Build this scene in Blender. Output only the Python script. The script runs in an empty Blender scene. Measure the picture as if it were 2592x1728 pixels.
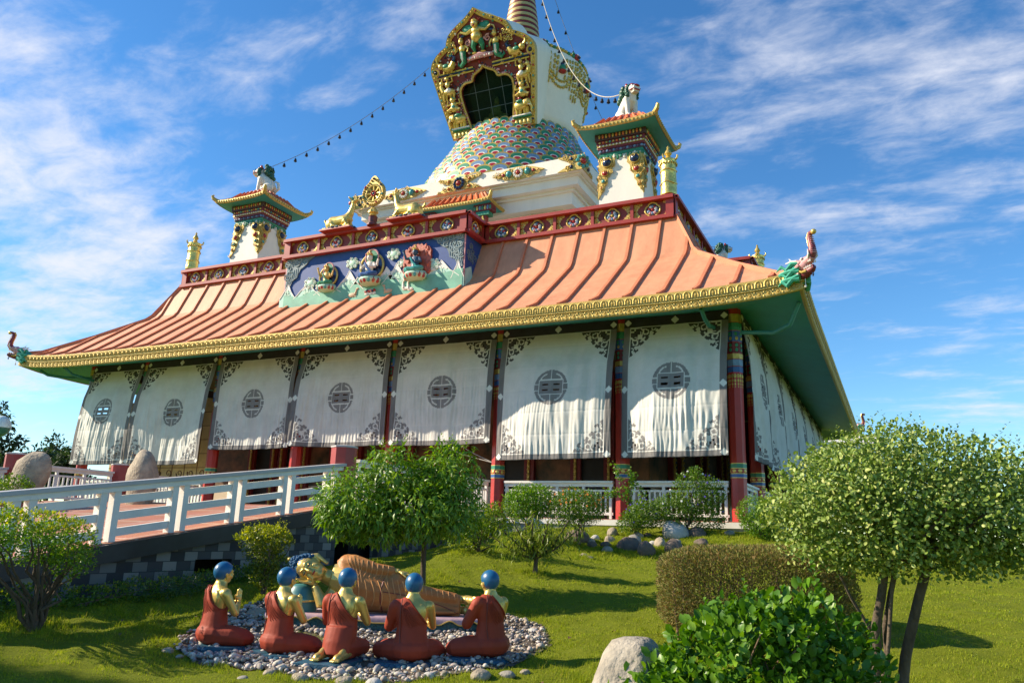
# Temple with stupa, reclining statue and garden - everything is built here in code.
import bpy, math, random
import numpy as np
from mathutils import Vector, Matrix
rng = np.random.default_rng(11)
random.seed(11)
SC = bpy.context.scene
COL = SC.collection
PI = math.pi
R = math.radians
V3 = lambda *a: np.array(a, float)

# ------------------------------------------------------------------ helpers
def nrm(v):
    v = np.asarray(v, float); return v/(np.linalg.norm(v)+1e-12)

def rotz(a):
    c, s = math.cos(a), math.sin(a); return np.array([[c, -s, 0], [s, c, 0], [0, 0, 1.]])
def rotx(a):
    c, s = math.cos(a), math.sin(a); return np.array([[1, 0, 0], [0, c, -s], [0, s, c.real]])
def roty(a):
    c, s = math.cos(a), math.sin(a); return np.array([[c, 0, s], [0, 1, 0], [-s, 0, c]])
def frame(d, up=(0, 0, 1)):
    z = nrm(d); up = np.asarray(up, float)
    if abs(z@up) > .98: up = V3(1, 0, 0) if abs(z[0]) < .9 else V3(0, 1, 0)
    x = nrm(np.cross(up, z)); y = np.cross(z, x); return x, y, z

class MB:
    """collects shapes, links them as ONE mesh object"""
    def __init__(s): s.v = []; s.f = []; s.m = []; s.n = 0; s.X = None
    def add(s, v, f, mi=0):
        v = np.asarray(v, float).reshape(-1, 3)
        if s.X is not None: v = v@s.X[0].T+s.X[1]
        s.v.append(v); n = s.n
        s.f += [tuple(i+n for i in q) for q in f]; s.m += [mi]*len(f); s.n += len(v)
    def at(s, rot=None, loc=(0, 0, 0), k=1.):
        s.X = ((np.eye(3) if rot is None else np.asarray(rot))*k, np.asarray(loc, float)); return s
    def off(s): s.X = None; return s
    def box(s, c, d, rot=None, mi=0, top=1.):
        x, y, z = [q/2 for q in d]
        v = np.array([[-x, -y, -z], [x, -y, -z], [x, y, -z], [-x, y, -z], [-x*top, -y*top, z], [x*top, -y*top, z], [x*top, y*top, z], [-x*top, y*top, z]])
        if rot is not None: v = v@np.asarray(rot).T
        s.add(v+np.asarray(c, float), [(3, 2, 1, 0), (4, 5, 6, 7), (0, 1, 5, 4), (1, 2, 6, 5), (2, 3, 7, 6), (3, 0, 4, 7)], mi)
    def bx(s, x0, x1, y0, y1, z0, z1, mi=0): s.box(((x0+x1)/2, (y0+y1)/2, (z0+z1)/2), (abs(x1-x0), abs(y1-y0), abs(z1-z0)), mi=mi)
    def bar(s, p, q, w, h, mi=0, up=(0, 0, 1)):
        p, q = V3(*p), V3(*q); x, y, z = frame(q-p, up)
        L = np.linalg.norm(q-p); s.box((p+q)/2, (w, h, L), rot=np.stack([x, y, z], 1), mi=mi)
    def tube(s, P, r, n=8, mi=0, closed=False, up=(0, 0, 1), flat=1.):
        P = np.asarray(P, float); k = len(P); r = np.broadcast_to(np.asarray(r, float), (k,))
        T = np.roll(P, -1, 0)-np.roll(P, 1, 0) if closed else np.gradient(P, axis=0)
        a = np.arange(n)*2*PI/n; vs = []
        x0 = None
        for i in range(k):
            t = nrm(T[i])
            if x0 is None: x, y, _ = frame(t, up)
            else: x = nrm(x0-t*(x0@t)); y = np.cross(t, x)
            x0 = x
            vs.append(P[i]+r[i]*(np.outer(np.cos(a), x)*flat+np.outer(np.sin(a), y)))
        f = []
        for i in range(k if closed else k-1):
            j = (i+1) % k
            for q in range(n): f.append((i*n+q, i*n+(q+1) % n, j*n+(q+1) % n, j*n+q))
        if not closed: f += [tuple(range(n-1, -1, -1)), tuple((k-1)*n+q for q in range(n))]
        s.add(np.concatenate(vs), f, mi)
    def lathe(s, prof, c=(0, 0, 0), n=24, mi=0, a0=0., a1=2*PI, rf=None, rot=None):
        full = abs(a1-a0-2*PI) < 1e-6; m = n if full else n+1
        a = a0+(a1-a0)*np.arange(m)/n; vs = []
        for (r, z) in prof:
            rr = r*(rf(a, z) if rf else 1.); vs.append(np.stack([rr*np.cos(a), rr*np.sin(a), np.full(m, z)], 1))
        f = []
        for i in range(len(prof)-1):
            for q in range(n):
                q2 = (q+1) % m; f.append((i*m+q, i*m+q2, (i+1)*m+q2, (i+1)*m+q))
        if full:
            if prof[0][0] > 1e-4: f.append(tuple(range(m-1, -1, -1)))
            if prof[-1][0] > 1e-4: f.append(tuple((len(prof)-1)*m+q for q in range(m)))
        v = np.concatenate(vs)
        if rot is not None: v = v@np.asarray(rot).T
        s.add(v+np.asarray(c, float), f, mi)
    def ell(s, c, r, rot=None, nu=12, nv=8, mi=0):
        r = np.broadcast_to(np.asarray(r, float), (3,))
        u = np.arange(nu)*2*PI/nu; t = np.linspace(-PI/2, PI/2, nv+1)[1:-1]
        v = [[0, 0, -1]]+[[math.cos(b)*math.cos(a), math.cos(b)*math.sin(a), math.sin(b)] for b in t for a in u]+[[0, 0, 1]]
        v = np.array(v)*r
        if rot is not None: v = v@np.asarray(rot).T
        f = []; k = len(t)
        for q in range(nu):
            f.append((0, 1+(q+1) % nu, 1+q))
            for i in range(k-1): f.append((1+i*nu+q, 1+i*nu+(q+1) % nu, 1+(i+1)*nu+(q+1) % nu, 1+(i+1)*nu+q))
            f.append((1+(k-1)*nu+q, 1+(k-1)*nu+(q+1) % nu, 1+k*nu))
        s.add(v+np.asarray(c, float), f, mi)
    def prism(s, P, o, U, W, N, t, mi=0, mside=None):
        """polygon P (u,w) in the plane o+uU+wW, thickened t along N (front face at +N)"""
        P = np.asarray(P, float); o, U, W, N = [np.asarray(q, float) for q in (o, U, W, N)]
        A = o+np.outer(P[:, 0], U)+np.outer(P[:, 1], W); k = len(P)
        ar = np.sum(P[:, 0]*np.roll(P[:, 1], -1)-np.roll(P[:, 0], -1)*P[:, 1])
        if (ar > 0) != (np.cross(U, W)@N > 0): A = A[::-1]
        s.add(np.concatenate([A, A+N*t]), [tuple(range(k, 2*k))], mi)
        n = s.n-2*k; ms = mi if mside is None else mside
        s.f += [(n+i, n+(i+1) % k, n+k+(i+1) % k, n+k+i) for i in range(k)]+[tuple(n+i for i in range(k-1, -1, -1))]; s.m += [ms]*(k+1)
    def loft(s, rings, mi=0, cap=True, closed=False):
        rings = [np.asarray(q, float) for q in rings]; n = len(rings[0]); k = len(rings); f = []
        for i in range(k if closed else k-1):
            j = (i+1) % k
            for q in range(n): f.append((i*n+q, i*n+(q+1) % n, j*n+(q+1) % n, j*n+q))
        if cap and not closed: f += [tuple(range(n-1, -1, -1)), tuple((k-1)*n+q for q in range(n))]
        s.add(np.concatenate(rings), f, mi)
    def grid(s, A, mi=0, flip=False):
        nu, nv = A.shape[:2]; f = []
        for i in range(nu-1):
            for j in range(nv-1):
                q = (i*nv+j, (i+1)*nv+j, (i+1)*nv+j+1, i*nv+j+1); f.append(q[::-1] if flip else q)
        s.add(A.reshape(-1, 3), f, mi)
    def build(s, name, mats, parent=None, smooth=True, ang=40, origin=None):
        v = np.concatenate(s.v) if s.v else np.zeros((0, 3))
        if parent is not None: org = np.array(parent['org'])
        elif origin is not None: org = np.asarray(origin, float)
        else:
            lo, hi = v.min(0), v.max(0); org = V3((lo[0]+hi[0])/2, (lo[1]+hi[1])/2, lo[2])
        me = bpy.data.meshes.new(name); me.from_pydata((v-org).tolist(), [], s.f)
        if not isinstance(mats, (list, tuple)): mats = [mats]
        for m in mats: me.materials.append(m)
        if len(mats) > 1: me.polygons.foreach_set('material_index', s.m)
        return finish(name, me, parent, org, smooth, ang)

def finish(name, me, parent, org, smooth=True, ang=40):
    if smooth:
        me.polygons.foreach_set('use_smooth', [True]*len(me.polygons))
        if ang: me.set_sharp_from_angle(angle=R(ang))
    me.update()
    o = bpy.data.objects.new(name, me); COL.objects.link(o)
    if parent is not None: o.parent = parent
    else: o.location = org
    o['org'] = [float(q) for q in org]
    return o

def fastmesh(name, v, quads, mats, parent=None, origin=(0, 0, 0), mi=None, tris=False, smooth=False):
    """big numpy mesh: v (n,3), quads (m,3 or 4)"""
    org = np.array(parent['org']) if parent is not None else np.asarray(origin, float)
    me = bpy.data.meshes.new(name); v = np.asarray(v, np.float64)-org; quads = np.asarray(quads, np.int32)
    k = quads.shape[1]; m = len(quads)
    me.vertices.add(len(v)); me.vertices.foreach_set('co', v.astype(np.float32).ravel())
    me.loops.add(m*k); me.loops.foreach_set('vertex_index', quads.ravel())
    me.polygons.add(m); me.polygons.foreach_set('loop_start', np.arange(0, m*k, k, dtype=np.int32))
    if not isinstance(mats, (list, tuple)): mats = [mats]
    for q in mats: me.materials.append(q)
    if mi is not None: me.polygons.foreach_set('material_index', np.asarray(mi, np.int32))
    if smooth: me.polygons.foreach_set('use_smooth', np.ones(m, bool))
    me.update(calc_edges=True); me.validate()
    o = bpy.data.objects.new(name, me); COL.objects.link(o)
    if parent is not None: o.parent = parent
    else: o.location = org
    o['org'] = [float(q) for q in org]
    return o

def tag(o, label=None, cat=None, group=None, kind=None):
    if label: o['label'] = label
    if cat: o['category'] = cat
    if group: o['group'] = group
    if kind: o['kind'] = kind
    return o
def thing(name, label, cat, loc, group=None):
    o = bpy.data.objects.new(name, None); COL.objects.link(o); o.empty_display_size = .3
    o.location = loc; o['org'] = [float(q) for q in loc]
    return tag(o, label, cat, group)
def copy_tree(o, parent=None):
    c = o.copy(); COL.objects.link(c); c.parent = parent
    for ch in list(o.children): copy_tree(ch, c)
    return c
def dup(o, loc, rz=0., label=None, k=None):
    c = copy_tree(o); c.location = loc; c.rotation_euler = (0, 0, rz)
    if label: c['label'] = label
    if k: c.scale = (k, k, k)
    return c

def remesh(mb, name, mats, parent, voxel, smooth=2, cut=None):
    """fuse overlapping shapes into one continuous skin"""
    tmp = mb.build('tmp_shape', mats, parent, smooth=False)
    md = tmp.modifiers.new('r', 'REMESH'); md.mode = 'VOXEL'; md.voxel_size = voxel; md.use_smooth_shade = True
    if smooth:
        sm = tmp.modifiers.new('s', 'SMOOTH'); sm.factor = .5; sm.iterations = smooth
    bpy.context.view_layer.update()
    dg = bpy.context.evaluated_depsgraph_get()
    me = bpy.data.meshes.new_from_object(tmp.evaluated_get(dg)); me.name = name
    org = np.array(tmp['org']); bpy.data.objects.remove(tmp)
    if cut:
        import bmesh
        bm = bmesh.new(); bm.from_mesh(me)
        for co, no in cut:
            bmesh.ops.bisect_plane(bm, geom=bm.verts[:]+bm.edges[:]+bm.faces[:], plane_co=Vector(co), plane_no=Vector(no), clear_outer=True)
            ed = [e for e in bm.edges if e.is_boundary]
            if ed: bmesh.ops.holes_fill(bm, edges=ed, sides=0)
        bm.to_mesh(me); bm.free()
    me.materials.clear()
    for m in (mats if isinstance(mats, (list, tuple)) else [mats]): me.materials.append(m)
    return finish(name, me, parent, org, True, 50 if cut else None)

# ------------------------------------------------------------------ materials
def _mat(name):
    m = bpy.data.materials.new(name); m.use_nodes = True
    nt = m.node_tree; b = nt.nodes['Principled BSDF']; return m, nt, b
def N(nt, t, **kw):
    n = nt.nodes.new(t)
    for k, v in kw.items():
        if k in n.inputs: n.inputs[k].default_value = v
        else: setattr(n, k, v)
    return n
def rgba(c): return (c[0], c[1], c[2], 1.)
def mix(nt, fac, a, b):
    n = nt.nodes.new('ShaderNodeMix'); n.data_type = 'RGBA'
    for i, q in ((0, fac), (6, a), (7, b)):
        if hasattr(q, 'node'): nt.links.new(q, n.inputs[i])
        else: n.inputs[i].default_value = q if i == 0 else rgba(q)
    return n.outputs[2]
def M(name, col, rough=.6, metal=0., var=.12, scale=5., bump=0., bscale=40., col2=None, spec=.5, coord='Object', dist=.02, streak=None):
    m, nt, b = _mat(name); L = nt.links
    tc = N(nt, 'ShaderNodeTexCoord'); mp = N(nt, 'ShaderNodeMapping')
    if streak: mp.inputs['Scale'].default_value = streak
    L.new(tc.outputs[coord], mp.inputs[0])
    nz = N(nt, 'ShaderNodeTexNoise', Scale=scale, Detail=6., Roughness=.65); L.new(mp.outputs[0], nz.inputs['Vector'])
    rp = N(nt, 'ShaderNodeValToRGB'); rp.color_ramp.elements[0].position = .32; rp.color_ramp.elements[1].position = .68
    L.new(nz.outputs['Fac'], rp.inputs[0])
    c0 = [q*(1-var) for q in col]; c1 = [min(1, q*(1+var)) for q in (col if col2 is None else col)]
    if col2 is not None: c0 = col2
    L.new(mix(nt, rp.outputs[0], c0, c1), b.inputs['Base Color'])
    b.inputs['Roughness'].default_value = rough; b.inputs['Metallic'].default_value = metal
    b.inputs['Specular IOR Level'].default_value = spec
    if bump:
        n2 = N(nt, 'ShaderNodeTexNoise', Scale=bscale, Detail=5.); L.new(tc.outputs[coord], n2.inputs['Vector'])
        bp = N(nt, 'ShaderNodeBump', Strength=bump, Distance=dist); L.new(n2.outputs['Fac'], bp.inputs['Height']); L.new(bp.outputs[0], b.inputs['Normal'])
    return m
def leafmat(name, c1, c2, c3=None, rough=.45, trans=.35, spec=.4):
    m, nt, b = _mat(name); L = nt.links
    g = N(nt, 'ShaderNodeNewGeometry'); rp = N(nt, 'ShaderNodeValToRGB')
    e = rp.color_ramp.elements; e[0].color = rgba(c1); e[1].color = rgba(c2)
    if c3 is not None:
        e[1].position = .8; q = e.new(1.); q.color = rgba(c3)
    L.new(g.outputs['Random Per Island'], rp.inputs[0]); L.new(rp.outputs[0], b.inputs['Base Color'])
    b.inputs['Roughness'].default_value = rough; b.inputs['Specular IOR Level'].default_value = spec
    t = N(nt, 'ShaderNodeBsdfTranslucent'); hs = N(nt, 'ShaderNodeHueSaturation', Saturation=1.1, Value=1.5)
    L.new(rp.outputs[0], hs.inputs['Color']); L.new(hs.outputs[0], t.inputs['Color'])
    mx = N(nt, 'ShaderNodeMixShader', Fac=trans); L.new(b.outputs[0], mx.inputs[1]); L.new(t.outputs[0], mx.inputs[2])
    L.new(mx.outputs[0], nt.nodes['Material Output'].inputs['Surface']); return m

m_gold = M('gold_paint', (.66, .475, .13), .36, .5, .15, 8, .15, 60)
m_gold_trim = M('gold_trim', (.56, .385, .095), .42, .35, .18, 14, .35, 45)
m_skin = M('gold_skin', (.62, .45, .12), .36, .62, .10, 4, .08, 90)
m_red = M('red_lacquer', (.33, .035, .025), .45, 0, .15, 3, .05, 30)
m_dred = M('dark_red', (.20, .018, .018), .5, 0, .2, 4, .1, 30)
m_col = M('column_red', (.42, .028, .02), .38, 0, .12, 3, .03, 20)
m_maroon = M('maroon_ground', (.16, .014, .016), .55, 0, .25, 10, .2, 40)
m_roof = M('roof_terracotta', (.66, .29, .155), .62, 0, .10, .9, .10, 25, streak=(1, 1, .35))
_nt = m_roof.node_tree; _b = _nt.nodes['Principled BSDF']; _l = _b.inputs['Base Color'].links[0]; _src = _l.from_socket
_tc = N(_nt, 'ShaderNodeTexCoord'); _mp = N(_nt, 'ShaderNodeMapping'); _mp.inputs['Scale'].default_value = (1.6, 1.6, .25); _nt.links.new(_tc.outputs['Object'], _mp.inputs[0]); _nz = N(_nt, 'ShaderNodeTexNoise', Scale=2.2, Detail=8., Roughness=.7); _nt.links.new(_mp.outputs[0], _nz.inputs['Vector']); _rp = N(_nt, 'ShaderNodeValToRGB'); _rp.color_ramp.elements[0].position = .36; _rp.color_ramp.elements[1].position = .60; _rp.color_ramp.elements[0].color = (.70, .66, .62, 1); _nt.links.new(_nz.outputs['Fac'], _rp.inputs[0])
_mm = N(_nt, 'ShaderNodeMix'); _mm.data_type = 'RGBA'; _mm.blend_type = 'MULTIPLY'; _mm.inputs[0].default_value = .55; _nt.links.new(_src, _mm.inputs[6]); _nt.links.new(_rp.outputs[0], _mm.inputs[7]); _nt.links.new(_mm.outputs[2], _b.inputs['Base Color'])
m_batten = M('roof_batten_paint', (.55, .185, .085), .6, 0, .12, 2, .1, 30)
m_orange = M('orange_tile', (.62, .15, .04), .5, 0, .2, 12, .2, 40)
m_teal = M('teal_soffit', (.045, .31, .30), .5, 0, .12, 1.2, .05, 20)
m_green = M('painted_green', (.03, .22, .12), .4, 0, .2, 10)
m_blue = M('painted_blue', (.03, .10, .30), .4, 0, .2, 10)
m_dblue = M('mural_blue', (.018, .065, .25), .55, 0, .12, 2.5, .05, 40)
m_navy = M('navy_gem', (.012, .03, .09), .22, 0, .2, 6)
m_gred = M('red_gem', (.38, .03, .03), .25, 0, .2, 6)
m_gteal = M('teal_gem', (.06, .30, .28), .25, 0, .2, 6)
m_pink = M('pink_paint', (.62, .30, .30), .5, 0, .2, 8)
m_white = M('white_wash', (.79, .745, .66), .7, 0, .05, 1.5, .12, 30, streak=(1, 1, .3))
m_wpaint = M('white_paint', (.77, .73, .66), .5, 0, .08, 3, .08, 30)
m_cream = M('cream_wall', (.62, .55, .42), .7, 0, .08, 2)
m_black = M('black_timber', (.018, .018, .018), .6, 0, .3, 5)
m_dark = M('dark_interior', (.03, .022, .018), .8, 0, .3, 4)
m_lgreen = M('pale_green_paint', (.42, .62, .48), .5, 0, .1, 6)
m_mgreen = M('mural_green', (.16, .42, .30), .55, 0, .18, 3)
m_snow = M('mural_snow', (.40, .64, .54), .55, 0, .12, 5)
m_slate = M('mural_cloud_slate', (.13, .19, .22), .55, 0, .35, 6, .3, 20)
m_lblue = M('petal_blue', (.15, .25, .40), .45, 0, .2, 9)
m_pgreen = M('petal_green', (.025, .21, .11), .42, 0, .22, 9)
m_flesh = M('figure_flesh', (.62, .40, .12), .4, .2, .2, 10)
m_flame = M('flame_red', (.45, .09, .05), .5, 0, .4, 14, .6, 40)
m_brass = M('old_gold', (.55, .40, .10), .42, .5, .25, 12, .3, 60)
# ------------------------------------------------------------------ temple hall (front facade on y=0, right corner at the origin)
HX, HY, CX, CY = 12.25, 12.03, -12.25, 12.03
X8 = [-24.5, -21.5, -17.8, -14.1, -10.4, -6.7, -3.0, 0.]
Y8 = [0., 3.0, 6.61, 10.22, 13.83, 17.44, 21.06, 24.06]
def side_frame(k):
    """0 front, 1 right, 2 back, 3 left: outward normal, along direction, half length, half depth"""
    n = [V3(0, -1, 0), V3(1, 0, 0), V3(0, 1, 0), V3(-1, 0, 0)][k]; u = V3(-n[1], n[0], 0)
    return n, u, (HX if k in (0, 2) else HY), (HY if k in (0, 2) else HX)
CC = V3(CX, CY, 0)
def sp(k, a, d, z):
    """point on side k: a along (from the middle), d inward from the facade plane"""
    n, u, hl, hd = side_frame(k); return CC+u*a+n*(hd-d)+V3(0, 0, z)
def upturn(a, hl, d):
    e = max(0, abs(a)-(hl+1.9-3.6))/3.6; w = max(0, min(1, (1.4-d)/3.3)); return .17*e*e*w+.05*max(0, e-.75)*4*w*e

def scroll(mb, o, U, W, Nn, r, th, turns=1.4, a0=0., mi=0, sgn=1, lift=.0):
    t = np.linspace(0, 1, 14); a = a0+sgn*turns*2*PI*t; rr = r*(1-.8*t)
    mb.tube(np.asarray(o)+np.outer(rr*np.cos(a), U)+np.outer(rr*np.sin(a), W)+np.outer(lift+0*t, Nn), th*(1-.5*t), 5, mi)

hall = thing('temple_hall', 'broad square temple hall with orange ribbed roof, gold eaves and white curtained veranda', 'temple', (CX, CY, 0))
# floor slab with white edge
mb = MB(); mb.bx(-24.95, .45, -.45, 24.5, -1.4, -.16); mb.build('plinth', M('plinth_grey', (.30, .29, .28), .8, bump=.2), hall, False)
mb = MB(); mb.bx(-25.0, .5, -.5, 24.55, -.16, -.02); mb.bx(-24.9, .4, -.4, 24.45, -.02, .0, 1); mb.build('floor_slab', [m_wpaint, M('veranda_tile', (.30, .12, .07), .5)], hall, False)
# roof skirt
PROF = [(-1.92, 5.40), (-1.4, 5.64), (-.15, 6.57), (1.05, 7.47), (1.2, 7.66), (1.83, 9.0)]
mb = MB()
for k in range(4):
    n, u, hl, hd = side_frame(k); rows = []
    for d, z in PROF:
        L = hl-d; t = np.concatenate([np.linspace(-1, -.6, 14), np.linspace(-.5, .5, 9), np.linspace(.6, 1, 14)])
        rows.append([sp(k, q*L, d, z+upturn(q*L, hl, d)) for q in t])
    mb.grid(np.array(rows), flip=True)
for k in range(4):
    n, u, hl, hd = side_frame(k); m = int((hl+1.9)/.89)
    for i in range(-m, m+1):
        a = (i+.12)*.89; e = hl-abs(a)
        P = [sp(k, a, d, z+upturn(a, hl, d)+.03) for d, z in PROF if d < e-.05]
        if len(P) < 2: continue
        if e < 1.83:
            for (d0, z0), (d1, z1) in zip(PROF[:-1], PROF[1:]):
                if d0 < e-.05 <= d1: q = (e-.05-d0)/(d1-d0); P.append(sp(k, a, e-.05, z0+(z1-z0)*q+.03+upturn(a, hl, e)))
        for p, q in zip(P[:-1], P[1:]): mb.bar(p, q, .085, .10, 1, up=n)
for sx in (-1, 1):
    for sy in (-1, 1):
        P = [CC+V3(sx*(HX-d), sy*(HY-d), z+.03+upturn(HX-d, HX, d)) for d, z in PROF]
        for p, q in zip(P[:-1], P[1:]): mb.bar(p, q, .14, .12, 1)
roof = mb.build('roof', [m_roof, m_batten], hall, True, 12)
# terrace deck closing the roof
mb = MB(); mb.bx(-22.3, -2.2, 2.05, 22.0, 8.75, 9.0); mb.build('roof_terrace', M('terrace_slab', (.35, .3, .27), .8), hall, False)
# gold eave bands
def ring_path(d, z, step=.35):
    P = []
    for k in range(4):
        n, u, hl, hd = side_frame(k); L = hl-d; m = int(2*L/step)
        for a in np.linspace(-L, L, m, endpoint=False): P.append((sp(k, a, d, z+upturn(a, hl, d)), n, abs(a) > L-.01))
    return P
def sweep(mb, prof, mi=0):
    """prof: list of (d,z) closed cross-section"""
    rings = None; cols = []
    for d, z in prof:
        cols.append(np.array([q[0] for q in ring_path_n(d, z)]))
    A = np.stack(cols, 1); n, k = A.shape[:2]; f = []
    for i in range(n):
        j = (i+1) % n
        for q in range(k): f.append((i*k+q, j*k+q, j*k+(q+1) % k, i*k+(q+1) % k))
    mb.add(A.reshape(-1, 3), f, mi)
def ring_path_n(d, z, m=72):
    P = []
    for k in range(4):
        n, u, hl, hd = side_frame(k); L = hl-d
        for t in np.linspace(-1, 1, m, endpoint=False):
            t = math.copysign(abs(t)**.7, t); P.append((sp(k, t*L, d, z+upturn(t*L, hl, d)),))
    return P
mb = MB(); sweep(mb, [(-1.9, 5.19), (-1.97, 5.21), (-1.97, 5.41), (-1.93, 5.44), (-1.8, 5.45), (-1.8, 5.19)])
ub = mb.build('eave_band', m_gold_trim, hall, True, 35)
mb = MB(); sweep(mb, [(-1.84, 4.98), (-1.90, 4.97), (-1.925, 4.99), (-1.915, 5.15), (-1.96, 5.17), (-1.96, 5.20), (-1.82, 5.20)])
lb = mb.build('eave_band', m_gold_trim, hall, True, 35)
for k in (0, 1):
    mb = MB(); mc = MB()
    n, u, hl, hd = side_frame(k); L = hl+1.9; stp = .21; m = int(2*L/stp)
    for i in range(m):
        a = -L+(i+.5)*2*L/m; dz = upturn(a, hl, -1.9); U = nrm(sp(k, a+.05, 0, upturn(a+.05, hl, -1.9))-sp(k, a-.05, 0, upturn(a-.05, hl, -1.9)))
        o = sp(k, a, -1.975, 5.30+dz)
        th = np.linspace(0, PI, 7)
        mb.tube([o-U*.075+V3(0, 0, -.075)]+[o+U*.075*math.cos(PI-q)+V3(0, 0, .075*math.sin(q)) for q in th]+[o+U*.075+V3(0, 0, -.075)], .018, 5)
        mb.ell(o+V3(0, 0, -.02), (.028, .028, .06), nu=6, nv=4)
        o = sp(k, a, -1.925, 5.075+dz)
        mc.tube([o+U*.075*math.cos(q)+V3(0, 0, .06*math.sin(q)) for q in np.linspace(-2.2, 2.4, 9)], .016, 5)
        mc.ell(o, .034, nu=6, nv=4); mc.ell(o+U*.105+V3(0, 0, -.045), .026, nu=5, nv=4); mc.ell(o+U*.105+V3(0, 0, .05), .022, nu=5, nv=4)
    mb.build('arch_relief', m_gold_trim, ub); mc.build('scroll_relief', m_gold_trim, lb)
# soffit
mb = MB()
for k in range(4):
    n, u, hl, hd = side_frame(k); rows = []
    for d, z in [(-1.84, 4.99), (-.6, 5.28), (.25, 5.47)]:
        L = hl-d; rows.append([sp(k, q*L, d, z+upturn(q*L, hl, d)) for q in np.concatenate([np.linspace(-1, -.6, 14), np.linspace(-.5, .5, 9), np.linspace(.6, 1, 14)])])
    mb.grid(np.array(rows))
mb.build('soffit', m_teal, hall, True, 20)
mb = MB(); mb.bx(-24.3, -.2, .2, 23.9, 5.47, 5.6); mb.build('veranda_ceiling', m_dark, hall, False)
mb = MB()
for k in range(4):
    n, u, hl, hd = side_frame(k); mb.bar(sp(k, -hl-.1, .02, 5.3), sp(k, hl+.1, .02, 5.3), .22, .36)
mb.build('eave_beam', m_black, hall, False)
# inner hall
m_mural = M('veranda_mural', (.20, .10, .05), .7, 0, .5, 1.6, col2=(.02, .045, .035))
mb = MB()
for k in range(4):
    n, u, hl, hd = side_frame(k); mb.bar(sp(k, -hl+3.2, 3.3, .52), sp(k, hl-3.2, 3.3, .52), 1.04, .2, up=n)
inner = mb.build('inner_wall', m_cream, hall, False)
mb = MB()
for k in range(4):
    n, u, hl, hd = side_frame(k); mb.bar(sp(k, -hl+3.2, 3.3, 3.25), sp(k, hl-3.2, 3.3, 3.25), 4.42, .24, up=n)
mb.build('wall_mural', m_mural, inner, False)
for k in (0, 1):
    n, u, hl, hd = side_frame(k)
    for a in ([-6.1, -4.6, -2.2, 0, 2.2, 4.6, 7.3] if k == 0 else [-6, -2, 2, 6]):
        mb = MB()
        for s in (-1, 1):
            mb.bar(sp(k, a+s*.55, 3.08, 0), sp(k, a+s*.55, 3.08, 4.6), .34, .16, 0, up=n)
            mb.bar(sp(k, a+s*.55, 2.98, .1), sp(k, a+s*.55, 2.98, 4.5), .07, .06, 1, up=n)
            for z in np.arange(.3, 4.4, .16): mb.ell(sp(k, a+s*.55, 2.95, z), (.05, .03, .05), nu=6, nv=4, mi=1)
        mb.bar(sp(k, a-.38, 3.14, 1.2), sp(k, a+.38, 3.14, 1.2), 2.4, .06, 2, up=n)
        mb.build('hall_door', [m_dred, m_brass, m_black], hall, False)
# columns
def octa(mb, x, y, z0, z1, r, mi=0, r1=None):
    mb.lathe([(r, z0), (r if r1 is None else r1, z1)], (x, y, 0), 8, mi)
cols = [(x, 0.) for x in X8]+[(0., y) for y in Y8[1:]]+[(X8[0], y) for y in Y8[1:]]+[(x, Y8[-1]) for x in X8[1:-1]]
for x, y in cols:
    big = abs(x) < .1 and y < 1
    mb = MB(); octa(mb, x, y, 0, 5.45, .195); c = mb.build('column', m_col, hall, False)
    mb = MB(); octa(mb, x, y, 1.31, 1.42, .203, 0); octa(mb, x, y, 1.18, 1.295, .203, 1); octa(mb, x, y, 1.075, 1.165, .203, 2)
    for z in (1.07, 1.17, 1.30, 1.42): octa(mb, x, y, z-.008, z+.008, .207, 3)
    for q in range(8):
        a = (q+.5)*PI/4; p = V3(x+.19*math.cos(a), y+.19*math.sin(a), 1.237); mb.ell(p, (.014, .055, .045), rotz(a), 8, 6, 3)
    mb.build('painted_band', [m_green, m_red, m_blue, m_gold], c, False)
    mb = MB()
    for z0, z1, mi in [(3.72, 3.86, 0), (3.88, 4.05, 1), (4.07, 4.2, 2), (4.22, 4.5, 3), (4.52, 4.8, 0), (4.82, 5.02, 4), (5.04, 5.25, 2)]: octa(mb, x, y, z0, z1, .205+.004*(mi % 3), mi)
    for q in range(8):
        a = (q+.5)*PI/4; U = V3(-math.sin(a), math.cos(a), 0); n = V3(math.cos(a), math.sin(a), 0)
        for i, (z, r) in enumerate([(3.62, .045), (3.5, .035), (3.41, .026), (3.34, .018)]):
            for s in (-1, 1): mb.ell(V3(x, y, z)+n*.185+U*s*.04, (r*.35, r*.9, r*1.3), rotz(a), 6, 4, 2)
        for z in (4.3, 4.42, 4.6, 4.72, 4.9): mb.ell(V3(x, y, z)+n*.198+U*.03*math.sin(z*40), (.014, .045, .05), rotz(a), 6, 4, mi=[2, 4, 5][int(z*100) % 3])
    mb.build('painted_capital', [m_blue, m_lblue, m_brass, m_maroon, m_green, m_gteal], c, False)
mb = MB(); mb.bx(-3.26, -.2, 20.6, 20.75, 0, 5.4); mb.bx(-24.2, -21.4, 20.6, 20.75, 0, 5.4); mb.build('end_wall', m_dred, hall, False)
m_pipe = M('pipe_teal', (.03, .19, .165), .5, 0, .15, 3)
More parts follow.
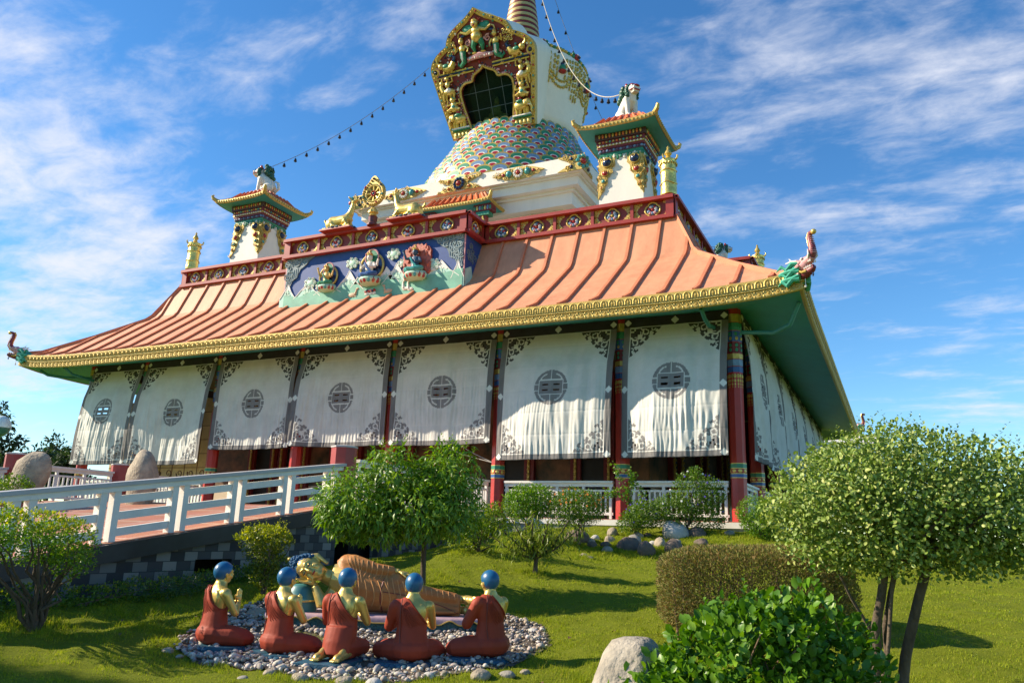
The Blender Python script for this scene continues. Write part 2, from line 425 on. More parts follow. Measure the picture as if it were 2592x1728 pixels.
# drain pipes under the eaves
for P in ([(-.46, -1.7, 5.03), (-.45, -1.35, 4.86), (-.44, -.9, 4.8), (-.44, -.25, 4.9)], [(1.75, -1.2, 5.1), (1.5, -1.0, 4.62), (1.1, -.75, 4.52), (.25, -.25, 4.72)],
          [(-24.0, -1.7, 5.03), (-24.1, -1.3, 4.84), (-24.2, -.2, 4.78)], [(-26.0, -1.3, 5.1), (-25.8, -1.1, 4.95), (-25.4, -.75, 4.9), (-24.6, -.2, 4.92)]):
    q = [V3(*p) for p in P]; t = []
    for a, b in zip(q[:-1], q[1:]): t += [a+(b-a)*s for s in (0, .5)]
    mb = MB(); mb.tube(t+[q[-1]], .055, 8); mb.build('drain_pipe', m_pipe, hall)
# painted screen standing behind the left curtains
mb = MB(); mb.bx(-23.7, -18.3, .55, .62, .5, 4.0)
for x in np.arange(-23.4, -18.4, .62): mb.bx(x-.012, x+.012, .535, .55, .5, 4.0, 1)
for z in np.arange(1.0, 4.0, .5): mb.bx(-23.7, -18.3, .54, .55, z-.01, z+.01, 1)
for x in np.arange(-23.2, -18.6, .55):
    for z in (.95, 1.3): scroll(mb, (x, .535, z), V3(1, 0, 0), V3(0, 0, 1), V3(0, -1, 0), .16, .022, 1.3, random.random()*6, 1, random.choice((-1, 1)))
mb.build('painted_screen', [M('screen_ochre', (.55, .40, .18), .6), M('screen_brown', (.12, .05, .02), .6)], hall, False)

# parapet with medallions
def medallion(mb, o, U, W, n, r):
    a = np.arange(48)*2*PI/48; q = r*(.88+.17*np.abs(np.cos(2*a))**.7)
    mb.prism(np.stack([q*.92*np.cos(a), q*.92*np.sin(a)], 1), o, U, W, n, .012, 1)
    mb.tube(o+np.outer(q*np.cos(a), U)+np.outer(q*np.sin(a), W)+n*.02, r*.13, 6, 0, closed=True)
    w = random.randrange(3)
    for i in range(5):
        b = PI*(i+.5)/5*1.0; mb.ell(o+n*.02-W*r*.12+(U*math.cos(b)*.55+W*(-math.sin(b)*.42))*r, r*.27, nu=7, nv=5, mi=[2, 4, 2][w] if i % 2 else 3)
    for i in range(5):
        b = PI*(i+.5)/5; mb.ell(o+n*.02+(U*math.cos(b)*.46+W*(math.sin(b)*.44))*r, r*.25, nu=7, nv=5, mi=[4, 5, 3][(i+w) % 3])
    mb.ell(o+n*.03, r*.22, nu=7, nv=5, mi=[5, 3, 0][w])
def corner_scroll(mb, o, U, W, n, s):
    """gold leaf plate, o at the panel corner, U/W pointing inwards"""
    P = [(0, 0), (.9, 0), (1.0, .12), (.88, .26), (.72, .30), (.66, .45), (.5, .55), (.46, .74), (.30, .9), (.12, 1.0), (0, .96)]
    mb.prism(np.array(P)*s, o, U, W, n, .015)
    for (a, b, r) in ((.26, .26, .22), (.62, .16, .13), (.2, .66, .14)): scroll(mb, o+(U*a+W*b)*s+n*.02, U, W, n, r*s, .05*s+.006, 1.2, 1.)
m_medbg = M('medallion_ground', (.045, .035, .04), .5)
m_pnl = M('parapet_panel', (.235, .028, .02), .55, 0, .15, 4)
def parapet(name, p0, p1, npan, n, parent, z0=9.0, z1=9.71, detail=True):
    p0, p1, n = V3(*p0), V3(*p1), V3(*n); L = np.linalg.norm(p1-p0); u = (p1-p0)/L; W = V3(0, 0, 1); h = z1-z0; zz = V3(0, 0, z0)
    mb = MB()
    mid = (p0+p1)/2-n*.12
    mb.bar(p0-n*.12+zz+W*h/2, p1-n*.12+zz+W*h/2, h-.1, .16, 1, up=n)
    for z, hh, t in ((z0+.045, .11, .30), (z1-.045, .10, .34)): mb.bar(p0-u*.03+n*.0+V3(0, 0, z), p1+u*.03+V3(0, 0, z), hh, t, 0, up=n)
    mb.bar(p0-u*.03+n*.1+V3(0, 0, z1-.02), p1+u*.03+n*.1+V3(0, 0, z1-.02), .09, .09, 0, up=n)
    for q, sg in ((p0, 1), (p1, -1)):   # solid corner piers
        j = .23+.006*(len(bpy.data.objects) % 7); mb.box(q+u*sg*.05-n*.10+V3(0, 0, (z0+z1)/2), (j, j, h-.05-j*.02), rot=np.stack([u, n, W], 1), mi=0)
    for i in range(npan+1):
        q = p0+u*(L*i/npan); mb.bar(q+V3(0, 0, z0+.1), q+V3(0, 0, z1-.09), .10, .10, 0, up=n)
    par = mb.build(name, [m_red, m_pnl], parent, False)
    if not detail: return par
    pw = L/npan
    for i in range(npan):
        c = p0+u*(L*(i+.5)/npan)-n*.035+V3(0, 0, (z0+z1)/2+.005)
        mb = MB(); medallion(mb, c, u, W, n, .225); mb.build('medallion', [m_gold_trim, m_medbg, m_pink, m_lblue, m_wpaint, m_gred], par)
        mb = MB()
        for su in (-1, 1):
            for sw in (-1, 1):
                mb_o = c+u*su*(pw/2-.05)+W*sw*(h/2-.1)
                corner_scroll(mb, mb_o, -u*su, -W*sw, n, min(.285, pw*.22))
        mb.build('scroll_ornament', m_gold_trim, par)
    return par
yb, xb0, xb1 = .6, -15.98, -8.45
parapet('parapet', (-22.54, 1.83, 0), (xb0, 1.83, 0), 5, (0, -1, 0), hall)
parapet('parapet', (xb0, yb, 0), (xb1, yb, 0), 5, (0, -1, 0), hall)
parapet('parapet', (xb1, 1.83, 0), (-1.96, 1.83, 0), 5, (0, -1, 0), hall)
parapet('parapet', (xb1, yb, 0), (xb1, 1.83, 0), 1, (1, 0, 0), hall)
parapet('parapet', (xb0, 1.83, 0), (xb0, yb, 0), 1, (-1, 0, 0), hall)
parapet('parapet', (-1.96, 1.83, 0), (-1.96, 8.2, 0), 5, (1, 0, 0), hall)
parapet('parapet', (-.73, 8.2, 0), (-.73, 15.8, 0), 5, (1, 0, 0), hall)
parapet('parapet', (-1.96, 8.2, 0), (-.73, 8.2, 0), 1, (0, -1, 0), hall)
parapet('parapet', (-1.96, 15.8, 0), (-1.96, 22.2, 0), 5, (1, 0, 0), hall, detail=False)
parapet('parapet', (-1.96, 22.2, 0), (-22.54, 22.2, 0), 15, (0, 1, 0), hall, detail=False)
parapet('parapet', (-22.54, 22.2, 0), (-22.54, 1.83, 0), 15, (-1, 0, 0), hall, detail=False)
mb = MB(); mb.bx(-2.1, -.85, 8.3, 15.7, 6.4, 9.0); mb.build('side_gable_block', m_dblue, hall, False)
# mural block at the front
mb = MB(); mb.bx(xb0+.06, xb1-.06, yb+.06, 2.0, 6.7, 9.0)
mur = mb.build('mural_panel', m_dblue, hall, False)
yF = yb+.06; U, W, NF = V3(1, 0, 0), V3(0, 0, 1), V3(0, -1, 0)
o0 = V3(0, yF, 0)
def clipz(P): return [(x, max(z, 7.05)) for x, z in P]
mb = MB()   # green hills then snowy peaks
hill = [(xb0+.08, 7.62), (-15.2, 7.5), (-14.6, 7.66), (-13.7, 7.6), (-13.1, 7.72), (-12.4, 7.7), (-11.6, 7.76), (-10.9, 7.68), (-10.2, 7.74), (-9.4, 7.7), (xb1-.08, 7.8), (xb1-.08, 6.9), (xb0+.08, 6.9)]
mb.prism(hill, o0, U, W, NF, .045, 0); mb.build('mural_hill', m_mgreen, mur, False)
def peak(x, z, w, h):
    mb = MB(); s = []
    for t in np.linspace(-1, 1, 17): s.append((x+t*w, z+h*(1-abs(t)**.8)*(1+.06*math.sin(t*9))-.0))
    P = s+[(x+w, z-.3), (x-w, z-.3)]
    mb.prism(P, o0, U, W, NF, .03, 0)
    cap_ = [p for p in s if p[1] > z+h*.42]; mb.prism(cap_+[(x+w*(.45-i*.15), z+h*(.44 if i % 2 else .56)) for i in range(1, 6)], o0+NF*.03, U, W, NF, .008, 2)
    for q, k in ((-.3, .6), (.28, .5), (0., .78)):
        mb.prism([(x+q*w*.7-.07, z+h*k*.35), (x+q*w*.7+.07, z+h*k*.35), (x+q*w*.6+.03, z+h*k*.7), (x+q*w*.6, z+h*k*.86)], o0+NF*.03, U, W, NF, .012, 1)
    mb.tube([V3(p[0], yF-.032, p[1]) for p in s], .018, 5, 2)
    return mb.build('mural_peak', [m_snow, m_lgreen, m_wpaint], mur, False)
for p in [(-15.75, 7.5, .35, .55), (-14.85, 7.45, .6, .62), (-13.95, 7.5, .6, .4), (-13.05, 7.5, .65, .75), (-12.45, 7.6, .5, .72), (-11.5, 7.6, .55, .6), (-11.1, 7.6, .55, .68), (-10.5, 7.6, .4, .4), (-9.35, 7.55, .7, .62), (-8.72, 7.5, .24, .62)]: peak(*p)
def cloudlet(x, z, s, mat):
    mb = MB(); o = V3(x, yF-.03, z)
    for i in range(7):
        a = i*2*PI/7; mb.ell(o+V3(math.cos(a)*s, .0, math.sin(a)*s*.75), (s*.42, .03, s*.38), nu=10, nv=6)
        scroll(mb, o+V3(math.cos(a)*s, -.03, math.sin(a)*s*.75), U, W, NF, s*.3, .014, 1.2, a, 1)
    mb.ell(o, (s*.9, .04, s*.7), nu=10, nv=6); mb.build('mural_cloud', mat, mur)
for p in [(-12.95, 8.5, .2), (-11.25, 8.62, .2), (-10.88, 8.25, .14), (-9.65, 8.05, .2), (-14.75, 7.98, .2), (-14.3, 7.8, .14)]: cloudlet(*p, [m_lgreen, m_wpaint])
for x0, sx in ((xb0+.1, 1), (xb1-.1, -1)):   # storm cloud corners
    mb = MB(); mb.prism([(x0, 9.0), (x0+sx*1.25, 9.0), (x0+sx*1.0, 8.86), (x0+sx*.85, 8.68), (x0+sx*.62, 8.55), (x0+sx*.5, 8.3), (x0+sx*.3, 8.15), (x0+sx*.2, 7.92), (x0, 7.85)], o0, U, W, NF, .035, 0)
    for i in range(16):
        a, b = random.random(), random.random()
        if a+b > 1: a, b = 1-a, 1-b
        scroll(mb, V3(x0+sx*a*1.05, yF-.045, 8.95-b*.85), U, W, NF, .12, .022, 1.3, random.random()*6, 1, sx)
    for i in range(6): mb.tube([V3(x0+sx*(.06+i*.09), yF-.04, 8.5+i*.02), V3(x0+sx*(.1+i*.08), yF-.04, 8.25), V3(x0+sx*(.03+i*.07), yF-.04, 7.95+.05*i)], .014, 5, 1)
    mb.build('mural_cloud', [m_slate, M('slate_light', (.26, .34, .36), .6)], mur)
mb = MB(); xs = xb1-.06   # side of the block
for i in range(12): scroll(mb, V3(xs+.01, 1.7-random.random()*.9, 8.9-random.random()*.7), V3(0, 1, 0), W, V3(1, 0, 0), .12, .02, 1.3, random.random()*6, 0)
mb.prism([(.72, 7.8), (1.1, 8.0), (1.25, 7.6), (1.4, 7.3), (.72, 6.9)], V3(xs, 0, 0), V3(0, 1, 0), W, V3(1, 0, 0), .02, 1)
mb.build('mural_cloud', [m_slate, m_snow], mur)
for x in (xb0+.06, xb1-.06):
    mb = MB(); mb.bx(x-.02, x+.02, yF-.02, yF+.02, 6.9, 9.0); mb.build('corner_strip', m_pink, mur, False)

def deity(x, z, s, skin, robe, flame=False, base=0):
    """seated relief figure on a lotus throne in front of its halo; s = height"""
    mb = MB(); o = V3(x, yF, z); k = s/1.25
    P = lambda a, b, d=0.: o+V3(a*k, -d*k, b*k)
    if flame:
        a = np.linspace(-.52, .52, 15); top = [(q, .95+.28*math.cos(q*2.6)+(.05 if i % 2 else -.02)) for i, q in enumerate(a)]
        pts = [(-.46, .22)]+[(-.5-.03*(i % 2), .3+i*.11) for i in range(6)]+top+[(.5+.03*(i % 2), .85-i*.11) for i in range(6)]+[(.46, .22)]
        mb.prism(np.array(pts)*k, o, U, W, NF, .10*k, 5)
        for i in range(26): mb.ell(P((random.random()-.5)*.95, .3+random.random()*.85, .1), (.05*k, .035*k, .09*k), nu=6, nv=4, mi=5)
    else:
        a = np.arange(24)*2*PI/24
        mb.prism(np.stack([.44*k*np.cos(a), (.66+.42*np.sin(a))*k], 1), o, U, W, NF, .08*k, 4)
        mb.tube([P(.44*math.cos(q), .66+.44*math.sin(q), .07) for q in a], .04*k, 6, 2, closed=True)
        mb.prism(np.stack([.25*k*np.cos(a), (.96+.27*np.sin(a))*k], 1), o+NF*.07*k, U, W, NF, .04*k, 6)
        mb.tube([P(.25*math.cos(q), .96+.27*math.sin(q), .1) for q in a], .03*k, 6, 7, closed=True)
    # lotus throne
    mb.lathe([(.20*k, 0), (.36*k, .05*k), (.42*k, .16*k), (.38*k, .24*k), (.36*k, .27*k)], o+V3(0, -.05*k, 0), 20, 8)
    for i in range(9):
        q = PI+i*PI/8; mb.ell(o+V3(.36*k*math.cos(q), -.05*k+.36*k*math.sin(q), .13*k), (.07*k, .06*k, .1*k), nu=7, nv=5, mi=[5, 9, 10][i % 3])
    # legs, torso, arms, head
    for sx in (-1, 1):
        mb.tube([P(sx*.06, .33, .22), P(sx*.30, .33, .3), P(sx*.12, .31, .42), P(-sx*.05, .3, .42)], [.1*k, .09*k, .07*k, .05*k], 8, 1)
        sh = P(sx*.15, .72, .2)
        if sx < 0 and (flame or base): mb.tube([sh, P(-.32, .72, .25), P(-.4, .95, .28)], [.055*k, .05*k, .035*k], 7, 0); mb.ell(P(-.4, .98, .28), .05*k, nu=7, nv=5)
        else: mb.tube([sh, P(sx*.27, .56, .28), P(sx*.12, .55, .42)], [.055*k, .045*k, .035*k], 7, 0)
        if not flame: mb.tube([sh, P(sx*.3, .62, .22), P(sx*.36, .82, .26)], [.05*k, .042*k, .03*k], 7, 0)
    mb.loft([[P(r*math.cos(q), zz, .2+d*math.sin(q)) for q in np.arange(10)*2*PI/10] for zz, r, d in ((.3, .17, .12), (.45, .13, .1), (.6, .15, .1), (.72, .19, .09), (.78, .09, .06))], 0)
    mb.tube([P(-.14, .74, .28), P(-.02, .56, .33), P(.12, .42, .32)], .035*k, 6, 1)
    mb.ell(P(0, .92, .22), (.095*k, .1*k, .12*k), nu=10, nv=8)
    mb.lathe([(.1*k, 0), (.11*k, .05*k), (.05*k, .12*k), (.02*k, .2*k)], P(0, .98, .22), 9, 2)
    for i in range(5): mb.ell(P((i-2)*.05, 1.06-.012*(i-2)**2, .3), .03*k, nu=6, nv=4, mi=[5, 2][i % 2])
    for sx in (-1, 1): mb.ell(P(sx*.03, .94, .31), (.015*k, .01*k, .008*k), nu=5, nv=3, mi=4)
    mb.ell(P(0, .87, .315), (.025*k, .01*k, .01*k), nu=5, nv=3, mi=5)
    mb.build('seated_figure', [skin, robe, m_gold, m_green, m_navy, m_flame, m_green, m_pink, m_lgreen, m_gred, m_gteal], mur)
deity(-13.93, 7.55, 1.08, m_flesh, m_green, base=1)
deity(-12.08, 7.56, 1.32, M('figure_white', (.75, .66, .58), .5), m_blue)
deity(-10.26, 7.55, 1.28, M('figure_navy', (.03, .08, .14), .4), m_gteal, flame=True)
for x, sx in ((-12.78, 1), (-11.42, -1)):   # little painted deer on the hill
    mb = MB(); o = V3(x, yF-.05, 7.26); P = lambda a, b: o+V3(a*sx, 0, b)
    mb.ell(P(-.06, .07), (.17, .03, .08), nu=10, nv=6); mb.tube([P(.06, .09), P(.1, .2), P(.11, .27)], [.045, .03, .03], 6); mb.ell(P(.14, .28), (.06, .025, .035), nu=8, nv=5)
    for a in (-.18, -.08, .04): mb.bar(P(a, .03), P(a+.06, -.0), .03, .03)
    mb.build('painted_deer', M('deer_tan', (.55, .38, .24), .6), mur)
mb = MB(); mb.prism([(-12.33, 7.28), (-11.85, 7.28), (-11.92, 7.44), (-12.26, 7.44)], o0, U, W, NF, .06, 0)
for i in range(6): mb.ell(V3(-12.28+i*.075, yF-.08, 7.38+.03*(i % 2)), .045, nu=7, nv=5, mi=1+i % 3)
mb.build('offering_bowls', [m_wpaint, m_pink, m_navy, m_gred], mur)
for x, z in ((-10.75, 7.35), (-10.55, 7.32)):
    mb = MB(); mb.tube([V3(x, yF-.05, z), V3(x-.03, yF-.06, z+.2), V3(x+.02, yF-.06, z+.3)], [.06, .025, .03], 6); mb.ell(V3(x+.06, yF-.05, z-.02), (.12, .03, .06)); mb.ell(V3(x+.02, yF-.06, z+.42), .06, mi=1); mb.build('painted_bird', [m_wpaint, m_pink], mur)

# dragon heads on the eave corners
def dragon(cx, cy, sx, sy, parent):
    d = nrm(V3(sx, sy, 0)); s = V3(-d[1], d[0], 0); up = V3(0, 0, 1)
    o = V3(cx, cy, 5.50)+d*.16; K = .80
    P = lambda a, b, c: d*a+s*b+up*c
    rot = np.stack([d, s, up], 1)
    mb = MB().at(None, o, K)
    # green mane wrapped round the corner
    mb.tube([P(-.62, 0, -.06), P(-.42, 0, .0), P(-.2, 0, .07), P(0, 0, .16)], [.22, .30, .30, .22], 12, 1)
    for b in (-1, 1):
        for i in range(5):
            z = -.24+i*.115; wv = .05*(-1)**i; mb.tube([P(.04, b*.16, z+.12), P(-.10, b*.28, z+.08+wv), P(-.24, b*.36, z-wv*.6), P(-.36-.05*(i % 2), b*.44, z+.05+wv), P(-.46-.08*(i % 3), b*.50, z-.02)], [.07, .085, .075, .055, .012], 7, 1)
    # skull, jaws
    mb.ell(P(.06, 0, .30), (.24, .2, .2), rot, 12, 8, 0)
    mb.tube([P(.0, 0, .02), P(.2, 0, .05), P(.42, 0, .10), P(.5, 0, .14)], [.14, .13, .10, .06], 9, 4)
    mb.tube([P(.1, 0, .36), P(.3, 0, .4), P(.44, 0, .48)], [.18, .14, .12], 10, 0)
    # trunk curling up
    mb.tube([P(.36, 0, .44), P(.46, 0, .56), P(.46, 0, .74), P(.40, 0, .92), P(.37, 0, 1.06), P(.42, 0, 1.17), P(.52, 0, 1.19)], [.13, .12, .10, .085, .075, .07, .06], 10, 4)
    for i in range(9): t = i/8; mb.tube([P(.535-.08*t+.01, -.09+.03*t, .55+.5*t), P(.575-.1*t, 0, .55+.5*t), P(.535-.08*t+.01, .09-.03*t, .55+.5*t)], .014, 5, 0)
    mb.ell(P(.55, 0, 1.17), (.09, .08, .08), rot, 9, 6, 3)
    mb.tube([P(.37, 0, .52), P(.36, 0, .74), P(.31, 0, .92), P(.28, 0, 1.08), P(.35, 0, 1.21)], .035, 6, 3)
    for b in (-1, 1):
        mb.tube([P(.38, b*.11, .42), P(.46, b*.15, .5), P(.45, b*.16, .66)], [.035, .03, .008], 6, 2)   # tusk
        for i in range(4): mb.ell(P(.2+i*.08, b*.09, .17), (.022, .022, .045), None, 6, 4, 2); mb.ell(P(.24+i*.07, b*.09, .33), (.022, .022, .04), None, 6, 4, 2)
        mb.ell(P(.18, b*.15, .44), .05, None, 8, 6, 2); mb.ell(P(.215, b*.17, .44), .025, None, 6, 4, 5)
        mb.tube([P(-.02, b*.12, .44), P(-.22, b*.2, .48), P(-.42, b*.24, .47)], [.04, .03, .012], 6, 2)
        mb.tube([P(-.2, b*.2, .48), P(-.28, b*.22, .58)], [.024, .008], 5, 2)
        mb.tube([P(.1, b*.2, .28), P(-.04, b*.22, .2), P(-.08, b*.2, .08), P(.06, b*.18, .02)], [.05, .06, .06, .04], 7, 0)
        mb.tube([P(.3, b*.12, .06), P(.16, b*.16, .05), P(.04, b*.17, .12)], .035, 6, 3)
        for i in range(5): mb.ell(P(-.1+.05*i, b*.17, .38+.03*math.sin(i)), (.06, .05, .06), None, 7, 5, 0)
    mb.ell(P(.4, 0, .2), (.1, .06, .03), rot, 8, 5, 4)
    mb.tube([P(.4, 0, .02), P(.44, 0, -.06), P(.43, 0, -.12)], [.012, .03, .02], 6, 5)
    mb.tube([P(.1, 0, -.1), P(.1, 0, -.28)], .012, 5, 2); mb.ell(P(.1, 0, -.32), (.035, .035, .05), None, 7, 5, 2)
    mb.build('dragon_head', [m_pink, M('mane_green', (.05, .34, .22), .4), m_wpaint, m_gold, M('dragon_maroon', (.20, .03, .035), .45), m_navy], parent)
for sx in (-1, 1):
    for sy in (-1, 1): dragon(CX+sx*(HX+1.82), CY+sy*(HY+1.82), sx, sy, hall)
# ------------------------------------------------------------------ stupa on the roof terrace
stu = thing('stupa', 'tall white stupa with tapered dome, lotus petal base, carved gold niche and ringed spire', 'stupa', (CX, CY, 9.0))
def sqbox(mb, a, z0, z1, mi=0): mb.bx(CX-a, CX+a, CY-a, CY+a, z0, z1, mi)
mb = MB()
for a, z0, z1 in [(4.45, 8.9, 12.5), (4.86, 12.5, 13.02), (4.98, 13.02, 13.14), (5.25, 13.14, 13.5), (5.36, 13.5, 13.58), (5.55, 13.58, 14.2)]: sqbox(mb, a, z0, z1)
mb.build('base_tier', m_white, stu, False)
# lotus bell
LP = [(4.95, 14.2), (4.85, 14.7), (4.62, 15.2), (4.25, 15.9), (3.86, 16.5), (3.48, 17.1), (3.15, 17.7), (2.9, 18.25)]
def lr(z): return np.interp(z, [p[1] for p in LP], [p[0] for p in LP])
mb = MB(); mb.lathe(LP+[(2.7, 18.3)], (CX, CY, 0), 64, 1)
th = np.linspace(0, PI, 9)
def arch2(w, h): return [(-w, -h*.55)]+[(-w*math.cos(q)*1.0, h*(.1+.55*math.sin(q)+.0)) for q in th]+[(w, -h*.55)]
NP = 42; NR = 11
for r_ in range(NR):
    z = 14.35+r_*(18.05-14.35)/(NR-1); rr = lr(z); sl = math.atan2(lr(z-.1)-lr(z+.1), .2)
    for i in range(NP):
        a = (i+.5*(r_ % 2))*2*PI/NP
        if math.cos(a-PI*1.6) < -.55: continue
        e = V3(math.cos(a), math.sin(a), 0); U = V3(-math.sin(a), math.cos(a), 0); tilt = sl-.16
        W = V3(0, 0, math.cos(tilt))-e*math.sin(tilt); n = np.cross(U, W); o = V3(CX, CY, z)+e*(rr+.03)
        w = rr*PI/NP*1.10; h = .47; g = 2 if (i+r_) % 2 else 3
        mb.prism(arch2(w, h), o, U, W, n, .05, 0)
        mb.prism(arch2(w*.80, h*.76), o+n*.045-W*.01, U, W, n, .02, g)
        mb.prism(arch2(w*.50, h*.40), o+n*.06-W*.09, U, W, n, .016, 4)
        mb.prism(arch2(w*.36, h*.27), o+n*.072-W*.10, U, W, n, .016, 5)
mb.build('lotus_band', [m_gold_trim, m_green, m_pgreen, m_lblue, m_wpaint, m_gred], stu, False)
# dome
DP = [(2.75, 18.2), (2.95, 18.6), (3.1, 19.3), (3.27, 20.1), (3.42, 20.9), (3.5, 21.4), (3.46, 21.8), (3.28, 22.15), (2.9, 22.5), (2.2, 22.85), (1.2, 23.1), (.0, 23.15)]
m_dome = M('dome_white', (.78, .75, .69), .7, 0, .05, 1.2, .35, 9, dist=.03)
zz_ = np.linspace(18.2, 23.15, 60); mb = MB(); mb.lathe([(float(np.interp(z, [p[1] for p in DP], [p[0] for p in DP])), float(z)) for z in zz_], (CX, CY, 0), 128)
_v = np.concatenate(mb.v); _nw = nrm(V3(0, -.5, 1)); _nn = np.cross(V3(1, 0, 0), _nw); _keep = []
for q in mb.f:   # leave the dome open behind the niche
    d = _v[list(q)].mean(0)-V3(CX, 9.4, 17.8)
    if not (abs(d[0]) < 1.55 and -.1 < d@_nw < 3.25 and d@_nn > -1.3): _keep.append(q)
mb.f = _keep; mb.m = [0]*len(_keep); mb.build('dome', m_dome, stu, True, 60)
def dr(z): return np.interp(z, [p[1] for p in DP], [p[0] for p in DP])
def dpt(a, z, k=.03): return V3(CX+(dr(z)+k)*math.cos(a), CY+(dr(z)+k)*math.sin(a), z)
def bead(mb, p, q, w, mi=0):
    x, y, z = frame(q-p); L = np.linalg.norm(q-p)
    mb.ell((p+q)/2, (w, w, L*.5), np.stack([x, y, z], 1), 7, 5, mi)
mb = MB()
azs = [R(-47), R(-12), R(23), R(58)]
for ai, a in enumerate(azs):
    for j in range(-4, 5):   # hanging tassel chains
        a2 = a+j*.058; L = 1.9-.26*abs(j)+(.15 if j % 2 else 0); z = 21.75-.05*abs(j); zt = z-L
        while z > zt:
            z2 = z-.22; bead(mb, dpt(a2, z), dpt(a2+.012*math.sin(j*3+z*2), z2), .055+.02*(int(z*9) % 2)); z = z2-.06
        mb.ell(dpt(a2, zt-.06), (.05, .05, .12), nu=6, nv=5)
    # swags to the next tassel group
    for dz in (0, .28):
        t = np.linspace(0.05, .95, 13); P = [dpt(a+R(35)*q, 21.5-dz-1.15*(1-(2*q-1)**2)) for q in t]
        for p, q in zip(P[:-1], P[1:]): bead(mb, p, q, .07)
    c = dpt(a+R(17.5), 20.95, .06); mb.ell(c, (.16, .16, .2), mi=2); mb.ell(c+V3(0, 0, .2), (.1, .1, .14), mi=3); mb.ell(c-V3(0, 0, .16), (.2, .2, .08), mi=1)
    # lion mask with leaves above
    f = dpt(a, 22.05, .05); mb.ell(f, (.2, .2, .17), mi=1)
    e = V3(-math.sin(a), math.cos(a), 0); n = V3(math.cos(a), math.sin(a), 0)
    for s in (-1, 1):
        mb.ell(f+e*s*.08+n*.17+V3(0, 0, .05), .045, nu=6, nv=4, mi=4); mb.ell(f+e*s*.2+V3(0, 0, .1), (.09, .09, .07), mi=2)
        for q in range(6): mb.ell(dpt(a+s*(.08+.05*q), 21.98+.02*math.sin(q*2), .03), (.11, .11, .09), nu=7, nv=5, mi=0 if q % 2 else 2)
    mb.ell(f+n*.17-V3(0, 0, .06), (.1, .1, .05), mi=3)
mb.build('garland', [m_brass, m_gred, m_pgreen, m_navy, m_wpaint], stu)
# iron rungs on the dome
mb = MB(); a = R(-55)
for z in np.arange(18.9, 20.6, .3): mb.bar(dpt(a-.05, z, .06), dpt(a+.05, z, .06), .025, .025)
for s in (-.05, .05): mb.tube([dpt(a+s, z, .06) for z in np.arange(18.8, 20.7, .3)], .014, 5)
mb.build('ladder', m_black, stu)
# neck and ringed spire
mb = MB(); mb.bx(CX-.75, CX+.75, CY-.75, CY+.75, 23.0, 23.6); mb.bx(CX-.85, CX+.85, CY-.85, CY+.85, 23.6, 23.95); mb.build('harmika', m_white, stu, False)
mg, mr = MB(), MB(); z = 23.95; i = 0
m_spg = M('spire_gold', (.56, .42, .16), .42, .35, .08, 3)
while z < 31.5:
    r = np.interp(z, [23.95, 25.3, 27, 31.5], [.98, .84, .60, .28]); h = .235
    mg.lathe([(r*.9, z), (r, z+.03), (r*1.0, z+.12), (r*.97, z+h-.03), (r*.86, z+h)], (CX, CY, 0), 32)
    mr.lathe([(r*.86, z+h-.01), (r*.965, z+h+.005), (r*.96, z+h+.10), (r*.86, z+h+.11)], (CX, CY, 0), 32); z += h+.10
mg.build('spire_ring', m_spg, stu); mr.build('spire', M('spire_red', (.16, .012, .014), .5), stu)
mb = MB(); mb.lathe([(.3, 31.5), (.9, 31.7), (.9, 31.9), (.25, 32.1), (.12, 32.4), (.35, 32.7), (.0, 33.6)], (CX, CY, 0), 24); mb.build('spire_crown', m_gold, stu)
# gem plaques on the top tier
def flower(mb, o, U, W, n, r, petal, core, k=10):
    for i in range(k):
        a = i*2*PI/k; mb.ell(o+(U*math.cos(a)+W*math.sin(a))*r*.7+n*.03, np.array([r*.26, r*.26, r*.26]), nu=7, nv=5, mi=petal)
    mb.ell(o+n*.05, r*.36, nu=10, nv=6, mi=core)
    mb.tube([o+(U*math.cos(a)+W*math.sin(a))*r*.46+n*.05 for a in np.arange(16)*2*PI/16], r*.05, 5, 0, closed=True)
def spread(mb, P, o, U, W, n, k, s):
    """relief scrolls inside polygon P"""
    P = np.array(P); lo, hi = P.min(0), P.max(0); c = 0
    while c < k:
        q = lo+np.random.default_rng(int(rng.integers(1 << 30))).random(2)*(hi-lo)
        ins = False
        for i in range(len(P)):
            a, b = P[i], P[i-1]
            if (a[1] > q[1]) != (b[1] > q[1]) and q[0] < (b[0]-a[0])*(q[1]-a[1])/(b[1]-a[1])+a[0]: ins = not ins
        if ins: scroll(mb, o+U*q[0]+W*q[1]+n*.03, U, W, n, s*(.7+.6*random.random()), s*.2, 1.3, random.random()*6); c += 1
PM = [m_gold_trim, m_navy, m_gred, m_gteal, m_wpaint, M('gem_orange', (.45, .16, .03), .3)]
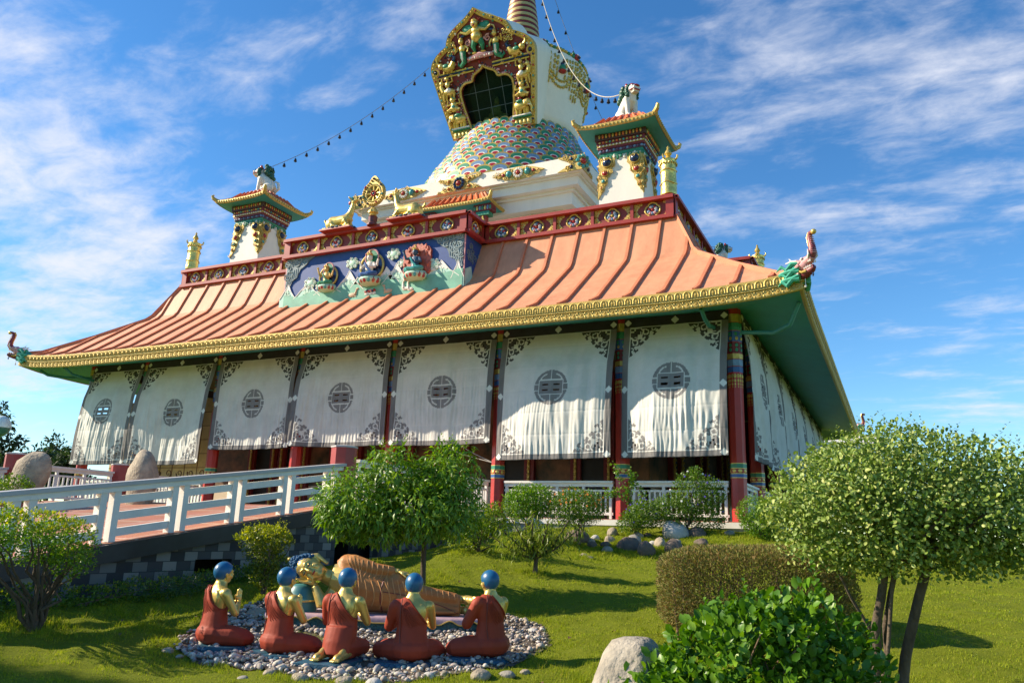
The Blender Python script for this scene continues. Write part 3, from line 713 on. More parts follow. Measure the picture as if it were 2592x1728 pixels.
for k in (0, 1, 3):
    n, u, hl, hd = side_frame(k); W = V3(0, 0, 1); f0 = CC+n*5.555+V3(0, 0, 13.89)
    for a in (-2.78, 2.78):
        mb = MB(); o = f0+u*a; P = [(-1.15, 0), (-.6, .2), (0, .29), (.6, .2), (1.15, 0), (.6, -.2), (0, -.29), (-.6, -.2)]
        mb.prism(P, o, u, W, n, .05); spread(mb, P, o+n*.04, u, W, n, 22, .1)
        flower(mb, o+n*.05, u, W, n, .24, 4, 2); 
        for s in (-1, 1): mb.ell(o+u*s*.42+n*.07, (.13, .13, .15), mi=3); mb.ell(o+u*s*.68+n*.06, .075, mi=2); mb.ell(o+u*s*.88+n*.05, .05, mi=5)
        mb.build('gem_plaque', PM, stu)
    mb = MB(); o = f0
    for sx in (-1, 1):
        for sw in (-1, 1):
            P = [(0, 0), (sx*.25, sw*.3), (sx*1.1, sw*.31), (sx*.55, sw*.05)]
            mb.prism(P, o, u, W, n, .05); spread(mb, P, o+n*.04, u, W, n, 9, .09); mb.ell(o+u*sx*.5+W*sw*.17+n*.06, .075, mi=5)
    flower(mb, o+n*.05, u, W, n, .3, 1, 2); mb.build('gem_plaque', PM, stu)
for k0, k1, sx, sy in ((0, 1, 1, -1), (3, 0, -1, -1), (1, 2, 1, 1)):
    mb = MB(); e = CC+V3(sx*5.56, sy*5.56, 13.89)
    for u in (V3(-sx, 0, 0), V3(0, -sy, 0)):
        n = V3(0, sy, 0) if abs(u[0]) else V3(sx, 0, 0); W = V3(0, 0, 1)
        for sw in (-1, 1):
            P = [(0, 0), (.0, sw*.32), (1.05, sw*.31), (.5, sw*.05)]
            mb.prism(P, e, u, W, n, .05); spread(mb, P, e+n*.04, u, W, n, 8, .09); mb.ell(e+u*.45+W*sw*.17+n*.06, .075, mi=1)
    d = nrm(V3(sx, sy, 0)); flower(mb, e+d*.03, np.cross(V3(0, 0, 1), d), V3(0, 0, 1), d, .33, 3, 2, 8); mb.build('gem_plaque', PM, stu)
# carved panels on the base wall
for x0, x1 in ((CX-4.35, CX-2.7), (CX+2.7, CX+4.35)):
    mb = MB(); P = [(0, 0), (x1-x0, 0), (x1-x0, .8), (0, .8)]; o = V3(x0, CY-4.46, 11.6); mb.prism(P, o, V3(1, 0, 0), V3(0, 0, 1), V3(0, -1, 0), .05, 1); spread(mb, P, o+V3(0, -.05, 0), V3(1, 0, 0), V3(0, 0, 1), V3(0, -1, 0), 30, .13)
    mb.ell(o+V3((x1-x0)/2, -.06, .35), .15, mi=2); mb.build('carved_panel', [m_gold_trim, m_brass, m_gteal], stu)
for y0, y1 in ((CY-4.35, CY-2.7), (CY+2.7, CY+4.35)):
    mb = MB(); P = [(0, 0), (y1-y0, 0), (y1-y0, .8), (0, .8)]; o = V3(CX+4.46, y0, 11.6); mb.prism(P, o, V3(0, 1, 0), V3(0, 0, 1), V3(1, 0, 0), .05, 1); spread(mb, P, o+V3(.05, 0, 0), V3(0, 1, 0), V3(0, 0, 1), V3(1, 0, 0), 30, .13); mb.build('carved_panel', [m_gold_trim, m_brass, m_gteal], stu)
for x in (CX-2.2+.0, CX+2.25):
    mb = MB(); o = V3(x, CY-4.46, 11.75); flower(mb, o, V3(1, 0, 0), V3(0, 0, 1), V3(0, -1, 0), .42, 3, 2, 12); mb.prism([(.42*math.cos(a), .42*math.sin(a)) for a in np.arange(20)*2*PI/20], o, V3(1, 0, 0), V3(0, 0, 1), V3(0, -1, 0), .03, 1)
    mb.tube([o+V3(.6*s, -.03, z) for s, z in ((1, .4), (.8, .1), (1, -.3))], .05, 6, 3); mb.tube([o+V3(-.6*s, -.03, z) for s, z in ((1, .4), (.8, .1), (1, -.3))], .05, 6, 3); mb.build('carved_panel', PM, stu)
def small_roof(mb, cx, cy, hx, hy, z, rise, tx, ty, up=.1, k=9, tile=0, gold=1, soff=2, ribs=6):
    """flared little roof: tiles, gold fascia, soffit"""
    def ring(a, b, zz, amp):
        P = []
        for (x0, y0, x1, y1) in ((-a, -b, a, -b), (a, -b, a, b), (a, b, -a, b), (-a, b, -a, -b)):
            for t in np.linspace(0, 1, k, endpoint=False): P.append((cx+x0+(x1-x0)*t, cy+y0+(y1-y0)*t, zz+amp*abs(2*t-1)**4))
        return np.array(P)
    mid = ring(tx+(hx-tx)*.45, ty+(hy-ty)*.45, z+.13+rise*.32, up*.15)
    mb.loft([ring(hx, hy, z+.13, up), mid, ring(tx, ty, z+.13+rise, 0)], tile, cap=True)
    mb.loft([ring(hx*.99, hy*.99, z-.02, up), ring(hx+.03, hy+.03, z, up), ring(hx+.04, hy+.04, z+.12, up), ring(hx, hy, z+.15, up)], gold, cap=False)
    mb.loft([ring(hx*.98, hy*.98, z-.015, up), ring(hx*.5, hy*.5, z+.05, 0)], soff, cap=True)
    for s in range(4):
        for i in range(ribs):
            t = (i+.5)/ribs*2-1
            q = lambda a, b, zz: {0: V3(cx+t*a, cy-b, zz), 1: V3(cx+a, cy+t*b, zz), 2: V3(cx-t*a, cy+b, zz), 3: V3(cx-a, cy-t*b, zz)}[s]
            mb.tube([q(hx*.96, hy*.96, z+.17), q(tx+(hx-tx)*.45, ty+(hy-ty)*.45, z+.17+rise*.32), q(tx, ty, z+.16+rise)], .05, 6, tile)
        a = [(1, -1), (1, 1), (-1, 1), (-1, -1)][s]; c = V3(cx+a[0]*hx, cy+a[1]*hy, z+.1+up); d = nrm(V3(a[0], a[1], 0))
        mb.tube([c-d*.25-V3(0, 0, .06), c, c+d*.12+V3(0, 0, .07), c+d*.17+V3(0, 0, .17), c+d*.11+V3(0, 0, .23)], [.09, .09, .08, .06, .03], 8, gold)
        m = int(hx*2/.13)
        for i in range(m):
            t = (i+.5)/m*2-1; zz = z+.06+up*abs(t)**4
            p = {0: V3(cx+t*hx, cy-hy-.045, zz), 1: V3(cx+hx+.045, cy+t*hy, zz), 2: V3(cx-t*hx, cy+hy+.045, zz), 3: V3(cx-hx-.045, cy-t*hy, zz)}[s]
            mb.ell(p, (.035, .035, .05), nu=6, nv=4, mi=gold)
mb = MB(); small_roof(mb, CX, 6.75, 1.78, .85, 12.62, .5, 1.25, .35, up=.08, ribs=10); mb.build('porch_roof', [m_orange, m_gold_trim, m_teal], stu, True, 35)
for x in (CX-1.35, CX+1.35):
    mb = MB(); mb.bx(x-.12, x+.12, 6.2, 6.44, 9, 12.5); mb.bx(x-.3, x+.3, 6.12, 6.5, 12.15, 12.3, 1); mb.bx(x-.42, x+.42, 6.1, 6.52, 12.32, 12.62, 2)
    for i in range(7): mb.ell((x-.36+i*.12, 6.1, 12.45), (.05, .04, .1), nu=6, nv=4, mi=[1, 3, 4][i % 3]); mb.ell((x+(i-3)*.03, 6.17, 12.05-abs(i-3)*.1), (.05, .05, .08), nu=6, nv=4, mi=3)
    mb.build('porch_column', [m_red, m_green, m_maroon, m_gold, m_lblue], stu, False)
mb = MB(); mb.bx(CX-1.1, CX+1.1, 7.5, 7.58, 9, 12.3); mb.bx(CX-.95, CX+.95, 7.46, 7.5, 9, 12.1, 1)
for z in np.arange(9.2, 12.1, .2):
    for x in np.arange(-.85, .9, .2): mb.ell((CX+x, 7.45, z), .06, nu=6, nv=4, mi=2)
mb.build('porch_door', [m_gold, m_dred, m_brass], stu, False)

# niche: a panel leaning forward from the dome
NB = V3(CX, 9.4, 17.8); NU = V3(1, 0, 0); NW = nrm(V3(0, -.5, 1)); NN = np.cross(NU, NW)
def np3(u, s, d=0.): return NB+NU*u+NW*s+NN*d
oh = [(2.15, -.02), (2.28, .7), (2.42, 1.45), (2.58, 2.4), (2.70, 3.1), (2.70, 3.4), (2.56, 3.68), (2.28, 3.93), (1.95, 4.12), (1.70, 4.22), (1.64, 4.42), (1.5, 4.66), (1.27, 4.84), (.95, 5.02), (.52, 5.23), (.2, 5.44), (0, 5.6)]
ah = [(1.06, .12), (1.18, .7), (1.30, 1.3), (1.38, 1.9), (1.36, 2.15), (1.22, 2.35), (1.0, 2.45), (.78, 2.44), (.64, 2.46), (.62, 2.6), (.5, 2.74), (.3, 2.82), (.1, 2.93), (0, 3.02)]
def resamp(P, n):
    P = np.array(P); s = np.concatenate([[0], np.cumsum(np.linalg.norm(np.diff(P, axis=0), axis=1))]); t = np.linspace(0, s[-1], n)
    return np.stack([np.interp(t, s, P[:, 0]), np.interp(t, s, P[:, 1])], 1)
def both(h): h = np.array(h); return np.concatenate([h*[-1, 1], h[::-1][1:]])
OUT = both(resamp(oh, 45)); ARC = both(resamp(ah, 45)); OUT2 = OUT.copy(); c_ = np.array([0, 2.4])
OUT2 = c_+(OUT-c_)*np.array([.915, .93]); OUT2[:, 1] += .02
def strip(mb, A, da, B, db, mi=0):
    a = np.array([np3(*p, da) for p in A]); b = np.array([np3(*p, db) for p in B]); k = len(a)
    mb.add(np.concatenate([a, b]), [(i, i+1, k+i+1, k+i) for i in range(k-1)], mi)
mb = MB(); strip(mb, OUT2, .0, ARC, .0); strip(mb, ARC, .0, ARC, -.4); strip(mb, ARC, -.4, c_+(ARC-c_)*np.array([1.1, 1.03]), -1.25)
mb.build('niche_panel', m_maroon, stu, False)
mb = MB(); strip(mb, OUT, .10, OUT2, .08); strip(mb, OUT2, .08, OUT2, -.02); strip(mb, OUT, -.15, OUT, .10)
for i in range(0, len(OUT)-1):
    p = (OUT[i]+OUT2[i])/2; mb.ell(np3(*p, .09), .045, nu=6, nv=4); 
    if i % 3 == 0: mb.ell(np3(*p, .12), .05, nu=7, nv=5, mi=1+(i//3) % 3)
mb.tube([np3(*p, .02) for p in OUT2], .045, 6)
mb.tube([np3(*p, .03) for p in ARC], .06, 6)
for q in resamp(c_+(ARC-c_)*np.array([1.09, 1.0])+[0, .07], 66): mb.ell(np3(*q, .03), .035, nu=6, nv=4, mi=4)
mb.build('niche_border', [m_gold_trim, m_gred, m_gteal, m_navy, m_pink], stu)
mb = MB(); strip(mb, OUT, -.15, OUT, -1.9); mb.build('niche_side', m_white, stu, False)
mb = MB(); a = [np3(-2.15, -.03, .1), np3(2.15, -.03, .1), np3(1.75, -.12, -1.5), np3(-1.75, -.12, -1.5)]; b = [q+V3(0, 0, .12) for q in a]
mb.add(a+b, [(3, 2, 1, 0), (4, 5, 6, 7), (0, 1, 5, 4), (1, 2, 6, 5), (2, 3, 7, 6), (3, 0, 4, 7)]); mb.build('niche_floor', M('gold_soffit', (.60, .36, .06), .4, .3), stu, False)
mgl, nt, bs = _mat('niche_glass'); bs.inputs['Base Color'].default_value = (.01, .03, .03, 1); bs.inputs['Roughness'].default_value = .04
tr = N(nt, 'ShaderNodeBsdfTransparent', Color=(.55, .68, .64, 1)); mx = N(nt, 'ShaderNodeMixShader', Fac=.8)
nt.links.new(bs.outputs[0], mx.inputs[1]); nt.links.new(tr.outputs[0], mx.inputs[2]); nt.links.new(mx.outputs[0], nt.nodes['Material Output'].inputs['Surface'])
mb = MB(); mb.prism(ARC, np3(0, 0, -.25), NU, NW, NN, .012)
gl = mb.build('niche_glass', mgl, stu, False)
mb = MB()
for u in (-.7, 0, .7): mb.bar(np3(u, .15, -.22), np3(u, 2.6 if u else 2.95, -.22), .02, .02)
for s in (1.15, 1.95): mb.bar(np3(-1.35, s, -.22), np3(1.35, s, -.22), .02, .02)
mb.build('glazing_bar', M('bar_grey', (.10, .14, .14), .5), gl, False)
mb = MB(); mb.prism(c_+(ARC-c_)*1.25, np3(0, 0, -1.2), NU, NW, NN, .05); mb.build('niche_back', M('niche_teal', (.05, .11, .10), .7, 0, .3, 3), stu, False)
mb = MB(); mb.box(np3(0, .34, -.62), (1.5, .4, .42), mi=1); mb.box(np3(0, .62, -.62), (1.2, .4, .16), mi=0); o = np3(0, .8, -.60)
mb.ell(o, (.42, .25, .14)); mb.ell(o+V3(0, 0, .3), (.22, .16, .3)); mb.ell(o+V3(0, 0, .72), (.13, .13, .17)); mb.ell(o+V3(0, 0, .9), .06)
for s in (-1, 1): mb.ell(o+V3(s*.2, -.1, .25), (.07, .1, .2)); mb.ell(np3(s*.45, .22, -.42), (.13, .07, .1), mi=2)
mb.build('altar_statue', [M('altar_gold', (.85, .62, .20), .5), m_dred, m_wpaint], stu)
NMAT = [m_gold, m_pgreen, m_pink, m_gteal, m_navy, m_wpaint, m_gred]
def relief(fn, name='relief_figure'):
    mb = MB(); fn(mb); return mb.build(name, NMAT, stu)
def garuda(mb):
    P = lambda u, s, d=.1: np3(u-.03, s, d)
    mb.ell(P(0, 4.3), .27); mb.ell(P(0, 4.58), (.23, .16, .2)); mb.ell(P(0, 4.86, .14), .17); mb.lathe([(.14, 0), (.16, .06), (.06, .16), (0, .24)], P(0, 4.94, .12), 10)
    for i in range(9): a = -1.1+i*.275; mb.tube([P(.12*math.sin(a), 4.95, .06), P(.34*math.sin(a), 4.98+.28*math.cos(a), .06)], [.035, .008], 5, 6)
    for s in (-1, 1):
        mb.tube([P(s*.2, 4.62), P(s*.5, 4.52, .15), P(s*.78, 4.66, .12)], [.09, .065, .05], 7); mb.tube([P(s*.78, 4.66), P(s*.92, 4.6), P(s*.95, 4.45)], .03, 5)
        mb.ell(P(s*.42, 4.78, .03), (.28, .05, .2), mi=1); mb.ell(P(s*.62, 4.55, .03), (.3, .05, .1), roty(s*.5), mi=4)
        mb.tube([P(s*.14, 4.15), P(s*.24, 3.9, .15), P(s*.2, 3.68)], [.15, .12, .06], 8, 1); mb.ell(P(s*.22, 3.6, .14), (.14, .1, .05))
        scroll(mb, P(s*.52, 4.15, .08), NU, NW, NN, .16, .045, 1.4, 1., 2, s)
        mb.ell(P(s*.08, 4.9, .3), .03, mi=5)
    mb.ell(P(0, 4.8, .29), (.06, .06, .04), mi=6)
relief(garuda)
relief(lambda mb: (mb.tube([np3(-.65, 3.42, .1), np3(0, 3.5, .12), np3(.65, 3.42, .1)], [.08, .15, .08], 8, 2), [mb.ell(np3(-.5+i*.125, 3.44, .2), (.05, .04, .08), nu=6, nv=4, mi=[5, 2][i % 2]) for i in range(9)]), 'relief_throne')
for s in (-1, 1):
    def naga(mb):
        P = lambda u, z, d=.1: np3(s*.86+u, z, d)
        mb.ell(P(0, 3.95), (.17, .12, .2)); mb.ell(P(0, 4.25, .12), .12); mb.lathe([(.12, 0), (.1, .08), (.0, .3)], P(0, 4.3, .1), 9)
        mb.tube([P(0, 3.8), P(.0, 3.55, .15), P(-s*.02, 3.35, .15), P(s*.2, 3.2, .1), P(s*.34, 3.3, .08), P(s*.3, 3.42, .08)], [.15, .14, .12, .09, .05, .02], 8, 1)
        mb.tube([P(0, 3.75, .2), P(-.0, 3.5, .25), P(-s*.0, 3.32, .22)], [.07, .06, .03], 6, 5)
        for q in (-1, 1): mb.tube([P(q*.15, 4.05), P(q*.3, 3.9), P(q*.28 if q != s else q*.34, 3.75 if q != s else 4.15, .2)], [.07, .05, .04], 6)
    relief(naga)
    def makara(mb):
        P = lambda u, z, d=.1: np3(s*(1.68+u), z, d)
        mb.tube([P(-.25, 3.5), P(-.15, 3.3), P(.1, 3.22), P(.3, 3.28)], [.1, .16, .17, .12], 9); mb.tube([P(-.25, 3.5), P(-.34, 3.68), P(-.2, 3.8)], [.1, .07, .03], 7, 4)
        mb.ell(P(.42, 3.4, .12), .15); mb.tube([P(.5, 3.48), P(.62, 3.62), P(.6, 3.82), P(.5, 3.86)], [.07, .05, .04, .03], 7)
        mb.ell(P(.15, 3.38, .2), (.16, .06, .1), mi=1)
        for q in (-.1, .1, .3): mb.tube([P(q, 3.18), P(q+.03, 3.05)], .05, 6)
        for i in range(12): scroll(mb, P(-.38+.16*(i % 3), 3.85+.16*(i//3), .06), NU, NW, NN, .08, .028, 1.2, i)
        mb.tube([P(.78+.14*math.cos(a), 3.2+.14*math.sin(a), .08) for a in np.arange(14)*2*PI/14], .045, 6, 0, closed=True); mb.ell(P(.78, 3.2, .1), .08, mi=4)
        mb.tube([P(.78+.2*math.cos(a), 3.2+.2*math.sin(a), .05) for a in np.arange(14)*2*PI/14], .03, 5, 2, closed=True)
    relief(makara)
    def beam(mb):
        mb.bar(np3(s*.5, 2.98, .03), np3(s*2.35, 2.98, .03), .06, .16, 4, up=NN)
        for z in (2.9, 3.06): mb.bar(np3(s*.5, z, .05), np3(s*2.35, z, .05), .06, .025, 0, up=NN)
        for u in (1.0, 1.7): mb.ell(np3(s*u, 2.98, .06), (.14, .05, .06))
    relief(beam, 'relief_beam')
    def rider(mb):
        P = lambda u, z, d=.1: np3(s*(1.93+u), z, d)
        mb.ell(P(0, 2.22), (.34, .15, .17)); mb.tube([P(.25, 2.25), P(.36, 2.5), P(.3, 2.62)], [.14, .1, .07], 8); mb.ell(P(.3, 2.64, .12), (.1, .1, .13))
        for q in (-.26, -.1, .12, .26): mb.tube([P(q, 2.15), P(q+.04, 1.9, .13), P(q, 1.8)], [.08, .05, .04], 7)
        mb.ell(P(-.05, 2.28, .2), (.14, .1, .12), mi=5); mb.ell(P(-.02, 2.55, .14), (.12, .1, .18)); mb.ell(P(-.02, 2.8, .14), .1)
        for q in (-1, 1): mb.tube([P(q*.1, 2.62), P(q*.28, 2.66), P(q*.26, 2.86)], [.05, .045, .03], 6)
    relief(rider)
    def dwarf(mb):
        P = lambda u, z, d=.1: np3(s*(1.78+u), z, d)
        mb.ell(P(0, 1.42), (.24, .16, .18)); mb.ell(P(0, 1.6), (.17, .13, .16)); mb.ell(P(.02, 1.8, .13), .13); mb.ell(P(-.02, 1.88, .1), (.12, .1, .09), mi=1)
        for q in (-1, 1): mb.tube([P(q*.14, 1.64), P(q*.34, 1.62), P(q*.3, 1.82)], [.065, .055, .04], 6); mb.tube([P(q*.1, 1.42, .18), P(q*.3, 1.36, .2), P(q*.18, 1.26, .15)], [.09, .08, .05], 7)
        mb.ell(P(0, 1.52, .24), (.1, .05, .08), mi=3)
    relief(dwarf)
    def elephant(mb):
        P = lambda u, z, d=.12: np3(s*(1.66+u), z, d)
        mb.ell(P(-.05, .92), (.36, .18, .24)); mb.ell(P(.3, 1.0, .16), (.17, .15, .18)); mb.ell(P(.22, 1.02, .26), (.1, .05, .15)); mb.tube([P(.4, .95, .2), P(.48, .75, .2), P(.44, .6, .2), P(.5, .52, .2)], [.08, .06, .045, .03], 7)
        for q in (-.28, -.12, .1, .24): mb.tube([P(q, .8), P(q, .6), P(q, .5)], [.1, .085, .085], 8)
        mb.ell(P(-.05, 1.06, .2), (.2, .14, .1), mi=1); mb.tube([P(.36, .9, .28), P(.5, .84, .3)], [.03, .01], 5, 5); mb.ell(P(-.05, 1.2, .14), (.1, .1, .12), mi=6)
    relief(elephant)
    def plinth(mb):
        mb.box(np3(s*1.6, .2, .06), (.86, .2, .44)); 
        for i in range(4): mb.ell(np3(s*(1.3+i*.2), .2, .2), (.07, .05, .13), nu=8, nv=5, mi=0); mb.box(np3(s*(1.3+i*.2), .03, .16), (.15, .1, .1), mi=[6, 2][i % 2])
        mb.box(np3(s*1.6, .44, .09), (.92, .26, .06), mi=5); mb.box(np3(s*1.6, .38, .09), (.9, .25, .06), mi=1)
    relief(plinth, 'relief_plinth')
mb = MB(); c = 0
while c < 430:
    i = int(rng.integers(0, len(OUT2))); t = rng.random(); p = OUT2[i]*(1-t)+ARC[i]*t
    if p[1] > .5: mb.ell(np3(*p, .03), (.03+.045*rng.random()**2,)*3, nu=7, nv=5, mi=[2, 1, 5, 3, 4, 2, 6][c % 7]); c += 1
mb.build('relief_flowers', NMAT, stu)

# ------------------------------------------------------------------ corner towers
def tower(x, y, label):
    t = thing('corner_tower', label, 'tower', (x, y, 9.0), 'towers at the roof corners')
    h = lambda z: np.interp(z, [9, 12.3], [.80, .71])
    mb = MB(); mb.loft([[(x+a*h(z), y+b*h(z), z) for a, b in ((-1, -1), (1, -1), (1, 1), (-1, 1))] for z in (9.0, 12.95)]); mb.build('shaft', m_white, t, False)
    mb = MB()
    for z0, z1, o, mi in ((12.08, 12.2, .03, 0), (12.2, 12.32, .06, 1), (12.32, 12.4, .1, 2), (12.4, 12.46, .12, 3), (12.46, 12.62, .13, 4), (12.62, 12.88, .18, 5)):
        a = h(z0)+o; mb.bx(x-a, x+a, y-a, y+a, z0, z1, mi)
    for s in range(4):
        n, u = [V3(0, -1, 0), V3(1, 0, 0), V3(0, 1, 0), V3(-1, 0, 0)][s], [V3(1, 0, 0), V3(0, 1, 0), V3(-1, 0, 0), V3(0, -1, 0)][s]
        for i in range(13):
            q = (i-6)/6*.72; o = V3(x, y, 0)+u*q
            mb.ell(o+n*(h(12)+.03)+V3(0, 0, 12.03-.05*(i % 2)), (.05, .05, .09), nu=6, nv=4, mi=[0, 6, 0][i % 3])
            mb.ell(o+n*(h(12.3)+.07)+V3(0, 0, 12.26), .05, nu=6, nv=4, mi=1 if i % 2 else 7)
            mb.ell(o*1+n*(.71+.13)+V3(0, 0, 12.43), .035, nu=6, nv=4, mi=6)
            mb.ell(o+n*(.71+.14)+V3(0, 0, 12.55), .045, nu=6, nv=4, mi=[3, 8, 3, 9][i % 4]); mb.ell(o+n*(.71+.19)+V3(0, 0, 12.75), (.04, .04, .08), nu=6, nv=4, mi=8 if i % 2 else 3)
    m_fbr = M('frieze_brown', (.07, .025, .015), .5, 0, .3, 9)
    mb.build('painted_frieze', [m_pgreen, M('frieze_violet', (.10, .05, .11), .5), m_maroon, m_brass, m_maroon, m_fbr, m_wpaint, m_lblue, m_orange, m_gteal], t)
    mb = MB(); small_roof(mb, x, y, 1.36, 1.36, 12.84, .5, .72, .72, up=.10, ribs=7); mb.build('tiled_roof', [m_orange, m_gold_trim, m_teal], t, True, 35)
    mb = MB(); mb.box((x, y, 13.56), (1.0, 1.0, .24), top=.9); mb.build('pedestal', m_red, t, False)
    for s in range(4):
        n, u = [V3(0, -1, 0), V3(1, 0, 0), V3(0, 1, 0), V3(-1, 0, 0)][s], [V3(1, 0, 0), V3(0, 1, 0), V3(-1, 0, 0), V3(0, -1, 0)][s]
        for sd in (-1, 1):
            mb = MB(); e = V3(x, y, 0)+u*sd*h(11.4)+n*h(11.4)+V3(0, 0, 12.03); W = nrm(V3(0, 0, 1)-n*.027-u*sd*.027)
            e = V3(x, y, 12.03)+u*sd*h(12.03)+n*(h(12.03)+.003); U_ = -u*sd
            P = [(-.02, .0), (.53, .0), (.50, -.15), (.52, -.3), (.42, -.42), (.40, -.58), (.36, -.7), (.28, -.78), (.28, -.95), (.2, -1.05), (.18, -1.2), (.08, -1.32), (-.02, -1.5)]
            mb.prism(P, e, U_, W, n, .045); spread(mb, P, e+n*.035, U_, W, n, 16, .075)
            for a, b, r, mi in ((.24, -.22, .155, 1), (.19, -.6, .105, 2), (.14, -.89, .075, 3), (.08, -1.12, .05, 4)):
                o = e+U_*a+W*b+n*.05; mb.ell(o, r, nu=12, nv=8, mi=mi); mb.tube([o+(U_*math.cos(q)+W*math.sin(q))*r*1.08+n*.03 for q in np.arange(14)*2*PI/14], r*.16, 6, 0, closed=True)
                if r > .1: scroll(mb, o+W*r*.35+n*r*.9, U_, W, n, r*.4, r*.14, 1., 0)
            mb.build('gem_pendant', [m_gold_trim, m_navy, m_gred, m_gteal, PM[5]], t)
    return t
TW = [(-20.55, 3.78), (-4.0, 3.78), (-4.0, 20.28)]
tower(*TW[0], 'white jewelled roof tower beside the left parapet, its lion facing left')
tower(*TW[1], 'white jewelled roof tower beside the dome, nearest the gold banner on the right')
tower(*TW[2], 'white roof tower at the back, mostly hidden behind the roof slope')

# ------------------------------------------------------------------ lions
lion0 = thing('lion_statue', 'white lion statue with green mane on the left roof tower', 'lion statue', (0, 0, 0), 'lion statues on the towers')
mb = MB()
mb.tube([(-.32, 0, .2), (-.2, 0, .38), (.0, 0, .58), (.16, 0, .74), (.22, 0, .88)], [.20, .25, .25, .23, .18], 12)
for s in (-1, 1):
    mb.tube([(.14, s*.15, .72), (.22, s*.16, .42), (.24, s*.16, .2), (.25, s*.16, .05)], [.14, .085, .075, .085], 9)
    mb.ell((.29, s*.16, .05), (.12, .085, .06)); mb.ell((-.2, s*.19, .24), (.25, .12, .22)); mb.tube([(-.12, s*.22, .2), (.06, s*.23, .12), (-.08, s*.22, .05), (.08, s*.22, .045)], [.13, .09, .07, .06], 8)
mb.ell((.30, 0, 1.02), (.20, .19, .2)); mb.box((.46, 0, .99), (.2, .26, .15)); mb.box((.43, 0, .88), (.2, .2, .06))
mb.tube([(-.45, 0, .1), (-.6, 0, .25), (-.55, 0, .5), (-.42, 0, .6)], [.06, .07, .07, .03], 7)
remesh(mb, 'body', M('lion_white', (.70, .66, .58), .5, 0, .12, 4), lion0, .025, 2)
mb = MB()
for i in range(60):
    a = rng.random()*2*PI; t = rng.random()
    c = V3(.22-.5*t*.9, 0, 1.08-.42*t); d = V3(-.35, math.cos(a)*.24*(1-.25*t), .14+math.sin(a)*.16) if t < .5 else V3(-.12, math.cos(a)*.26, .12)
    mb.ell(c+d*.75+V3(.05, 0, 0), (.10, .085, .10), nu=8, nv=6)
for i in range(18): a = PI*.15+i*PI*1.7/17-PI/2-.5; mb.ell((.24+.08*math.cos(a*3)*.2, .21*math.cos(a), .98+.21*math.sin(a)), (.09, .07, .08), nu=7, nv=5)
for i in range(9): mb.ell((.26, (i-4)*.055, .80-.03*(i % 2)), (.07, .05, .06), nu=7, nv=5)
mb.build('mane', M('mane_dark_green', (.012, .085, .05), .5, 0, .3, 9), lion0)
mb = MB(); mb.box((.47, 0, .925), (.2, .2, .045)); mb.ell((.56, 0, 1.07), (.05, .11, .04)); mb.ell((.30, 0, 1.2), (.1, .12, .06))
for s in (-1, 1): mb.ell((.18, s*.17, 1.18), (.06, .05, .09)); mb.tube([(.56, s*.12, .97), (.45, s*.15, .95), (.34, s*.16, .96)], .02, 5)
mb.build('mouth', m_gred, lion0)
mb = MB()
for s in (-1, 1): mb.ell((.45, s*.11, 1.10), .038, nu=7, nv=5); 
mb.build('eye', m_navy, lion0)
mb = MB()
for s in (-1, 1):
    for q in range(4): mb.bar((.5+.03*q-.04, s*.085, .955), (.5+.03*q-.04, s*.085, .92), .02, .02)
mb.build('tooth', m_wpaint, lion0)
lion0.location = (*TW[0], 13.66); lion0.rotation_euler = (0, 0, R(-160))
dup(lion0, (*TW[1], 13.66), R(-38), 'white lion statue sitting on the right roof tower beside the dome')
dup(lion0, (*TW[2], 13.66), R(30), 'distant white lion statue just showing above the right roof slope')
for o in bpy.data.objects:
    if o.name.startswith('lion_statue'): o.scale = (1.04,)*3

# ------------------------------------------------------------------ victory banners
ban0 = thing('victory_banner', 'gilded cylinder banner on the left end of the parapet', 'roof ornament', (0, 0, 0), 'victory banners on the parapet')
fl = lambda a, z: 1+.03*np.cos(14*a)*(1 if z > .95 else .2)+.035*np.sin(3*a+z*5)*(z < .95)
mb = MB(); mb.lathe([(.20, .08), (.25, .1), (.258, .14), (.25, .2), (.245, .45), (.25, .5), (.24, .54), (.24, .8), (.245, .88), (.25, .92), (.238, .95), (.24, 1.15), (.252, 1.2), (.252, 1.27), (.1, 1.3), (.06, 1.34)], n=40, rf=fl); mb.build('cylinder', M('banner_gilt', (.80, .60, .16), .3, .75, .12, 6, .5, 14, dist=.04), ban0, True, 30)
mb = MB(); mb.lathe([(.22, 0), (.22, .09)], n=20); mb.build('base', m_red, ban0)
mb = MB(); mb.lathe([(.05, 1.33), (.1, 1.38), (.05, 1.42), (.12, 1.5), (.09, 1.58), (.03, 1.68), (.045, 1.72), (.0, 1.8)], n=14)
for i in range(4):
    a = PI/4+i*PI/2; e = V3(math.cos(a), math.sin(a), 0); mb.tube([e*.22+V3(0, 0, 1.24), e*.3+V3(0, 0, 1.28), e*.33+V3(0, 0, 1.36), e*.3+V3(0, 0, 1.4)], [.035, .035, .03, .015], 6)
for i in range(18): a = i*2*PI/18; mb.ell((.265*math.cos(a), .265*math.sin(a), 1.13), (.03, .03, .05), nu=6, nv=4)
for z in (.5, .92): mb.tube([(.262*math.cos(a), .262*math.sin(a), z-.03+.03*math.cos(a*3)) for a in np.arange(24)*2*PI/24], .016, 5, closed=True)
mb.build('finial', m_gold, ban0)
ban0.location = (-22.35, 2.0, 9.71)
dup(ban0, (-2.14, 2.0, 9.71), R(30), 'gilded cylinder banner on the parapet corner beside the right tower')
dup(ban0, (-.93, 11.7, 9.71), R(50), 'far gilded cylinder banner rising behind the right roof slope')

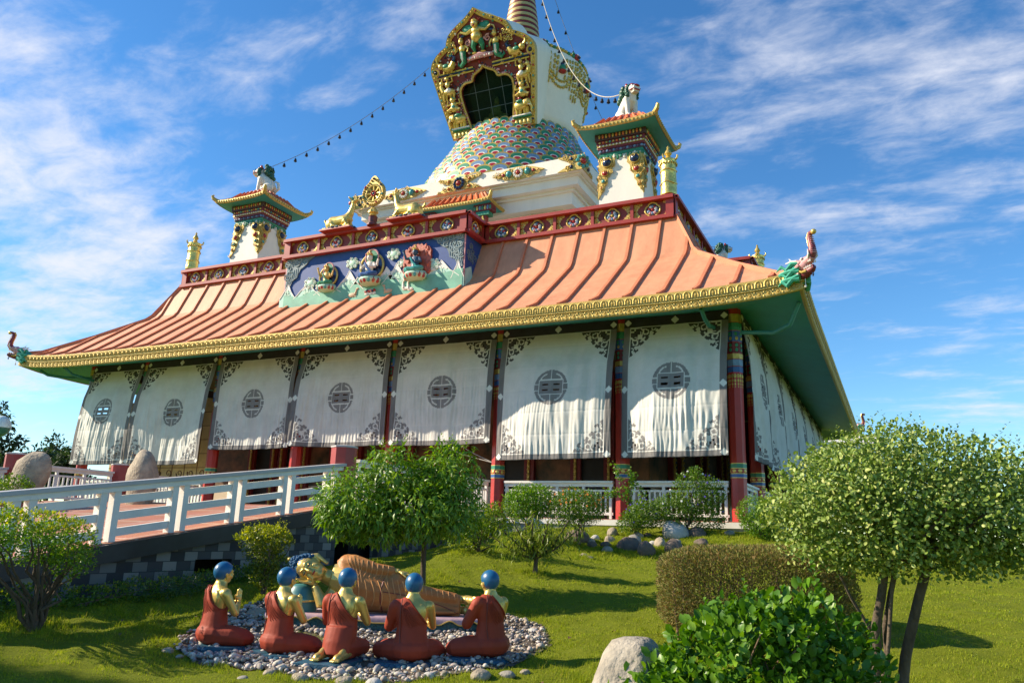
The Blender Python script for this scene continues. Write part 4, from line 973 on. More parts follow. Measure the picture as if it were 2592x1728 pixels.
# ------------------------------------------------------------------ wheel and deer above the mural
wh = thing('dharma_wheel', 'gilded eight spoked wheel in a leaf shaped frame on the parapet', 'wheel', (-12.1, .5, 9.71))
wx, wy, wz = -12.1, .45, 10.87
mb = MB(); mb.lathe([(.2, 9.7), (.2, 9.76), (.14, 9.8), (.16, 10.0), (.17, 10.02)], (wx, wy, 0), 8); mb.build('stand', M('stand_dark', (.05, .02, .03), .4, col2=(.18, .02, .02)), wh, False)
mb = MB(); mb.lathe([(.1, 10.02), (.14, 10.06), (.1, 10.12), (.17, 10.17), (.16, 10.24), (.11, 10.3), (.08, 10.36)], (wx, wy, 0), 16, rf=lambda a, z: 1+.06*np.cos(8*a)); mb.build('vase', m_gold, wh)
mb = MB(); a = np.linspace(-PI*.5, PI*1.5, 40); rr = .46+.20*np.exp(-((a-PI/2)/.28)**2)
a2 = np.arange(48)*2*PI/48-PI/2; ro = np.array([.47+.20*math.exp(-((q-PI/2)/.3)**2) for q in a2]); ri = .35
n = V3(0, -1, 0); vs = []
for d in (0, -.09):
    for r_ in (ro, np.full(48, ri)): vs.append(np.stack([wx+r_*np.cos(a2), np.full(48, wy-.0+d), wz+r_*np.sin(a2)], 1))
f = []
for i in range(48):
    j = (i+1) % 48; f += [(96+i, 144+i, 144+j, 96+j), (i, j, 48+j, 48+i), (i, 96+i, 96+j, j), (48+i, 48+j, 144+j, 144+i)]
mb.add(np.concatenate(vs), f)
for i in range(30):
    q = i*2*PI/30-PI/2; r_ = .42+.13*math.exp(-((q-PI/2)/.3)**2); mb.ell((wx+r_*math.cos(q), wy-.1, wz+r_*math.sin(q)), .04, nu=7, nv=5)
for i in range(7):
    q = i*2*PI/7+PI/2; r_ = .41+.12*(i == 0); mb.ell((wx+r_*math.cos(q), wy-.13, wz+r_*math.sin(q)), .04, nu=8, nv=6, mi=1+i % 3)
mb.build('flame_frame', [m_gold_trim, m_navy, m_gred, m_gteal], wh, True, 30)
mb = MB(); C = V3(wx, wy-.05, wz)
mb.tube([C+V3(.35*math.cos(q), 0, .35*math.sin(q)) for q in np.arange(32)*2*PI/32], .035, 7, 1, closed=True)
mb.tube([C+V3(.30*math.cos(q), -.02, .30*math.sin(q)) for q in np.arange(32)*2*PI/32], .035, 7, 0, closed=True)
mb.prism([(.3*math.cos(q), .3*math.sin(q)) for q in np.arange(24)*2*PI/24], C+V3(0, .05, 0), V3(1, 0, 0), V3(0, 0, 1), V3(0, -1, 0), .02, 3)
for i in range(8): q = i*PI/4; e = V3(math.cos(q), 0, math.sin(q)); mb.tube([C+e*.07, C+e*.16, C+e*.28], [.02, .03, .052], 7)
mb.tube([C+V3(.085*math.cos(q), -.03, .085*math.sin(q)) for q in np.arange(16)*2*PI/16], .022, 6, 2, closed=True); mb.ell(C, (.06, .05, .06), mi=1)
mb.build('wheel', [m_gold, m_navy, m_gred, m_brass], wh)
def deer(x, sx, label):
    t = thing('deer_statue', label, 'deer statue', (x, .5, 9.71), 'deer beside the wheel')
    P = lambda a, b, c: (x+a*sx, .5+b, 9.71+c)
    mb = MB(); mb.tube([P(-.5, 0, .3), P(-.3, 0, .36), P(0, 0, .36), P(.28, 0, .38), P(.42, 0, .48)], [.14, .24, .22, .22, .16], 12)
    mb.tube([P(.3, 0, .45), P(.44, 0, .62), P(.5, 0, .82), P(.54, 0, .98)], [.17, .12, .085, .08], 10)
    mb.tube([P(.5, 0, 1.0), P(.62, -.02, 1.06), P(.74, -.03, 1.10)], [.09, .08, .045], 9)
    for s in (-1, 1):
        mb.tube([P(.52, s*.07, 1.07), P(.44, s*.14, 1.16), P(.40, s*.17, 1.2)], [.03, .04, .01], 6)
        mb.tube([P(.3, s*.15, .3), P(.45, s*.17, .16), P(.22, s*.17, .11), P(.42, s*.16, .1)], [.1, .065, .05, .05], 8); mb.ell(P(-.3, s*.14, .27), (.22, .13, .2)); mb.tube([P(-.2, s*.2, .16), P(.02, s*.2, .12), P(-.2, s*.2, .1)], [.09, .06, .05], 8)
    mb.tube([P(-.58, 0, .36), P(-.68, 0, .48), P(-.66, 0, .56)], [.05, .05, .02], 6)
    remesh(mb, 'body', m_gold, t, .022, 2)
    mb = MB(); mb.box(P(0, 0, .03), (1.35, .62, .06), top=.95); mb.build('base', m_red, t, False)
    mb = MB()
    for i in range(22): a = i*2*PI/22; mb.ell(P(.62*math.cos(a)*1.0, .28*math.sin(a), .075), (.08, .06, .045), None, 7, 5, i % 2)
    mb.box(P(0, 0, .085), (1.15, .5, .05), mi=2); mb.build('lotus_rim', [m_navy, m_slate, m_gold], t)
deer(-13.55, 1, 'gilded reclining deer left of the gold wheel, head raised towards it')
deer(-10.7, -1, 'gilded reclining deer right of the gold wheel, head raised towards it')

# ------------------------------------------------------------------ strings of bells
def bell_string(A, B, sag, label, r=.02, nb=22, mat=None, t0=0., t1=1.):
    r = r*.62
    A, B = V3(*A), V3(*B); t = np.linspace(t0, t1, 60); P = A+np.outer(t, B-A); P[:, 2] -= sag*4*t*(1-t)
    th = thing('bell_string', label, 'bell string', tuple(P[0]), 'strings of bells between spire and towers')
    mb = MB(); mb.tube(P, r, 5)
    for i in range(0, 59): mb.ell((P[i]+P[i+1])/2, r*1.3, nu=5, nv=3)
    mb.build('cord', mat or M('cord_grey', (.25, .22, .2), .7), th)
    mbell = M('bell_dark', (.03, .03, .03), .4, .5) if 'bell_dark' not in bpy.data.materials else bpy.data.materials['bell_dark']
    for i in range(nb):
        k = t0+(t1-t0)*(i+.6)/nb; p = A+(B-A)*k-V3(0, 0, sag*4*k*(1-k))
        mb = MB(); mb.tube([p, p-V3(0, 0, .09)], .008, 4); mb.lathe([(.02, -.09), (.045, -.12), (.06, -.2), (.075, -.24), (.03, -.25)], p, 9); mb.ell(p-V3(0, 0, .27), .025, nu=6, nv=4); mb.build('bell', mbell, th)
TOPS = (CX, CY, 32.2)
bell_string((TW[0][0]-.0, TW[0][1]-.05, 14.88), (-15.0, 7.75, 20.9), .55, 'thin string of dark bells from the left tower lion to the carved niche', nb=15)
bell_string((TW[1][0]-.05, TW[1][1], 14.85), (CX+.0, CY-.5, 32.2), 3.7, 'thick pale rope of bells sagging to the right tower lion', r=.028, nb=22, mat=M('cord_pale', (.5, .45, .36), .7))
bell_string((TW[2][0]-.1, TW[2][1], 14.8), (CX+.2, CY-.3, 32.2), 4.8, 'string of dark bells passing behind the right tower to the far lion', nb=26)
# ------------------------------------------------------------------ curtains
m_cloth = M('curtain_canvas', (.68, .67, .62), .85, 0, .07, 1.6, .15, 60, col2=(.58, .57, .52))
m_grey = M('curtain_grey', (.20, .19, .185), .85, 0, .12, 2.5, .15, 60)
m_orn = M('curtain_ornament', (.22, .21, .205), .85, 0, .10, 3, .1, 60)
m_topshade = M('curtain_top_shade', (.035, .033, .032), .9, 0, .2, 3)  # top border of the curtain, eave shade painted into its colour
m_orn_shade = M('curtain_ornament_shade', (.06, .057, .055), .9, 0, .15, 3)  # upper corner ornaments: same cloth, colour darkened for the shade below the eave
m_grey = M('curtain_grey', (.17, .162, .158), .85, 0, .12, 2.5, .15, 60)
m_patch = M('curtain_patch', (.68, .68, .62), .85, 0, .08, 3)
for m_ in (m_cloth, m_grey, m_orn):   # canvas lets a little light through
    nt = m_.node_tree; b = nt.nodes['Principled BSDF']; t = N(nt, 'ShaderNodeBsdfTranslucent', Color=(.5, .48, .42, 1)); mx = N(nt, 'ShaderNodeMixShader', Fac=.10)
    nt.links.new(b.outputs[0], mx.inputs[1]); nt.links.new(t.outputs[0], mx.inputs[2]); nt.links.new(mx.outputs[0], nt.nodes['Material Output'].inputs['Surface'])
def pdist(a, b, P):
    d = np.full(a.shape, 9.)
    for p, q in zip(P[:-1], P[1:]):
        v = np.subtract(q, p); t = np.clip(((a-p[0])*v[0]+(b-p[1])*v[1])/(v@v+1e-9), 0, 1); d = np.minimum(d, np.hypot(a-p[0]-t*v[0], b-p[1]-t*v[1]))
    return d
def arcp(c, r, a0, a1, n=9): return [(c[0]+r*math.cos(q), c[1]+r*math.sin(q)) for q in np.linspace(a0, a1, n)]
def ornament(a, b):
    """fretwork corner, a,b >=0 measured from the inner corner, size 1"""
    m = np.zeros(a.shape, bool); w = np.zeros(a.shape, bool); h = np.zeros(a.shape, bool)
    m |= (a > .03) & (b > .03) & (a < .36) & (b < .36) & ((a < .25) | (b < .25)) 
    for s in range(2):
        x, y = (a, b) if s == 0 else (b, a)
        env = np.where(x < .40, .20, np.where(x < .52, .34+.0*x, np.where(x < .62, .27, np.where(x < .70, .17, np.where(x < .82, .13, .13-.10*(x-.82)/.2)))))
        m |= (y > .02) & (x > .3) & (x < 1.0) & (y < env-.03*np.sin(x*40))
        m |= pdist(x, y, [(.50, .25), (.56, .36), (.52, .42)]) < .05
        m |= pdist(x, y, [(.72, .12), (.80, .2), (.76, .26)]) < .035
        w |= pdist(x, y, arcp((.50, .17), .085, -.8, 3.8)) < .022
        w |= pdist(x, y, [(.33, .03), (.40, .10), (.47, .08), (.56, .11)]) < .018
        w |= pdist(x, y, arcp((.74, .07), .055, .2, 3.4)) < .017
        w |= pdist(x, y, [(.145, .03), (.145, .13)]) < .017
        w |= pdist(x, y, [(.33, .16), (.33, .25), (.40, .25)]) < .016
    for c in ((.2, .26), (.26, .2), (.14, .14)): h |= (abs(a-c[0]) < .026) & (abs(b-c[1]) < .026)
    return m & ~w, h
def emblem(x, y):
    r = np.hypot(x, y); m = r < .49
    w = (abs(x) < .02) & (abs(y) > .2)
    for s in (-1, 1):
        w |= (abs(y-s*.2) < .02) & (abs(x) < .33)
        for q in (-1, 1):
            w |= pdist(x, y, [(q*.32, s*.2), (q*.28, s*.28), (q*.21, s*.345), (q*.14, s*.37)]) < .02
            w |= (abs(y-s*.085) < .016) & (q*x > .37)
    w |= (abs(abs(x)-.345) < .008) & (abs(y) < .2)
    h = (abs(abs(x)-.165) < .085) & (abs(abs(y)-.085) < .024)
    return m & ~w, h & m
def curtain(P0, u, n, W, z0, z1, emz, bul, label, group, cell=.022, seed=0):
    """P0: lower left on the facade, u along, n outwards; bul: billow at left, middle, right"""
    r = np.random.default_rng(seed); H = z1-z0; nu = int(W/cell); nv = int(H/cell)
    us = np.linspace(0, W, nu+1); vs = np.linspace(0, H, nv+1); UU, VV = np.meshgrid(us, vs, indexing='ij')
    t = UU/W; s = 1-VV/H
    b = np.interp(t, [0, .35, .65, 1], [bul[0], bul[1], bul[1], bul[2]])
    off = .10+b*(np.sin(np.clip(s, 0, 1)*PI*.62)/math.sin(PI*.62)*.85+.15*s)
    off = off*np.clip(s*3, 0, 1)**.8*1.0+.05
    # folds: long soft ones plus puckers gathered along horizontal seams, strongest low down
    for i in range(7): k = r.uniform(4, 16); off += r.uniform(.004, .010)*np.sin(UU*k+r.uniform(0, 6)+VV*r.uniform(-1.2, 1.2))*(.35+s)
    for i in range(44):
        k = r.uniform(28, 78); sm = np.abs(np.sin(VV*PI/.62+.3)); c0 = r.uniform(0, W); wd = r.uniform(.25, .8); v0 = r.uniform(-.2, 1.7)
        off += r.uniform(.004, .011)*np.minimum(1, 45/k)*np.sin(UU*k+r.uniform(0, 6)+VV*r.uniform(-5, 5)+.8*np.sin(VV*3+i))*np.exp(-((UU-c0)/wd)**2-((VV-v0)/.55)**2)*(.5+.5*sm)
    hem = np.exp(-(VV/.12)**2); off += .012*hem
    seam = np.minimum.reduce([abs(VV-q*H) for q in (.17, .33, .5, .66, .83)]); off -= .006*np.exp(-(seam/.02)**2)
    sag = .025*np.sin(t*PI)*(1-VV/H)*0+.03*(t*(1-t))*4*s*-1
    X = np.asarray(P0)+UU[..., None]*u+V3(0, 0, 1)*(VV+sag)[..., None]+off[..., None]*n
    V = X.reshape(-1, 3); i, j = np.meshgrid(np.arange(nu), np.arange(nv), indexing='ij')
    Q = np.stack([i*(nv+1)+j, (i+1)*(nv+1)+j, (i+1)*(nv+1)+j+1, i*(nv+1)+j+1], -1)
    a = (i+.5)*W/nu; v = (j+.5)*H/nv
    cls = np.zeros(a.shape, int); bs, bt, bb = .17, .26, .13
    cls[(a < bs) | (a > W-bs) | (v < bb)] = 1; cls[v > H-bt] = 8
    hole = np.zeros(a.shape, bool); k = .88
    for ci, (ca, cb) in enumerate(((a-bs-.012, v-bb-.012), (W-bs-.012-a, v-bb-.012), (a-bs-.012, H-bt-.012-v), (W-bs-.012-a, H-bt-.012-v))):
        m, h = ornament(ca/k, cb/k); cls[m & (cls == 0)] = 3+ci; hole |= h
    m, h = emblem(a-W/2, v-(emz-z0)); cls[m & (cls == 0)] = 2; hole |= h
    npt = 0
    for c in ((.085, H*.47), (W-.085, H*.47), (.11, H-.13), (W-.11, H-.13), (W/2, H-.13), (.1, .08), (W-.1, .08)):
        npt += 1; cls[(abs(a-c[0])+abs(v-c[1]) < .105)] = 10+npt
    th = thing('curtain', label, 'curtain', tuple(np.asarray(P0)+u*W/2), group)
    keep = ~hole
    for c, nm, mt in ((0, 'fabric', m_cloth), (1, 'border', m_grey), (2, 'emblem', m_orn), (3, 'corner_ornament', m_orn), (4, 'corner_ornament', m_orn), (5, 'corner_ornament', m_orn_shade), (6, 'corner_ornament', m_orn_shade), (8, 'shaded_border', m_topshade), *[(10+q, 'patch', m_patch) for q in range(1, 8)]):
        q = Q[(cls == c) & keep]
        if len(q) == 0: continue
        if np.cross(u, V3(0, 0, 1))@n < 0: q = q[:, ::-1]
        ids, inv = np.unique(q, return_inverse=True); fastmesh(nm, V[ids], inv.reshape(-1, 4), mt, th, smooth=True)
    mb = MB(); B = X[:, 0]; mb.tube(B[::4]-n*.015, .016, 5); mb.build('hem_rope', m_black, th)
    return th
CUR = [(1.56, 3.52, (.30, .42, .25), 'leftmost white curtain of the front, sunlit and crinkled'),
       (1.56, 3.40, (.42, .06, .28), 'white curtain of the front hanging low behind the upright boulder'),
       (2.04, 3.57, (.04, .02, .10), 'white front curtain above the ramp rail with dark mural below'),
       (2.06, 3.60, (.34, .05, .05), 'white front curtain above the red end pillar of the ramp'),
       (2.04, 3.61, (.08, .04, .14), 'white front curtain rising directly behind the tall leafy tree'),
       (1.55, 3.50, (.12, .50, .50), 'white front curtain second from the right corner, half in sun'),
       (1.56, 3.49, (.18, .60, .55), 'rightmost white front curtain beside the red corner column')]
for i, (z0, ez, bul, lab) in enumerate(CUR):
    xa, xb = X8[i]+.13, X8[i+1]-.07
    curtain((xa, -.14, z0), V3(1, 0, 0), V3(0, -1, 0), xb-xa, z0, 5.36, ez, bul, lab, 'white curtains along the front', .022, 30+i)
ords = ['first side curtain round the red corner column', 'second side curtain behind the corner column', 'third side curtain of the shaded right wall', 'fourth side curtain of the shaded right wall', 'fifth side curtain of the shaded right wall', 'sixth side curtain, partly behind the round tree', 'last side curtain, at the far end of the right wall']
for i in range(7):
    ya, yb_ = Y8[i]+.1, Y8[i+1]-.1
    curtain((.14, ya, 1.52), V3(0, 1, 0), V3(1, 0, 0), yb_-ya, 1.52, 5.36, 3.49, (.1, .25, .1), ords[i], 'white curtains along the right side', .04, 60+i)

# ------------------------------------------------------------------ entrance ramp and platform
RX0, RX1 = -17.9, -6.72
def dz(y): return 0. if y > -6.95 else .142*(y+6.95)
YE = -18.6
ramp = thing('entrance_ramp', 'wide tiled entrance ramp with black edge beam and grey block wall', 'ramp', ((RX0+RX1)/2, -10, -1.6))
m_tile, nt, b = _mat('ramp_tile'); tc = N(nt, 'ShaderNodeTexCoord'); br = N(nt, 'ShaderNodeTexBrick', Scale=1., **{'Mortar Size': .03, 'Brick Width': .9, 'Row Height': .9, 'Mortar': (.55, .42, .32, 1), 'Color1': (.42, .155, .085, 1), 'Color2': (.48, .20, .12, 1)}); br.offset = 0.
nt.links.new(tc.outputs['Object'], br.inputs['Vector']); nz = N(nt, 'ShaderNodeTexNoise', Scale=1.5); nt.links.new(tc.outputs['Object'], nz.inputs['Vector'])
mm = N(nt, 'ShaderNodeMix'); mm.data_type = 'RGBA'; mm.blend_type = 'MULTIPLY'; mm.inputs[0].default_value = .35; nt.links.new(br.outputs[0], mm.inputs[6]); nt.links.new(nz.outputs['Color'], mm.inputs[7]); nt.links.new(mm.outputs[2], b.inputs['Base Color']); b.inputs['Roughness'].default_value = .6
mb = MB()
for ya, yb2 in ((-6.95, -.46), (YE, -6.95)):
    A = [(RX0, ya, dz(ya)), (RX1, ya, dz(ya)), (RX1, yb2, dz(yb2)), (RX0, yb2, dz(yb2))]; A = [V3(*q) for q in A]
    mb.add(A+[q-V3(0, 0, .12) for q in A], [(0, 1, 2, 3), (7, 6, 5, 4), (0, 4, 5, 1), (1, 5, 6, 2), (2, 6, 7, 3), (3, 7, 4, 0)])
mb.build('deck', m_tile, ramp, False)
m_beam = M('edge_beam_black', (.022, .024, .028), .45, 0, .3, 3)
for x in (RX0, RX1):
    s = 1 if x == RX1 else -1; mb = MB()
    for ya, yb2 in ((-6.95, -.46), (YE, -6.95)):
        A = [V3(xx, y, dz(y)+q) for xx in (x-.1*s, x+.09*s) for y, q in ((ya, -.012), (ya, -.26), (yb2, -.26), (yb2, -.012))]
        mb.add(A, [(0, 1, 2, 3), (7, 6, 5, 4), (0, 4, 5, 1), (1, 5, 6, 2), (2, 6, 7, 3), (3, 7, 4, 0)])
    mb.build('edge_beam', m_beam, ramp, False)
m_blk, nt, b = _mat('block_wall'); tc = N(nt, 'ShaderNodeTexCoord'); sx = N(nt, 'ShaderNodeSeparateXYZ'); nt.links.new(tc.outputs['Object'], sx.inputs[0])
def mth(op, a, bb=None):
    n = N(nt, 'ShaderNodeMath', operation=op)
    for i, q in enumerate((a, bb)):
        if q is None: continue
        if hasattr(q, 'node'): nt.links.new(q, n.inputs[i])
        else: n.inputs[i].default_value = q
    return n.outputs[0]
cx_ = N(nt, 'ShaderNodeCombineXYZ'); nt.links.new(mth('ADD', sx.outputs[1], sx.outputs[0]), cx_.inputs[0]); nt.links.new(sx.outputs[2], cx_.inputs[1])
br = N(nt, 'ShaderNodeTexBrick', Scale=1., **{'Mortar Size': .006, 'Mortar Smooth': .2, 'Brick Width': .27, 'Row Height': .145, 'Mortar': (.03, .03, .03, 1), 'Color1': (.045, .047, .05, 1), 'Color2': (.36, .36, .35, 1), 'Bias': 0.}); br.offset = .5
nt.links.new(cx_.outputs[0], br.inputs['Vector'])
row = mth('FLOOR', mth('DIVIDE', sx.outputs[2], .145)); odd = mth('SUBTRACT', 1., mth('FLOORED_MODULO', row, 2.))
col_ = mth('FLOOR', mth('DIVIDE', mth('ADD', mth('ADD', sx.outputs[1], sx.outputs[0]), mth('MULTIPLY', odd, .135)), .27))
par_ = mth('FLOORED_MODULO', mth('ADD', col_, 0.), 2.); wn = N(nt, 'ShaderNodeTexWhiteNoise', noise_dimensions='2D'); c2 = N(nt, 'ShaderNodeCombineXYZ'); nt.links.new(col_, c2.inputs[0]); nt.links.new(row, c2.inputs[1]); nt.links.new(c2.outputs[0], wn.inputs['Vector'])
lite = mix(nt, wn.outputs['Value'], (.12, .12, .115), (.29, .28, .255)); drk = mix(nt, wn.outputs['Value'], (.025, .026, .03), (.075, .075, .078))
bl = mix(nt, par_, lite, drk); fin = mix(nt, br.outputs['Fac'], bl, bl)
mxx = nt.nodes[-1]; mxx.inputs[7].default_value = (.03, .03, .03, 1)
for l in list(mxx.inputs[7].links): nt.links.remove(l)
nzz = N(nt, 'ShaderNodeTexNoise', Scale=30., Detail=4.); nt.links.new(tc.outputs['Object'], nzz.inputs['Vector']); bp = N(nt, 'ShaderNodeBump', Strength=.35, Distance=.01); nt.links.new(nzz.outputs['Fac'], bp.inputs['Height']); nt.links.new(bp.outputs[0], b.inputs['Normal'])
nt.links.new(fin, b.inputs['Base Color']); b.inputs['Roughness'].default_value = .75
mb = MB()
def wallquad(x, ya, yb2, za=None, zb=None, lo=-2.3):
    top = lambda y: dz(y)-.20
    A = [V3(xx, y, z) for xx in (x, x-.22*(1 if x > -10 else -1)) for y, z in ((ya, lo), (yb2, lo), (yb2, top(yb2) if zb is None else zb), (ya, top(ya) if za is None else za))]
    mb.add(A, [(0, 1, 2, 3), (7, 6, 5, 4), (0, 4, 5, 1), (1, 5, 6, 2), (2, 6, 7, 3), (3, 7, 4, 0)])
# openings in the visible side wall: a low vent and a doorway under the platform
wallquad(RX1, YE, -10.64); wallquad(RX1, -10.64, -9.85, -1.22, -1.22); wallquad(RX1, -9.85, -7.1)
A = [V3(x, y, z) for x in (RX1, RX1-.22) for y, z in ((-10.64, -1.0), (-9.85, -1.0), (-9.85, dz(-9.85)-.2), (-10.64, dz(-10.64)-.2))]
mb.add(A, [(0, 1, 2, 3), (7, 6, 5, 4), (0, 4, 5, 1), (1, 5, 6, 2), (2, 6, 7, 3), (3, 7, 4, 0)])
wallquad(RX1, -5.6, -.46); wallquad(RX1, -6.95, -5.6, -.36, -.36, lo=-.42) if False else None
mb.bx(RX1-.22, RX1, -7.1, -5.6, -.36, -.2); mb.build('side_wall', m_blk, ramp, False)
mb = MB(); wallquad(RX0, YE, -6.95); wallquad(RX0, -6.95, -.46); mb.build('side_wall', m_blk, ramp, False)
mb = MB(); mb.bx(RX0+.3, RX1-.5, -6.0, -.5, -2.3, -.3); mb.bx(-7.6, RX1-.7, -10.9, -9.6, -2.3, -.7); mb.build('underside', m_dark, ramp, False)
def hexpillar(x, y, label):
    t = thing('red_pillar', label, 'pillar', (x, y, 0), 'red pillars of the entrance platform')
    mb = MB(); mb.lathe([(.27, -.02), (.27, 1.2)], (x, y, 0), 8, rot=None); mb.build('shaft', m_red, t, False)
    mb = MB(); mb.lathe([(.285, 1.2), (.285, 1.235), (.2, 1.25)], (x, y, 0), 8); mb.build('cap', M('pillar_cap', (.45, .42, .40), .6), t, False)
hexpillar(-6.95, -6.75, 'red pillar at the top end of the long ramp rail'); hexpillar(-17.8, -6.8, 'red pillar left of the far balustrade, trees behind it'); hexpillar(-17.8, -3.55, 'red pillar beside the upright boulder, ending the far balustrade')
m_cap = M('rail_cap', (.43, .41, .40), .45, 0, .08, 2)
def ramp_rail(x, pairs, label, yend):
    t = thing('ramp_railing', label, 'railing', (x, -10, -1), 'railings along the ramp')
    ys = [p for q in pairs for p in q]
    for y in ys: mb = MB(); mb.bx(x-.06, x+.06, y-.055, y+.055, dz(y)-.0, dz(y)+.74); mb.build('post', m_wpaint, t, False)
    ya = pairs[0][0]-.3
    def run(a, b, zo, w, h, nm, m_):
        mb = MB(); ks = [a, -6.95, b] if a < -6.95 < b else [a, b]
        for p, q in zip(ks[:-1], ks[1:]): mb.bar((x, p, dz(p)+zo), (x, q, dz(q)+zo), w, h, up=(1, 0, 0)) if False else mb.bar((x, p, dz(p)+zo), (x, q, dz(q)+zo), w, h)
        mb.build(nm, m_, t, False)
    run(ya, yend, .83, .24, .06, 'handrail', m_cap); run(ya, yend, .765, .17, .09, 'handrail_beam', m_wpaint)
    for zo in (.60, .365, .13):
        for (a, b), (c, d) in zip(pairs[:-1], pairs[1:]): run(b-.02, c+.02, zo, .07, .115, 'rail', m_wpaint)
        run(pairs[-1][1]-.02, yend, zo, .07, .115, 'rail', m_wpaint)
    return t
prs = [(-12.38-1.26*k, -12.16-1.26*k) for k in (4, 3, 2, 1)]+[(-12.38, -12.16), (-11.12, -10.91), (-9.87, -9.66), (-8.62, -8.40), (-7.36, -7.14)]
ramp_rail(-6.86, prs, 'long white rail with paired posts climbing the near side of the ramp', -6.9)
ramp_rail(-17.8, prs, 'white rail with paired posts on the far side of the ramp', -7.0)
def balustrade(p, q, label, npost=4, group='white balustrades round the veranda'):
    p, q = V3(*p), V3(*q); L = np.linalg.norm(q-p); u = (q-p)/L
    t = thing('balustrade', label, 'balustrade', tuple((p+q)/2), group); Z = V3(0, 0, 1)
    mb = MB(); mb.bar(p+Z*.965, q+Z*.965, .16, .06); mb.build('handrail', m_wpaint, t, False)
    mb = MB(); mb.bar(p+Z*.89, q+Z*.89, .06, .09); mb.bar(p+Z*.74, q+Z*.74, .05, .05); mb.bar(p+Z*.14, q+Z*.14, .06, .07); mb.build('rail', m_wpaint, t, False)
    for i in range(npost+1): c = p+u*(.07+(L-.14)*i/npost); mb = MB(); mb.box(c+Z*.42, (.07, .07, .84), rot=np.stack([u, np.cross(Z, u), Z], 1)); mb.build('post', m_wpaint, t, False)
    k = int(L/.135)
    for i in range(k):
        c = p+u*(L*(i+.5)/k); mb = MB(); mb.box(c+Z*.44, (.045, .03, .56), rot=np.stack([u, np.cross(Z, u), Z], 1)); mb.build('baluster', m_wpaint, t, False)
balustrade((-6.45, -.02, 0), (-3.25, -.02, 0), 'white balustrade between columns, behind the clipped green bushes')
balustrade((-2.75, -.02, 0), (-.25, -.02, 0), 'white balustrade by the corner column, behind the flowering bush', 3)
balustrade((0, .25, 0), (0, 2.75, 0), 'white side balustrade just round the red corner column', 3)
balustrade((0, 3.25, 0), (0, 6.36, 0), 'second white side balustrade, partly behind the clipped hedge', 4)
balustrade((-17.8, -6.5, 0), (-17.8, -3.8, 0), 'white balustrade between two red pillars, behind the boulders', 3)
balustrade((-17.8, -3.3, 0), (-17.8, -.3, 0), 'white balustrade behind the upright boulder, running to the veranda', 3)
balustrade((-6.86, -6.4, 0), (-6.86, -.3, 0), 'white balustrade of the platform behind the tall leafy tree', 6)
balustrade((-24.2, -.02, 0), (-21.8, -.02, 0), 'white balustrade under the leftmost curtain', 3)
balustrade((-21.2, -.02, 0), (-18.1, -.02, 0), 'white balustrade under the curtain left of the entrance', 4)

# standing boulders on plinths in the middle of the ramp
def rockmesh(c, r, seed, rough=.18, rot=None, nu=22, nv=14, mi=0, mb=None):
    g = np.random.default_rng(seed); mb2 = MB(); mb2.ell((0, 0, 0), (1, 1, 1), None, nu, nv)
    v = np.concatenate(mb2.v); d = np.zeros(len(v))
    for i in range(9): k = g.normal(size=3)*(1.2+.5*i); d += np.sin(v@k+g.uniform(0, 6))*rough/(1+.6*i)
    v = v*(1+d)[:, None]*np.asarray(r)
    if rot is not None: v = v@rot.T
    (mb or mb2).add(v+np.asarray(c), mb2.f, mi) if mb is not None else None
    return v, mb2.f
def rock(name, c, r, seed, mat, label, cat='rock', group=None, rot=None, rough=.12):
    v, f = rockmesh(c, r, seed, rough, rot); mb = MB(); mb.add(v+np.asarray(c), f)
    o = mb.build(name, mat, None, True, 60); tag(o, label, cat, group); return o
m_rock = M('rock_grey', (.27, .25, .21), .9, 0, .25, 4, .6, 14, dist=.03)
m_rockb = M('rock_brown', (.14, .105, .08), .9, 0, .3, 5, .6, 16, dist=.03)
m_rockt = M('rock_tan', (.33, .275, .20), .9, 0, .30, 5, 1., 16, dist=.03)
m_rockw = M('rock_pale', (.46, .44, .40), .9, 0, .2, 6, .5, 22, dist=.02)
rock('boulder', (-12.5, -7.15, .45), (.40, .36, .70), 5, m_rockt, 'tall upright tan boulder standing on the ramp before the curtains', 'boulder', 'standing boulders on the ramp', rough=.16)
rock('boulder', (-14.1, -8.8, .38), (.52, .4, .58), 9, m_rockt, 'leaning tan boulder beside the left red pillar', 'boulder', 'standing boulders on the ramp', rot=roty(.35), rough=.16)
mb = MB(); mb.bx(-13.3, -11.8, -7.75, -6.6, -.35, -.16); mb.bx(-13.6, -11.5, -8.0, -6.35, -.55, -.35, 1); tag(mb.build('stone_plinth', [m_dred, m_tile], None, False), 'low stepped red plinth under the upright boulder', 'plinth')
mb = MB(); mb.bx(-17.0, -13.4, -10.2, -7.4, -.9, -.12); tag(mb.build('planter', M('planter_red', (.30, .09, .05), .7), None, False), 'low red planter bed holding bushes on the ramp', 'planter')
